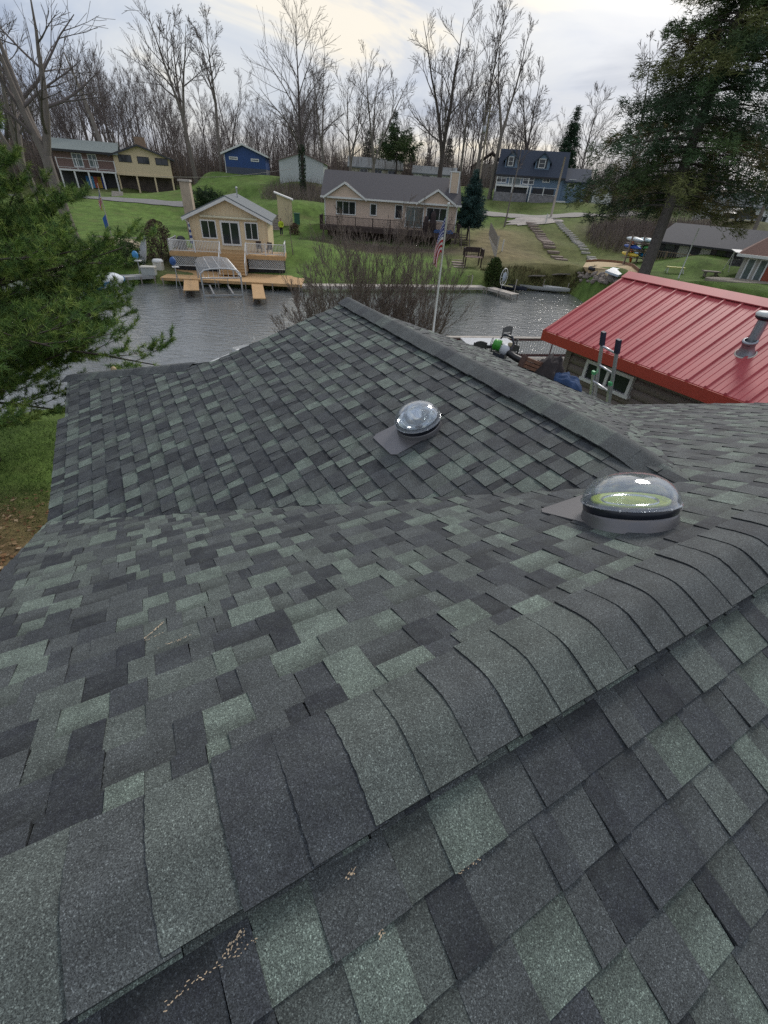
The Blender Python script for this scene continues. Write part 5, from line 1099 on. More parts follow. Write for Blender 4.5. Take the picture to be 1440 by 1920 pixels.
# ---- near bank: multi-stemmed bare shrubs
for i, (x, y, h, nst, spd, lb) in enumerate(((-3.4, 22.0, 6.8, 12, .55, 'bare reddish multi-stemmed shrub on the near bank, left of the gable peak'), (-1.0, 22.4, 7.4, 13, .45, 'tall bare reddish shrub on the near bank directly behind the gable peak'), (1.2, 23.2, 5.4, 10, .5, 'bare reddish shrub on the near bank beside the flagpole'))):
    R_ = random.Random(60 + i); root = thing('bare_shrub', lb, 'shrub', (x, y, ground(x, y))); T, C_ = Tw(), Tw()
    for k in range(nst):
        a = 2 * pi * k / nst + R_.uniform(-.4, .4); t = R_.uniform(.1, spd * 1.25); d = Vector((cos(a) * sin(t), sin(a) * sin(t), cos(t))); L = h * R_.uniform(.7, 1.05)
        n = 7; pts, _ = path(R_, Vector((cos(a) * .25, sin(a) * .25, -.2)), d, L, n, .09, .05); r = R_.uniform(.045, .075); rs = [max(.008, r * (1 - .85 * j / n)) for j in range(n + 1)]; T.tube(pts, rs, 6)
        for j in range(16):
            tt = .12 + .85 * (j + R_.random()) / 16; ii = min(n - 1, int(tt * n)); q = pts[ii].lerp(pts[ii + 1], tt * n - ii); dd = (pts[ii + 1] - pts[ii]).normalized()
            nd = (Matrix.Rotation(R_.uniform(.25, .75), 3, dd.cross(rvec(R_)).normalized()) @ dd); limb(R_, T, C_, q, nd, .022 * (1.1 - tt), L * .34 * (1.2 - .6 * tt) * R_.uniform(.6, 1.2), 1, 3, (0, 7, 5), .55, (.25, .65), .0058, .07, .14)
    T.build('trunk', mat('reddish_bark', (.17, .13, .105), rough=.9, var=.25, scale=5), root); C_.build('crown', twigr, root)
# ---- the near pine on the left
R_ = np.random.default_rng(77); rr_ = random.Random(77)
PX, PY = -9.6, 8.7; gz = ground(PX, PY); hP = 11.2 - gz
root = thing('white_pine', 'bushy soft-needled pine close by at the left edge', 'tree', (PX, PY, gz)); T = Tw(); T.tube([Vector((0, 0, -.4)), Vector((.1, 0, hP * .5)), Vector((0, .05, hP))], [.19, .12, .02], 9)
tufts = []
def twig(p, d, L, lev):
    n = 4; pts, dd = path(rr_, p, d, L, n, .12, .05 if lev else .02); T.tube(pts, [max(.004, .035 * L / 3 * (1 - .8 * i / n)) for i in range(n + 1)], 4 if lev == 0 else 3)
    if lev < 2:
        k = 11 if lev == 0 else 5
        for j in range(k):
            t = .25 + .72 * (j + rr_.random()) / k; i = min(n - 1, int(t * n)); q = pts[i].lerp(pts[i + 1], t * n - i); a = (pts[i + 1] - pts[i]).normalized()
            s = a.cross(Vector((0, 0, 1))).normalized() * (1 if j % 2 else -1); nd = (a * rr_.uniform(.5, 1) + s * rr_.uniform(.4, .9) + Vector((0, 0, rr_.uniform(-.1, .35)))).normalized()
            twig(q, nd, L * (.34 if lev == 0 else .45) * (1.25 - .6 * t) * rr_.uniform(.7, 1.2), lev + 1)
    m = 5 if lev == 2 else 5
    for k in range(m):
        t = 1 - .13 * k * (1.6 if lev < 2 else 1.2); i = min(n - 1, max(0, int(t * n - 1e-6))); q = pts[i].lerp(pts[i + 1], min(1, t * n - i)); tufts.append((q, (pts[i + 1] - pts[i]).normalized()))
W_ = 23
for w in range(W_):
    t = .17 + .79 * w / W_; z = hP * t; rad = 5.3 * (1 - t) ** .85 * (1.12 if .25 < t < .5 else 1.0) * (.8 if t < .3 else 1)
    for b in range(9):
        a = 2 * pi * (b + rr_.uniform(-.3, .3)) / 9 + w * .9
        if cos(a - .1) < -.3: continue         # the far side stands behind the trunk, out of the picture
        twig(Vector((0, 0, z)), Vector((cos(a), sin(a), rr_.uniform(.0, .3))).normalized(), rad * rr_.uniform(.8, 1.12), 0)
nt_, nn = len(tufts), 24; print('tufts', nt_)
V = np.zeros((nt_ * nn, 3, 3)); Cc = np.zeros((nt_ * nn, 3))
Pp = np.array([tuple(t[0]) for t in tufts]).repeat(nn, 0); Dd = np.array([tuple(t[1]) for t in tufts]).repeat(nn, 0)
f = Dd * R_.uniform(.25, 1.1, (len(Pp), 1)) + R_.normal(0, .55, (len(Pp), 3)); f /= np.linalg.norm(f, axis=1)[:, None]; g = np.cross(f, R_.normal(0, 1, (len(Pp), 3))); g /= np.linalg.norm(g, axis=1)[:, None]
l = R_.uniform(.08, .155, (len(Pp), 1)); b0 = Pp + R_.normal(0, .015, (len(Pp), 3)); V[:, 0] = b0 - g * .0048; V[:, 1] = b0 + g * .0048; V[:, 2] = b0 + f * l
tc_ = np.array(((.140, .220, .052), (.098, .170, .048), (.215, .285, .070), (.070, .128, .040)))[R_.integers(0, 4, nt_)] * R_.uniform(.8, 1.25, (nt_, 1)); Cc[:] = tc_.repeat(nn, 0) * R_.uniform(.8, 1.2, (len(Pp), 1))
T.build('trunk', barkd, root); tri_mesh('needles', V, Cc, leafm, root)
# grass blades and fallen leaves at the near left
n = 26000; V = np.zeros((n, 3, 3)); Cc = np.zeros((n, 3))
for i in range(n):
    x, y = rg.uniform(-12, -4.6), rg.uniform(1.5, 11); z = ground(x, y); h = rg.uniform(.03, .10); a = rg.uniform(0, 3.14); dx, dy = rg.normal(0, .03, 2); lf = 1 if hypot((x + 8.2) / 4.4, (y - 3.2) / 3.8) < rg.uniform(.7, 1.15) else 0
    V[i] = [(x - cos(a) * .006, y - sin(a) * .006, z), (x + cos(a) * .006, y + sin(a) * .006, z), (x + dx, y + dy, z + h * (.5 if lf else 1))]; Cc[i] = np.array((.16, .13, .06) if lf and rg.random() < .7 else (.055, .11, .02)) * rg.uniform(.6, 1.4)
tag(tri_mesh('grass', V, Cc, leafm), 'short grass growing on the ground at the near left', 'grass', kind='stuff')
n = 3200; V = np.zeros((n, 4, 3)); Cc = np.zeros((n, 3))
for i in range(n):
    while True:
        x, y = rg.uniform(-12, -4.4), rg.uniform(-.5, 7.5)
        if hypot((x + 8.0) / 4.4, (y - 3.2) / 3.8) < rg.uniform(.6, 1.2): break
    z = ground(x, y) + rg.uniform(.01, .04); s = rg.uniform(.02, .055); a = rg.uniform(0, 6.28)
    for k in range(4): V[i, k] = (x + s * cos(a + k * 1.57) * (1 if k % 2 else .6), y + s * sin(a + k * 1.57) * (1 if k % 2 else .6), z + rg.uniform(-.012, .02))
    Cc[i] = np.array(((.22, .12, .06), (.30, .20, .11), (.14, .07, .035), (.40, .30, .19))[rg.integers(4)]) * rg.uniform(.7, 1.2)
tag(tri_mesh('fallen_leaves', V, Cc, leafm), 'brown fallen leaves scattered on the ground at the near left', 'leaves', kind='stuff')
# ================================================================== RED-ROOFED CABIN NEXT DOOR (house coordinates)
redm = mat('red_metal_roof', (.42, .078, .084), rough=.5, var=.14, scale=1.5, spec=.3, stretch=(.4, 3, 1))
redf = mat('red_fascia', (.36, .045, .025), rough=.5, var=.08)
logm = mat('taupe_log_siding', (.175, .145, .125), rough=.7, var=.1, scale=2, stretch=(.4, .4, 4))
hc = CAM + HU * 0 + HV * 0
def hthing(name, label, cat, u, v, z, rot=0, group=None): p = HW(u, v, z); return thing(name, label, cat, p, A1 + rot, group)
cab = thing('red_roof_cabin', 'neighbouring log-sided cabin with a ribbed red metal roof', 'house', (0, 0, CAMZ), A1)
EU, RU, EZ, RZ, V1, V2 = 7.6, 9.7, -2.2, -1.2, 6.65, -6.0
sl_ = (RZ - EZ) / (RU - EU)
m = MB()
for (ua, ub, za, zb_) in ((EU, RU, EZ, RZ), (2 * RU - EU, RU, EZ, RZ)):
    m.prism([(ua, V1, za), (ub, V1, zb_), (ub, V2, zb_), (ua, V2, za)], (0, 0, -.03))
    n = int((V1 - V2) / .305)
    for i in range(n + 1):
        v = V1 - .03 - i * .305; h = .028
        m.prism([(ua, v - .028, za), (ua, v + .028, za), (ua, v + .012, za + h), (ua, v - .012, za + h)], (ub - ua, 0, zb_ - za))
        for k in (.1, .2):
            if i < n: m.prism([(ua, v - k - .006, za + .0), (ua, v - k + .006, za + .0), (ua, v - k, za + .006)], (ub - ua, 0, zb_ - za))
m.build('roof', redm, cab)
m = MB()
for s in (-1, 1): m.prism([(RU, V1 + .02, RZ + .05), (RU + s * .2, V1 + .02, RZ + .045 - .2 * sl_), (RU + s * .2, V1 + .02, RZ + .03 - .2 * sl_), (RU, V1 + .02, RZ + .035)], (0, V2 - V1 - .04, 0))
m.build('ridge_trim', redm, cab)
m = MB(); m.box(EU - .03, EU, V2, V1, EZ - .2, EZ - .012); m.prism([(EU - .03, V1, EZ - .2), (EU - .03, V1, EZ), (RU, V1, RZ + .0), (2 * RU - EU, V1, EZ), (2 * RU - EU, V1, EZ - .2), (RU, V1, RZ - .2)], (0, .03, 0)); m.build('fascia', redf, cab)
m = MB(); m.box(EU, EU + .4, V2, V1, EZ - .2, EZ - .17); m.build('soffit', redf, cab)
WU = EU + .38; WT = EZ - .2; V1w = V1 - .45
m = MB(); m.smooth = True
k = 18; prof = []
def logs(va, vb, name, par):
    m = MB(); m.smooth = True; hgt_ = 2.9; n = 17; lh = hgt_ / n
    for i in range(n):
        z0 = WT - hgt_ + i * lh; pts = []
        for q in range(6): a = -pi / 2 + pi * q / 5; pts.append((WU - .045 * cos(a) - .0, z0 + lh / 2 + lh / 2 * sin(a)))
        m.add([(x, va, z) for x, z in pts] + [(x, vb, z) for x, z in pts], [(j, j + 1, j + 7, j + 6) for j in range(5)])
    m.smooth = False; m.box(WU, WU + .1, vb, va, WT - hgt_, WT); return m.build(name, logm, par)
wl = logs(V1w, .9, 'wall', cab)
m = MB(); m.box(WU - .07, WU + .05, V1w - .12, V1w + .02, WT - 2.9, WT); m.build('corner_board', logm, cab)
m = MB(); m.box(WU, 2 * RU - WU, V1w - .08, V1w, WT - 2.9, WT); m.prism([(WU, V1w - .02, WT), (2 * RU - WU, V1w - .02, WT), (RU, V1w - .02, RZ - .2)], (0, -.08, 0)); m.box(2 * RU - WU - .1, 2 * RU - WU, V2 + .4, V1w - .08, WT - 2.9, WT); m.build('far_wall', logm, cab)
m = MB(); m.box(WU + .3, WU + .4, V2 + .4, .9, WT - 2.9, WT); m.build('green_wall', mat('sage_siding', (.34, .40, .36), rough=.6, var=.05, scale=1.5, stretch=(.3, .3, 8)), cab)
m = MB(); m.box(WU - .06, WU + .3, .82, .92, WT - 2.9, WT); m.build('corner_trim', trim, cab)
def wallpt(px, py, U=None):
    U = U or WU - .06; d = ray(px, py); h = Vector((d.dot(HU), d.dot(HV), d.z)); return h * (U / h.x)
a = wallpt(1100, 655); b = wallpt(1185, 738); c = wallpt(1098, 700)
va, vb = wallpt(1092, 708).y, wallpt(1178, 742).y; zt_, zb_ = WT - .12, wallpt(1092, 711).z; print('win', va, vb, zt_, zb_)
wb = thing('tmp', None, None)
m = MB(); x0, x1 = WU - .11, WU + .01; ft = .06
m.box(x0, x1, vb, va, zt_ - ft, zt_); m.box(x0 - .02, x1, vb - .03, va + .03, zb_, zb_ + ft); m.box(x0, x1, vb, vb + ft, zb_ + ft, zt_ - ft); m.box(x0, x1, va - ft, va, zb_ + ft, zt_ - ft); vm = (va + vb) / 2; m.box(x0 + .01, x1, vm - .03, vm + .03, zb_ + ft, zt_ - ft)
wf = m.build('window', trim, cab); m = MB(); m.box(x0 + .04, x1, vb + ft * .7, va - ft * .7, zb_ + ft * .7, zt_ - ft * .7); m.build('pane', gls, wf)
bpy.data.objects.remove(wb)
# flue on the red roof
def roofpt(px, py):
    d = ray(px, py); h = Vector((d.dot(HU), d.dot(HV), d.z)); t = (EZ - sl_ * EU) / (h.z - sl_ * h.x); return h * t
f = roofpt(1398, 662); ft_ = mat('galvanised_pipe', (.30, .32, .35), rough=.4, var=.2, scale=3, metal=.7)
m = MB(); m.smooth = True; o_ = (f.x, f.y, f.z + .0); hh = .52; r = .072
m.lathe([(r, -.05), (r, hh)], o_, 20); m.lathe([(.135, -.02), (.105, .05), (.09, .10), (.09, .17), (.105, .175), (.105, .21), (.08, .215)], o_, 20, Vector((-sl_ * .7, 0, 1))); fl = m.build('flue_pipe', ft_, cab)
m = MB(); m.smooth = True; m.lathe([(.09, hh - .03), (.13, hh), (.13, hh + .03), (.09, hh + .03)], o_, 20); m.build('cap_band', ringm, fl)
m = MB(); m.smooth = True; m.lathe([(.14, hh + .03), (.145, hh + .055), (.12, hh + .085), (.0005, hh + .10)], o_, 20); m.build('flue_cap', mat('pale_cap', (.55, .58, .56), rough=.4), fl)
m = MB(); m.smooth = True; m.lathe([(.14, -.03), (.15, -.0), (.13, .01)], o_, 24, Vector((-sl_, 0, 1))); m.build('sealant', mat('sealant', (.5, .48, .42), rough=.5), fl)
# ================================================================== PATIO DECK BY THE WATER
DZ = -6.1                             # relative to the eye
d0 = H(800, 640, CAMZ + DZ)
pa_ = (H(970, 672, CAMZ + DZ)); pb_ = H(1070, 672, CAMZ + DZ); dr = (pb_ - pa_).normalized(); an = atan2(dr.y, dr.x)
ax_ = Vector((dr.x, dr.y, 0)).normalized(); ay_ = Vector((-ax_.y, ax_.x, 0))
t = thing('patio_deck', 'pale patio deck by the near bank, partly hidden behind the gable roof', 'deck', tuple(pa_), an)
m = MB()
for i in range(34): m.box(-7, 5, -4.9 + i * .15 + .005, -4.9 + (i + 1) * .15 - .005, -.05, 0)
m.box(-7, 5, -4.9, .2, -.25, -.06); m.build('decking', mat('bleached_board', (.46, .42, .36), rough=.8, var=.12, scale=3), t)
for x in (-6.5, -3, 0, 3, 4.8):
    for y in (-4.5, 0): m = MB(); m.box(x - .08, x + .08, y - .08, y + .08, -2.4, -.25); m.build('post', dbrown, t)
redw = mat('oxblood_wood', (.075, .03, .028), rough=.7, var=.15)
m = MB(); L0, L1 = -6.9, 4.9
m.box(L0, L1, .0, .09, .80, .90); m.box(L0, L1, .02, .07, .08, .2); 
for x in (-6.8, -4, -1.2, 1.6, 4.6): m.box(x - .05, x + .05, .0, .1, -.1, .9)
m.build('railing', redw, t)
m = MB(); m.box(L0, L1, -.05, .18, .90, .94); m.build('rail_cap', palew, t)
m = MB(); x = L0 + .1
while x < L1: m.box(x - .028, x + .028, -.018, .018, .2, .80); x += .13
m.build('balusters', mat('pale_baluster', (.5, .5, .48), rough=.6), t)
def on_deck(px, py, z): p = H(px, py, CAMZ + DZ + z); return p
chair_m = mat('charcoal_plastic', (.032, .032, .036), rough=.55, var=.1); chair_g = mat('grey_plastic', (.10, .10, .105), rough=.55, var=.1)
c0_ = on_deck(862, 633, 1.08); c1_ = on_deck(950, 634, 1.08); c2_ = on_deck(963, 647, 1.08); c3_ = on_deck(885, 646, 1.08)
tx = (c1_ - c0_); tl = min(3.0, tx.length); tx.z = 0; tx.normalize(); ty = Vector((-tx.y, tx.x, 0)); cc = (c0_ + c1_ + c2_ + c3_) / 4
ta = atan2(tx.y, tx.x)
SC = 1.08 / .74
t = thing('patio_table', 'long pale grey bar-height patio table by the deck railing', 'table', (cc.x, cc.y, CAMZ + DZ), ta); t.scale = (1, 1, SC); m = MB()
for i in range(6): m.box(-tl / 2, tl / 2, -.5 + i * .168, -.5 + i * .168 + .16, .71, .74)
m.build('tabletop', mat('pale_table', (.42, .44, .46), rough=.5, var=.06), t); m = MB(); m.box(-tl / 2 + .1, tl / 2 - .1, -.42, -.38, .62, .71); m.box(-tl / 2 + .1, tl / 2 - .1, .38, .42, .62, .71); m.build('apron', chair_m, t)
for x in (-tl / 2 + .15, tl / 2 - .15):
    for y in (-.4, .4): m = MB(); m.box(x - .04, x + .04, y - .04, y + .04, 0, .71); m.build('leg', chair_m, t)
def pchair(label, pos, rot, mt):
    t = thing('patio_chair', label, 'chair', pos, rot, 'patio chairs round the pale table'); t.scale = (1, 1, 1.38); m = MB()
    for i in range(4): m.box(-.24, .24, -.24 + i * .12, -.24 + i * .12 + .105, .42, .45)
    m.build('seat', mt, t); m = MB()
    n = 8
    for i in range(n):                 # curved top slat
        x = -.27 + .54 * i / n; zc = .06 * (1 - ((i + .5) / n * 2 - 1) ** 2); m.prism([(x, .25, .80), (x + .54 / n, .25, .80), (x + .54 / n, .25, .93 + zc), (x, .25, .93 + zc)], (0, .04, 0))
    m.box(-.27, .27, .25, .285, .66, .76); m.box(-.27, .27, .25, .285, .52, .62); m.box(-.28, -.23, .245, .295, .4, .95); m.box(.23, .28, .245, .295, .4, .95); m.build('backrest', mt, t)
    for x in (-.25, .25):
        for y in (-.23, .26): m = MB(); m.box(x - .03, x + .03, y - .03, y + .03, 0, .42); m.build('leg', mt, t)
        m = MB(); m.box(x - .035, x + .035, -.26, .28, .62, .65); m.box(x - .025, x + .025, -.24, -.19, .42, .62); m.build('armrest', mt, t)
for px, py, lb, r in ((897, 639, 'dark patio chair at the table, leftmost of the row facing the water', pi), (930, 642, 'dark patio chair at the table, middle of the row facing the water', pi), (957, 645, 'dark patio chair at the table, rightmost of the row facing the water', pi)):
    p = on_deck(px, py, 1.3); pchair(lb, p - ay_ * 0 - Vector((0, 0, 1.3)), ta + pi, chair_m)
p = on_deck(961, 616, 1.32); pchair('grey patio chair at the far right corner of the table, facing the viewer', p - Vector((0, 0, 1.32)), ta + .35, chair_g)
# ================================================================== ON THE GABLE ROOF
def P4(px, py): return on_plane(px, py, PL4)
def roofthing(name, label, cat, u, v, rot=0, lift=.012):
    """stands on the right slope of the gable wing, tilted with it"""
    t = thing(name, label, cat, HW(u, v, z4(u) + lift), 0); M = Matrix.Rotation(A1, 3, 'Z') @ Matrix.Rotation(atan(M4), 3, 'Y') @ Matrix.Rotation(rot, 3, 'Z'); t.rotation_euler = M.to_euler(); return t
q = P4(958, 682); print('tool', q); 
grn = mat('bright_green_plastic', (.05, .30, .03), rough=.4, var=.1); wpl = mat('pale_grey_plastic', (.55, .57, .6), rough=.4, var=.1)
t = roofthing('leaf_blower', 'green, white and black blower with a thick black nozzle lying on the gable roof', 'leaf blower', 5.30, 5.42, -1.05); t.scale = (.86,) * 3
m = MB(); m.smooth = True; m.blob((.02, 0, .15), .10, 1.1, .8, 1, 10, .05); m.build('motor_housing', wpl, t)
m = MB(); m.smooth = True; m.lathe([(.0005, -.10), (.07, -.10), (.075, -.08), (.10, -.08), (.105, -.04), (.095, -.03), (.105, -.02), (.10, .05), (.05, .06)], (-.13, 0, .18), 20, (1, .1, .1)); m.build('fan_cover', grn, t)
m = MB(); m.smooth = True; m.lathe([(.075, -.006), (.085, .0), (.075, .006)], (-.275, 0, .2), 16, (1, .1, .1)); m.build('intake_ring', ringm, t)
m = MB(); m.smooth = True; m.tube([(.05, 0, .14), (.25, .0, .10), (.5, .0, .08), (.74, 0, .07)], [.055, .06, .066, .07], 12); m.build('nozzle', mat('black_nozzle', (.02, .02, .02), rough=.5), t)
m = MB(); m.smooth = True; m.tube([(-.14, 0, .30), (-.10, 0, .40), (.06, 0, .40), (.14, 0, .30), (.13, 0, .2)], [.022, .024, .024, .022, .02], 8); m.build('handle', ringm, t)
m = MB(); m.box(-.14, .1, -.09, .09, 0, .05); m.build('base', ringm, t)
m = MB(); m.smooth = True; m.blob((.09, .03, .27), .055, 1.2, .8, .8, 6, 0); m.build('throttle_cap', mat('brass_cap', (.4, .33, .2), rough=.5), t)
def cloth_heap(name, label, cat, u, v, L, W, Hh, col, rot, seed, pk=1.4):
    R_ = random.Random(seed); t_ = MB(); t_.smooth = True; n, mm = 26, 18; vs = []
    ph = [R_.uniform(0, 6.28) for _ in range(8)]
    for i in range(n):
        for j in range(mm):
            x, y = i / (n - 1) * 2 - 1, j / (mm - 1) * 2 - 1; e = max(0, 1 - abs(x) ** 2.4) * max(0, 1 - abs(y) ** 2.4)
            fold = .10 * sin(5 * x + 3 * y + ph[0]) + .08 * sin(9 * y - 4 * x + ph[1]) + .06 * sin(13 * x + 5 * y + ph[2]) + .04 * sin(21 * y + 8 * x + ph[3])
            z = Hh * (e ** .55) * (.8 + pk * fold) ; rr = 1 + .12 * sin(3 * atan2(y, x) + ph[4]) + .06 * sin(7 * atan2(y, x) + ph[5])
            vs.append((x * L / 2 * rr + .02 * sin(9 * y + ph[6]), y * W / 2 * rr, max(.003, z)))
    t_.add(vs, [(i * mm + j, (i + 1) * mm + j, (i + 1) * mm + j + 1, i * mm + j + 1) for i in range(n - 1) for j in range(mm - 1)])
    o = t_.build(name, mat(name + '_cloth', col, rough=.9, var=.35, scale=9, bump=.3)); M = Matrix.Rotation(A1, 3, 'Z') @ Matrix.Rotation(atan(M4), 3, 'Y') @ Matrix.Rotation(rot, 3, 'Z')
    o.location = HW(u, v, z4(u) + .01); o.rotation_euler = M.to_euler(); return tag(o, label, cat)
# positions along the eave edge of the slope
def at_u(px, u): d = ray(px, 700); 
cloth_heap('dark_jacket', 'dark brown jacket heaped on the gable roof behind a wooden box', 'jacket', 5.72, 4.74, .50, .46, .36, (.035, .028, .028), .3, 5)
cloth_heap('blue_jeans', 'crumpled blue denim clothing lying beside the dark jacket', 'clothing', 5.80, 4.40, .32, .55, .17, (.03, .065, .15), .15, 8, 1.3)
t = roofthing('wooden_box', 'small wooden box tipped on the gable roof in front of the dark jacket', 'box', 5.42, 4.88, -.5); m = MB()
for i in range(3): m.box(-.14, .14, -.1, .1, .01 + i * .055, .055 + i * .055)
m.build('slats', mat('red_brown_wood', (.20, .10, .06), rough=.8, var=.4, scale=9), t); m = MB(); m.box(-.145, -.125, -.105, .105, 0, .18); m.box(.125, .145, -.105, .105, 0, .18); m.build('end_board', mat('dark_board', (.10, .05, .035), rough=.8), t)
t = roofthing('cardboard_carton', 'orange-tan carton wedged between the wooden box and the jacket', 'carton', 5.62, 4.80, .9); m = MB(); m.box(-.06, .06, -.09, .09, 0, .17); m.build('carton_body', mat('tan_card', (.50, .27, .09), rough=.8), t); m = MB(); m.prism([(-.06, -.09, .17), (.06, -.09, .17), (.10, -.02, .20), (-.05, 0, .21)], (0, 0, .004)); m.build('flap', MATS['tan_card'], t)
# extension ladder at the eave
t = hthing('extension_ladder', 'aluminium extension ladder with dark foot caps leaning between our eave and the red cabin', 'ladder', 6.46, 4.12, -2.60, -.35)
alu = mat('ladder_aluminium', (.52, .53, .55), rough=.38, var=.12, scale=5, metal=.75); cap_ = mat('navy_cap', (.018, .022, .045), rough=.6); gcap = mat('green_guide', (.10, .45, .18), rough=.5)
tiltv = Vector((-.24, 0, 1)).normalized(); wv = Vector((0, 1, 0)); nv_ = tiltv.cross(wv)
def lsec(y0, y1, s0, s1, off, name):
    g_ = MB(); o = nv_ * off
    for y in (y0, y1):
        g_.bar(o + wv * y + tiltv * s0, o + wv * y + tiltv * s1, .026, .062, wv)
    return g_.build(name, alu, t), o
r1, o1 = lsec(-.2, .2, -2.4, .98, 0, 'fly_rails'); r2, o2 = lsec(-.24, .24, -2.6, .42, .05, 'base_rails')
s = -2.2
while s < .95:
    m = MB(); m.smooth = True; m.tube([o1 + wv * -.2 + tiltv * s, o1 + wv * .2 + tiltv * s], .017, 8); m.build('rung', alu, t)
    if s < .35: m = MB(); m.smooth = True; m.tube([o2 + wv * -.24 + tiltv * (s + .04), o2 + wv * .24 + tiltv * (s + .04)], .017, 8); m.build('rung', alu, t)
    s += .305
for y in (-.2, .2): m = MB(); m.bar(wv * y + tiltv * .86, wv * y + tiltv * 1.06, .045, .085, wv); m.build('end_cap', cap_, t)
for y in (-.24, .24): m = MB(); m.bar(o2 + wv * y + tiltv * .39, o2 + wv * y + tiltv * .44, .035, .07, wv); m.build('guide_cap', gcap, t)
# round tan finial beyond the left rake
p = P(213, 692, 8.9); m = MB(); m.smooth = True; m.blob((0, 0, 0), .045, n=10, jit=.02); m.tube([(0, 0, -.04), (.02, .01, -.6), (.05, 0, -3.2)], [.012, .012, .02], 6); o = m.build('garden_finial', mat('tan_ball', (.45, .34, .20), rough=.6, var=.15)); o.location = p; tag(o, 'tan ball-topped stake standing just beyond the left edge of the roof', 'stake')
# white moored thing poking above the left rake
p = H(462, 655, .1); t = thing('moored_paddleboat', 'bow of a small white boat with a curved rail just above the left roof edge', 'boat', (p.x, p.y, 0), .9); t.scale = (.5, .5, .6)
m = MB(); m.smooth = True
def hull(mb, L, Wd, D, z0, n=10, bow=1.0, k=7):
    vs = []
    for i in range(n + 1):
        s = i / n; w = Wd / 2 * (sin(min(1, (1 - s) * 1.6) * pi / 2) ** .8 if s > .4 else 1); h = z0 + .12 * D * s * s * bow
        for j in range(k): a = pi * j / (k - 1); vs.append((L * (s - .5), -w * cos(a), h + D * (1 - sin(a) * (1 - .35 * s ** 3))))
    mb.add(vs, [(i * k + j, i * k + j + 1, (i + 1) * k + j + 1, (i + 1) * k + j) for i in range(n) for j in range(k - 1)]); mb.add(vs[:k], [tuple(range(k))])
hull(m, 3.0, 1.3, .55, -.12); m.build('hull', wht, t); m = MB(); m.box(-1.4, .6, -.5, .5, .18, .24); m.build('deck', wht, t); m = MB(); m.smooth = True; m.tube([(.9, -.3, .4), (1.0, -.3, .9), (1.15, 0, 1.15), (1.0, .3, .9), (.9, .3, .4)], .03, 6); m.build('bow_rail', trim, t)
# ================================================================== FLAGS
flagm = mat('flag_cloth', (1, 1, 1), rough=.8, attr=True, var=.06)
def usflag(root, L, hoist, ztop, gather, seed, drop=True):
    """limp flag: hoist edge on the pole, the fly hanging down in folds"""
    mb = MB(); n, mm = 60, 39; R_ = random.Random(seed)
    def pos(a, b):                     # a along the fly 0..1, b down the hoist 0..1
        x = .05 + gather * (a ** .8) * (.55 + .25 * sin(4 * b)) * (1 - .45 * a * a)
        z = ztop - b * hoist * (1 - .75 * a ** .8) - L * .94 * (a ** 1.15) - .1 * a * (1 - b)
        y = .07 * sin(9 * b + 3 * a) * min(1, a * 3) + .05 * sin(17 * b + 2) * a + .05 * sin(6 * a)
        return Vector((-x, y, z))
    for i in range(n):
        for j in range(mm):
            a, b = (i + .5) / n, (j + .5) / mm; st = int(b * 13); red = st % 2 == 0
            c = (.42, .02, .03) if red else (.62, .61, .60)
            if a < .4 and st < 7:
                c = (.025, .035, .16); ga, gb = a / .4 * 12, b / (7 / 13) * 10
                if abs(ga % 2 - 1 - (0 if int(gb) % 2 == 0 else 0)) < .34 and abs(gb % 2 - 1) < .42: c = (.6, .6, .6)
            mb.col = c; mb.add([pos(i / n, j / mm), pos((i + 1) / n, j / mm), pos((i + 1) / n, (j + 1) / mm), pos(i / n, (j + 1) / mm)], [(0, 1, 2, 3)])
    return mb.build('flag', flagm, root)
b = P(812, 624, 20); z_ = P(841, 384, 20).z; gz = ground(b.x, b.y)
t = thing('flagpole', 'white flagpole on the near bank with a limp American flag', 'flagpole', (b.x, b.y, gz))
m = MB(); m.smooth = True; m.tube([(0, 0, -.2), (0, 0, z_ - gz)], [.045, .03], 10); m.build('pole', wht, t); m = MB(); m.smooth = True; m.blob((0, 0, z_ - gz + .03), .05, n=6, jit=0); m.build('finial', wht, t)
usflag(t, 1.5, 1.2, z_ - gz - .38, .62, 1)
m = MB(); m.tube([(-.06, .02, .8), (-.05, .02, z_ - gz - .5)], .008, 4); m.build('halyard', palew, t)
b = P(201, 412, 62); z_ = P(182, 343, 62).z; gz = ground(b.x, b.y); t = thing('flagpole', 'small flagpole on the far left lawn with a striped flag over a blue one', 'flagpole', (b.x, b.y, gz)); m = MB(); m.tube([(0, 0, -.2), (0, 0, z_ - gz)], [.05, .035], 8); m.build('pole', palew, t); usflag(t, 1.6, 1.2, z_ - gz - .5, .7, 2)
m = MB(); m.prism([(-.04, 0, z_ - gz - 2.6), (-.5, .05, z_ - gz - 3.0), (-.45, 0, z_ - gz - 3.9), (-.04, 0, z_ - gz - 3.6)], (0, .02, 0)); m.build('blue_flag', mat('blue_cloth', (.03, .10, .35), rough=.8), t)
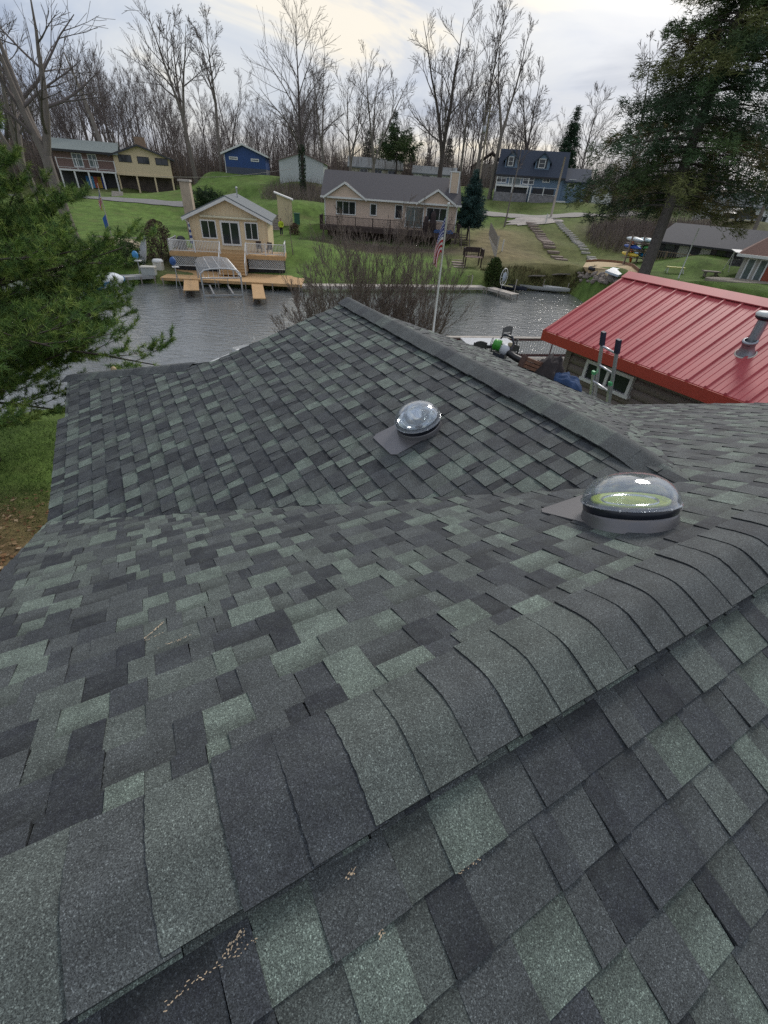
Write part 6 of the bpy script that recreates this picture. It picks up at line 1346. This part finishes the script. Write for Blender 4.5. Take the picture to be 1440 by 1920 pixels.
# tall poles
def pole(px, py, D, pyt, r, m_, label, nm='utility_pole', extras=False, cat='pole', lean=0):
    b = P(px, py, D); gz = ground(b.x, b.y); k = (b - CAM); 
    # top: where the vertical through the base reaches picture row pyt
    lo, hi = 0, 40
    for _ in range(40):
        md = (lo + hi) / 2; q = Vector((b.x, b.y, gz + md)) - CAM; y = CY - FOC * q.dot(u_) / q.dot(w_)
        if y > pyt: lo = md
        else: hi = md
    t = thing(nm, label, cat, (b.x, b.y, gz)); m = MB(); m.smooth = True; m.tube([(0, 0, -.3), (lean, 0, lo)], [r, r * .75], 10); m.build('pole', m_, t); return t, lo
bleach = mat('bleached_pole', (.36, .31, .26), rough=.85, var=.15)
t, h_ = pole(1032, 410, 90, 294, .17, bleach, 'bleached wooden utility pole beside the stone path top, before the blue-grey house')
t, h_ = pole(1270, 526, 50, 428, .05, wht, 'slim white flagpole without a flag on the right lawn', 'bare_flagpole')
t, h_ = pole(900, 330, 100, 195, .16, mat('tan_pole', (.30, .25, .18), rough=.85), 'tall tan utility pole with a transformer beside the blue-green spruce')
m = MB(); m.smooth = True; m.lathe([(.001, 0), (.25, 0), (.28, .1), (.28, .8), (.2, .9), (.001, .92)], (-.4, 0, h_ * .72), 12); m.build('transformer', galv, t); m = MB(); m.box(-1.1, 1.1, -.06, .06, h_ - 1.0, h_ - .85); m.build('crossarm', greyw, t)
a = P(418, 320, 108); bq = P(545, 315, 88); a = P(300, 330, 112); a.z = P(345, 329, 112).z
m = MB(); pts = [P(300 + 250 * i / 20, 331 - 12 * (i / 20) + 6 * sin(pi * i / 20) - (6 if i > 10 else 0) * (i / 20 - .5), 100 - 4 * i / 20) for i in range(21)]
m.tube(pts, .025, 4); o = m.build('overhead_wire', palew); tag(o, 'pale overhead wire sagging across the hill below the blue shed', 'wire')
# ================================================================== SMALL THINGS ACROSS THE WATER
b = hit(528, 441); yj = mat('hi_vis_yellow', (.42, .52, .02), rough=.7); skn = mat('skin', (.40, .24, .17), rough=.6)
t = thing('person', 'person in a bright yellow jacket and dark trousers standing on the timber steps', 'person', (b.x, b.y, b.z), YF.ang)
m = MB(); m.smooth = True
m.tube([(-.1, 0, .05), (-.1, -.02, .45), (-.08, 0, .85), (0, 0, .95), (0, 0, 1.15), (0, 0, 1.38), (0, 0, 1.47), (0, -.01, 1.52)], [.055, .06, .085, .15, .15, .17, .07, .055], 10)
m.tube([(.1, .05, .05), (.1, .02, .45), (.08, 0, .85), (.02, 0, .95)], [.055, .06, .085, .11], 10); m.blob((0, -.01, 1.62), .105, .85, .95, 1.1, 8, 0)
for s in (-1, 1):
    m.tube([(s * .1, 0, 1.38), (s * .2, 0, 1.34), (s * .25, .02, 1.08), (s * .22, -.1, .86)], [.05, .055, .045, .035], 8); m.blob((s * .22, -.13, .8), .045, .7, .8, 1.2, 5, 0); m.tube([(s * .1, .03, .05), (s * .1, -.12, .03)], [.05, .04], 6)
    for k in range(4): m.tube([(s * .22 + (k - 1.5) * .016, -.14, .78), (s * .22 + (k - 1.5) * .018, -.15, .71)], [.009, .007], 4)
m.blob((0, -.11, 1.61), .018, n=4, jit=0); m.build('body', skn, t)
m = MB(); m.smooth = True; m.tube([(0, 0, .84), (0, 0, 1.0), (0, 0, 1.2), (0, 0, 1.4), (0, 0, 1.49)], [.19, .18, .19, .19, .08], 12)
for s in (-1, 1): m.tube([(s * .12, 0, 1.4), (s * .22, 0, 1.36), (s * .27, .02, 1.08), (s * .235, -.09, .9)], [.07, .075, .065, .055], 8)
m.build('jacket', yj, t); m = MB(); m.smooth = True; m.tube([(-.1, 0, .08), (-.1, -.02, .45), (-.08, 0, .88)], [.075, .08, .11], 10); m.tube([(.1, .05, .08), (.1, .02, .45), (.08, 0, .88)], [.075, .08, .11], 10); m.build('trousers', mat('dark_trousers', (.02, .022, .035), rough=.8), t)
m = MB(); m.smooth = True; m.blob((0, .015, 1.66), .112, .9, 1, .9, 8, .02); m.build('hair', mat('brown_hair', (.05, .03, .02), rough=.8), t)
# docks on the left: bin, box, kayak, motors, covered boat
b = H(281, 515, .62); t = thing('dock_box', 'pale storage box at the right end of the grey dock', 'box', (b.x, b.y, .62), YF.ang); pl_ = mat('ivory_plastic', (.55, .53, .46), rough=.5); m = MB(); m.box(-.55, .55, -.3, .3, 0, .55); m.build('body', mat('grey_green_plastic', (.36, .38, .36), rough=.5), t); m = MB(); m.box(-.6, .6, -.35, .35, .55, .66); m.build('lid', pl_, t)
b = H(300, 510, .62); t = thing('lidded_bin', 'tall cream lidded bin beside the dock box', 'bin', (b.x, b.y, .62), YF.ang); m = MB(); m.prism([(-.36, -.36, 0), (.36, -.36, 0), (.36, .36, 0), (-.36, .36, 0)], (0, 0, .8)); m.build('body', pl_, t); m = MB(); m.smooth = True; m.lathe([(.46, .8), (.48, .88), (.35, 1.02), (.001, 1.06)], n=16); m.build('lid', wht, t)
lb_ = mat('sky_blue_plastic', (.04, .22, .45), rough=.5)
for i, (px, py, lb, cm) in enumerate(((266, 522, 'light blue covered outboard motor on a metal stand at the grey dock', lb_), (335, 535, 'blue and white covered outboard motor on a stand at the honey dock', mat('royal_blue', (.03, .09, .26), rough=.6)))):
    b = H(px, py, .2); t = thing('motor_stand', lb, 'outboard motor', (b.x, b.y, 0), YF.ang + i * .4, 'outboard motors on dock stands'); m = MB(); m.tube([(-.35, 0, -.8), (0, 0, 1.1)], .035, 6); m.tube([(.35, .1, -.8), (0, 0, 1.1)], .035, 6); m.tube([(0, 0, 1.0), (0, 0, 1.9)], .045, 6); m.build('stand', galv, t)
    m = MB(); m.smooth = True; m.blob((-.08, 0, 2.0), .32, .8, .7, 1, 8, .03); m.build('cover', cm, t); m = MB(); m.box(-.2, .3, -.2, .2, 1.55, 1.62); m.build('bracket', wht, t)
b = H(277, 503, .7); t = thing('leaning_canoe', 'pale grey canoe standing on end beside the dock box', 'canoe', (b.x, b.y, .7), 1.2); m = MB(); m.smooth = True; hull(m, 3.2, .8, .35, 0); o = m.build('hull', mat('canoe_grey', (.45, .46, .46), rough=.5), t); t.rotation_euler = (0, -1.0, 1.4); t.location.z = 1.7
b = H(200, 533, .3); t = thing('covered_boat', 'small boat under a white and blue cover beside the grey dock', 'boat', (b.x, b.y, 0), 1.2); m = MB(); m.smooth = True; hull(m, 3.6, 1.6, .6, 0); m.build('hull', lb_, t); m = MB(); m.smooth = True; m.blob((-.1, 0, .55), 1, 1.7, .8, .62, 10, .03); m.build('cover', mat('white_cover', (.62, .66, .7), rough=.7, var=.1), t)
b = hit(222, 462); t = thing('upturned_hull', 'tan upturned dinghy on the lawn behind the pine', 'boat', (b.x, b.y, b.z - .05), .3); m = MB(); m.smooth = True; m.blob((0, 0, .1), 1, 2.3, 1.0, .75, 12, .01); m.build('hull', mat('tan_fibreglass', (.55, .44, .30), rough=.5, var=.08), t); m = MB(); m.box(-2.1, 2.1, -.03, .03, .78, .9); m.build('keel', palew, t)
# right bank
st = mat('path_stone', (.42, .40, .37), rough=.9, var=.15, scale=3); 
pts = [hit(*p) for p in [(1044, 413), (1055, 428), (1075, 445), (1088, 460), (1098, 475), (1108, 484), (1119, 490)]]
L_ = []; 
for a, b in zip(pts, pts[1:]):
    n = max(1, int((b - a).length / .95)); L_ += [a.lerp(b, i / n) for i in range(n)]
for i, p in enumerate(L_): m = MB(); m.box(-.55, .55, -.28, .28, -.1, .12); o = m.build('stepping_stone', st); o.location = (p.x, p.y, ground(p.x, p.y) + .02); o.rotation_euler = (0, 0, random.uniform(-.2, .2) - .2); tag(o, 'flat pale stepping stone in the curving line down the grass hill', 'stone', 'stepping stones down the hill')
pts = [hit(*p) for p in [(996, 420), (1012, 440), (1030, 465), (1052, 488)]]; L_ = []
for a, b in zip(pts, pts[1:]): n = max(1, int((b - a).length / 1.15)); L_ += [a.lerp(b, i / n) for i in range(n)]
p0_ = pts[-1]; t = thing('timber_stair', 'long straight flight of brown timber steps down the grass hill', 'steps', p0_); tw_ = mat('mauve_timber', (.26, .205, .175), rough=.9, var=.15)
for i, p in enumerate(L_ + [pts[-1]]): m = MB(); m.box(-.75, .75, -.38, .38, -.15, .12); o = m.build('step', tw_, t); o.location = Vector((p.x, p.y, ground(p.x, p.y) + .04)) - Vector(p0_); o.rotation_euler = (0, 0, .1)
p = hit(1003, 415); m = MB(); vs = [(cos(2 * pi * k / 20) * 4.3 * (1 + .15 * sin(3 * k)), sin(2 * pi * k / 20) * 1.7 * (1 + .1 * cos(2 * k)), 0) for k in range(20)]; vs = [(x, y, ground(p.x + x, p.y + y) - p.z + .10) for x, y, z in vs]; m.add([(0, 0, .12)] + vs, [(0, k + 1, (k + 1) % 20 + 1) for k in range(20)]); o = m.build('path', mat('pale_stone_slab', (.38, .34, .30), rough=.9, var=.25, scale=1.5)); o.location = p; tag(o, kind='structure')
for i, (px, py, lb) in enumerate(((1023, 418, 'short white marker post at the top of the timber stair'), (941, 471, 'white marker post on the dry slope behind the arborvitae'))): b = hit(px, py); m = MB(); m.box(-.07, .07, -.07, .07, -.1, 1.1); m.box(-.09, .09, -.09, .09, 1.1, 1.16); o = m.build('marker_post', wht); o.location = b; tag(o, lb, 'post')
# beach
c = hit(1138, 508); m = MB(); n = 28; vs = []
pxs = [(1098, 494), (1120, 493), (1145, 494), (1165, 497), (1185, 503), (1196, 513), (1180, 522), (1150, 522), (1120, 520), (1098, 514), (1092, 504)]
pw = [hit(*q) for q in pxs]; m.add([(c.x, c.y, ground(c.x, c.y) + .12)] + [(q.x, q.y, ground(q.x, q.y) + .12) for q in pw], [(0, i + 1, (i + 1) % len(pw) + 1) for i in range(len(pw))]); tag(m.build('beach', sand), kind='structure')
t = thing('beach_edging', 'curved rusty board edging behind the sandy beach', 'edging', pw[0]); m = MB()
for a, b in zip(pw[:5], pw[1:6]): m.bar(Vector((a.x, a.y, ground(a.x, a.y) + .2)) - pw[0], Vector((b.x, b.y, ground(b.x, b.y) + .2)) - pw[0], .08, .3)
m.build('boards', mat('rusty_board', (.24, .13, .08), rough=.85, var=.2), t)
b = hit(1113, 509); t = thing('fire_ring', 'dark metal fire ring on the sand', 'fire ring', b + Vector((0, 0, .1))); m = MB(); m.smooth = True; m.lathe([(.55, 0), (.6, .02), (.6, .3), (.52, .3), (.52, .02)], n=24); m.build('ring', blk, t); m = MB(); m.lathe([(.001, .03), (.5, .05)], n=16); m.build('ash', mat('ash', (.25, .24, .23), rough=.95), t)
R_ = random.Random(8)
rk = mat('shore_rock', (.26, .22, .19), rough=.9, var=.3, scale=3)
for i in range(46):
    px = R_.uniform(1085, 1162); py = 512 + (px - 1085) * .06 + R_.uniform(-1, 16); b = hit(px, py); m = MB(); m.blob((0, 0, 0), R_.uniform(.16, .42), R_.uniform(.8, 1.4), 1, .6, 5, .2); o = m.build('rock', rk); o.location = b + Vector((0, 0, .06)); o.rotation_euler = (0, 0, R_.uniform(0, 3)); tag(o, 'brown-grey rock in the pile between the sandy beach and the water', 'rock', 'rocks at the beach edge')
sm = mat('pale_blue_hull', (.50, .56, .62), rough=.4, var=.06)
b = H(1118, 531, .5); t = thing('aluminium_rowboat', 'pale blue-white rowboat resting at the foot of the beach rocks', 'boat', (b.x, b.y, .35), .15); m = MB(); m.smooth = True; hull(m, 5.2, 1.3, .45, 0); m.build('hull', sm, t); m = MB(); m.box(-2.3, -2.1, -.5, .5, .3, .36); m.box(-.2, 0, -.55, .55, .3, .36); m.build('thwarts', palew, t)
b = hit(1152, 521); t = thing('paddle_board', 'flat pale blue-white paddle craft lying tilted on the rocks', 'paddle craft', b + Vector((0, 0, .25)), .9); m = MB(); m.prism([(-1.3, -.6, 0), (1.0, -.7, .1), (1.6, 0, .2), (1.0, .7, .3), (-1.3, .6, .2)], (0, 0, .16)); m.build('hull', sm, t); m = MB(); m.prism([(-.8, -.15, .18), (.8, -.15, .26), (.8, .15, .32), (-.8, .15, .24)], (0, 0, .03)); m.build('footwell', wht, t)
for i, (px, py, L, r, lb, cm) in enumerate(((1017, 540, 5.6, -.25, 'long white boat moored between the two right docks', wht), (950, 538, 4.4, -.55, 'dark open boat with a yellow-white stripe behind the round sign', mat('dark_navy_hull', (.025, .03, .05), rough=.4)))):
    b = H(px, py, .3); t = thing('moored_boat', lb, 'boat', (b.x, b.y, .0), r); m = MB(); m.smooth = True; hull(m, L, 1.3, .5, 0); m.build('hull', cm, t); m = MB(); m.box(-L * .45, -L * .42, -.5, .5, .1, .5); m.box(-.15, .15, -.55, .55, .3, .35); m.build('seats', greyw, t)
    if i: m = MB(); m.bar((-L * .45, -.66, .5), (L * .2, -.64, .5), .05, .1); m.build('stripe', mat('cream_stripe', (.6, .55, .35), rough=.5), t)
b = H(938, 551, .0); t = thing('wheel_winch', 'round white spoked wheel of a boat hoist on a post by the angled dock', 'boat hoist', (b.x, b.y, 0), .8); t.scale = (.66, .66, .8); m = MB(); m.tube([(0, 0, -.6), (0, 0, 1.9)], .05, 8); m.build('post', galv, t)
m = MB(); m.smooth = True; m.lathe([(.92, -.04), (.98, 0), (.92, .04), (.86, 0), (.92, -.04)], (0, -.08, 1.9), 28, (0, 1, 0)); m.build('rim', wht, t); m = MB()
for k in range(4): a = k * pi / 4; m.bar((-.9 * cos(a), -.08, 1.9 - .9 * sin(a)), (.9 * cos(a), -.08, 1.9 + .9 * sin(a)), .03)
m.build('spokes', wht, t); m = MB(); m.smooth = True; m.lathe([(.001, -.03), (.5, -.03), (.5, .03), (.001, .03)], (.12, -.10, 1.92), 20, (0, 1, 0)); m.build('cover_disc', mat('pale_disc', (.5, .55, .62), rough=.5), t)
# kayak rack
b = hit(1190, 494); t0 = thing('kayak_rack', 'wooden rack holding colourful kayaks beside the big conifer trunk', 'rack', b, .1); m = MB()
for x in (-1.2, .1, 1.3):
    m.box(x - .06, x + .06, -.06, .06, -.2, 2.5)
for z in (.5, 1.15, 1.8): m.box(-1.3, 1.4, .06, .8, z - .05, z)
m.build('frame', tw_, t0)
KC = [((-.65, .62), (.80, .60, .08), 'yellow kayak on the lower left of the rack'), ((-.65, 1.28), (.03, .10, .45), 'deep blue kayak on the middle left of the rack'), ((-.65, 1.95), (.60, .68, .72), 'white kayak on the upper left of the rack'), ((.7, .62), (.02, .30, .65), 'sky blue kayak on the lower right of the rack'), ((.7, 1.28), (.10, .40, .12), 'green kayak on the middle right of the rack'), ((.7, 1.95), (.55, .70, .72), 'pale turquoise kayak on the upper right of the rack')]
for i, ((x, z), c, lb) in enumerate(KC):
    t = thing('kayak', lb, 'kayak', b + Vector((x, .4, z + .0)), pi / 2 + .1, 'kayaks on the rack'); m = MB(); m.smooth = True; m.blob((0, 0, .16), 1, 1.6, .42, .2, 10, 0); m.build('hull', mat('kayak_%d' % i, c, rough=.4, var=.05), t); m = MB(); m.smooth = True; m.lathe([(.18, .34), (.26, .37), (.30, .33)], n=14); m.build('cockpit', blk, t)
bk = hit(1182, 492); m = MB(); m.smooth = True; m.blob((0, 0, 1.0), 1, .18, .12, 1.25, 10, 0); o = m.build('upright_kayak', mat('orange_kayak', (.70, .17, .05), rough=.4)); o.location = bk; o.rotation_euler = (0, -.25, 0); tag(o, 'orange kayak leaning upright at the left side of the rack', 'kayak')
# lawn furniture
b = hit(1263, 512); t = thing('picnic_bench', 'white bench with a yellow seat on the right lawn', 'bench', b, -.1); m = MB(); m.box(-.8, .8, -.18, .18, .42, .5); m.build('seat', mat('yellow_seat', (.62, .58, .15), rough=.6), t)
for x in (-.65, .65):
    for y in (-.22, .22): m = MB(); m.bar((x, y * .5, .42), (x * 1.1, y * 1.4, -.05), .06); m.build('leg', wht, t)
b = hit(1330, 518); t = thing('plank_bench', 'low weathered plank bench on the right lawn beside the slim white flagpole', 'bench', b, -.1); m = MB(); m.box(-.7, .7, -.3, .3, .32, .42); m.build('seat', greyw, t); m = MB(); m.box(-.5, -.4, -.2, .2, -.05, .32); m.box(.4, .5, -.2, .2, -.05, .32); m.build('leg', greyw, t)
b = hit(1378, 510); t = thing('garden_swing', 'white frame garden swing seat before the brown-roofed cottage', 'swing', b, -.1); m = MB()
for x in (-.8, .8): m.bar((x, -.5, 0), (x, 0, 1.5), .05); m.bar((x, .5, 0), (x, 0, 1.5), .05)
m.bar((-.8, 0, 1.5), (.8, 0, 1.5), .05); m.build('frame', wht, t); m = MB(); m.box(-.7, .7, -.25, .2, .45, .52); m.box(-.7, .7, .2, .26, .5, .95); m.build('seat', mat('grey_cushion', (.25, .25, .27), rough=.8), t); m = MB(); m.prism([(-.9, -.5, 1.45), (.9, -.5, 1.45), (.9, .5, 1.6), (-.9, .5, 1.6)], (0, 0, .05)); m.build('awning', wht, t)
b = hit(1403, 522); t = thing('wooden_ramp', 'yellow plywood sheet and ramp beside the cottage steps', 'ramp', b, -.5); m = MB(); m.prism([(-.6, -1, 0), (.6, -1, 0), (.6, 1, .7), (-.6, 1, .7)], (0, 0, .06)); m.build('ramp_board', mat('yellow_plywood', (.50, .38, .12), rough=.8), t); m = MB(); m.prism([(-.62, -.9, 0), (-.62, 1.1, .7), (-.62, 1.1, 1.5), (-.62, -.9, .9)], (.05, 0, 0)); m.build('side_board', MATS['yellow_plywood'], t)
b = hit(1386, 527); m = MB(); m.smooth = True; vs = [(cos(2 * pi * k / 24) * 2.6, sin(2 * pi * k / 24) * 1.1, .06) for k in range(24)]; m.add([(0, 0, .08)] + vs, [(0, k + 1, (k + 1) % 24 + 1) for k in range(24)]); m.add(vs + [(x, y, -.2) for x, y, z in vs], [(k, (k + 1) % 24, (k + 1) % 24 + 24, k + 24) for k in range(24)]); o = m.build('patio_pad', mat('tan_pavers', (.30, .26, .21), rough=.9, var=.15)); o.location = b; tag(o, 'low oval paved patio before the brown-roofed cottage', 'patio')
# parked car in the trees
b = P(1385, 416, 82); t = thing('parked_car', 'dark grey car parked under the trees above the right cottages', 'car', (b.x, b.y, ground(b.x, b.y)), .3); cm = mat('dark_car_paint', (.03, .035, .04), rough=.3)
m = MB(); m.smooth = False; m.prism([(-2.2, -.85, .35), (2.2, -.85, .35), (2.2, -.85, .85), (1.2, -.85, .95), (.7, -.85, 1.4), (-1.1, -.85, 1.45), (-1.9, -.85, .95), (-2.2, -.85, .9)], (0, 1.7, 0)); m.build('body', cm, t); m = MB(); m.prism([(1.0, -.87, .98), (.6, -.87, 1.34), (-1.0, -.87, 1.38), (-1.6, -.87, .98)], (0, .03, 0)); m.prism([(1.22, -.75, .97), (.74, -.75, 1.38), (.74, .75, 1.38), (1.22, .75, .97)], (.02, 0, .02)); m.build('windows', gls, t)
for x in (-1.35, 1.35):
    for y in (-.8, .8): m = MB(); m.smooth = True; m.lathe([(.001, -.1), (.3, -.1), (.34, -.06), (.34, .06), (.3, .1), (.001, .1)], (x, y, .34), 16, (0, 1, 0)); w = m.build('wheel', blk, t); m = MB(); m.lathe([(.001, -.12), (.18, -.11)], (x, y, .34), 12, (0, 1, 0)); m.build('rim', galv, w)
for i in range(3):
    px = (1345, 1400, 1438)[i]; b = P(px, 405, 100); t = thing('white_building', ('white shed glimpsed through the right conifer branches', 'white house glimpsed between the leaning trunks at the right edge', 'white building at the far right edge behind the leaning trunks')[i], 'building', (b.x, b.y, ground(b.x, b.y) - .5), -.4); m = MB(); m.box(-3, 3, 0, 5, 0, 3.2); m.build('wall', wht, t); m = MB(); gable_x(m, -3.4, 3.4, -.4, 5.4, 3.2, 4.8); m.build('roof', roofg, t); window(t, -1, .2, 1, 2.2, 0, wht, gls, 1)
# ================================================================== CAMERA, SKY, LIGHT
cam = bpy.data.cameras.new('camera'); co = bpy.data.objects.new('camera', cam); COL.objects.link(co)
R = Matrix((r_, u_, -w_)).transposed(); co.matrix_world = Matrix.Translation(CAM) @ R.to_4x4()
cam.sensor_fit = 'VERTICAL'; cam.sensor_height = 24; cam.lens = 24 * FOC / 1920; cam.clip_end = 3000; cam.clip_start = .05
C.camera = co
SUN_EL, SUN_AZ = radians(38), radians(25)     # azimuth measured from +Y toward +X
wd = bpy.data.worlds.new('World'); C.world = wd; wd.use_nodes = True
nt = wd.node_tree; N = nt.nodes; L = nt.links; bg = N['Background']
sky = N.new('ShaderNodeTexSky'); sky.sky_type = 'NISHITA'; sky.sun_disc = False; sky.sun_elevation = SUN_EL; sky.sun_rotation = SUN_AZ
sky.air_density = 1.4; sky.dust_density = 2.5
tc = N.new('ShaderNodeTexCoord'); mp = N.new('ShaderNodeMapping'); mp.inputs['Scale'].default_value = (1, 1, 3.2); mp.inputs['Location'].default_value = (.35, 1.3, .2)
mp.inputs['Rotation'].default_value = (.1, .25, .3)
L.new(tc.outputs['Generated'], mp.inputs['Vector'])
n1 = N.new('ShaderNodeTexNoise'); n1.inputs['Scale'].default_value = 2.1; n1.inputs['Detail'].default_value = 7; n1.inputs['Roughness'].default_value = .55; n1.inputs['Distortion'].default_value = .5
n2 = N.new('ShaderNodeTexNoise'); n2.inputs['Scale'].default_value = 1.3; n2.inputs['Detail'].default_value = 4
L.new(mp.outputs[0], n1.inputs['Vector']); L.new(mp.outputs[0], n2.inputs['Vector'])
cr = N.new('ShaderNodeValToRGB'); L.new(n1.outputs['Fac'], cr.inputs[0]); e = cr.color_ramp.elements
e[0].position = .42; e[0].color = (2.4, 2.8, 3.7, 1); e[1].position = .62; e[1].color = (5.9, 5.5, 4.8, 1)
q = cr.color_ramp.elements.new(.47); q.color = (3.3, 3.65, 4.4, 1); q = cr.color_ramp.elements.new(.58); q.color = (4.3, 4.45, 4.75, 1)
r2 = N.new('ShaderNodeMapRange'); L.new(n2.outputs['Fac'], r2.inputs['Value']); r2.inputs['From Min'].default_value = .3; r2.inputs['From Max'].default_value = .62
r2.inputs['To Min'].default_value = .78; r2.inputs['To Max'].default_value = .97
mx = N.new('ShaderNodeMix'); mx.data_type = 'RGBA'; L.new(r2.outputs[0], mx.inputs[0]); L.new(sky.outputs[0], mx.inputs[6]); L.new(cr.outputs[0], mx.inputs[7])
L.new(mx.outputs[2], bg.inputs['Color']); bg.inputs['Strength'].default_value = .11
sl = bpy.data.lights.new('sun', 'SUN'); sl.energy = 1.3; sl.angle = radians(14); sl.color = (1, .95, .88)
so = bpy.data.objects.new('sun', sl); COL.objects.link(so)
sd = Vector((sin(SUN_AZ) * cos(SUN_EL), cos(SUN_AZ) * cos(SUN_EL), sin(SUN_EL)))
so.rotation_euler = sd.to_track_quat('Z', 'Y').to_euler(); so.location = (0, 0, 60)
C.view_settings.view_transform = 'Standard'; C.view_settings.look = 'None'; C.view_settings.gamma = 1; C.view_settings.exposure = .60
C.view_settings.use_curve_mapping = False
C.cycles.max_bounces = 6; C.cycles.transparent_max_bounces = 8; C.cycles.use_denoising = False
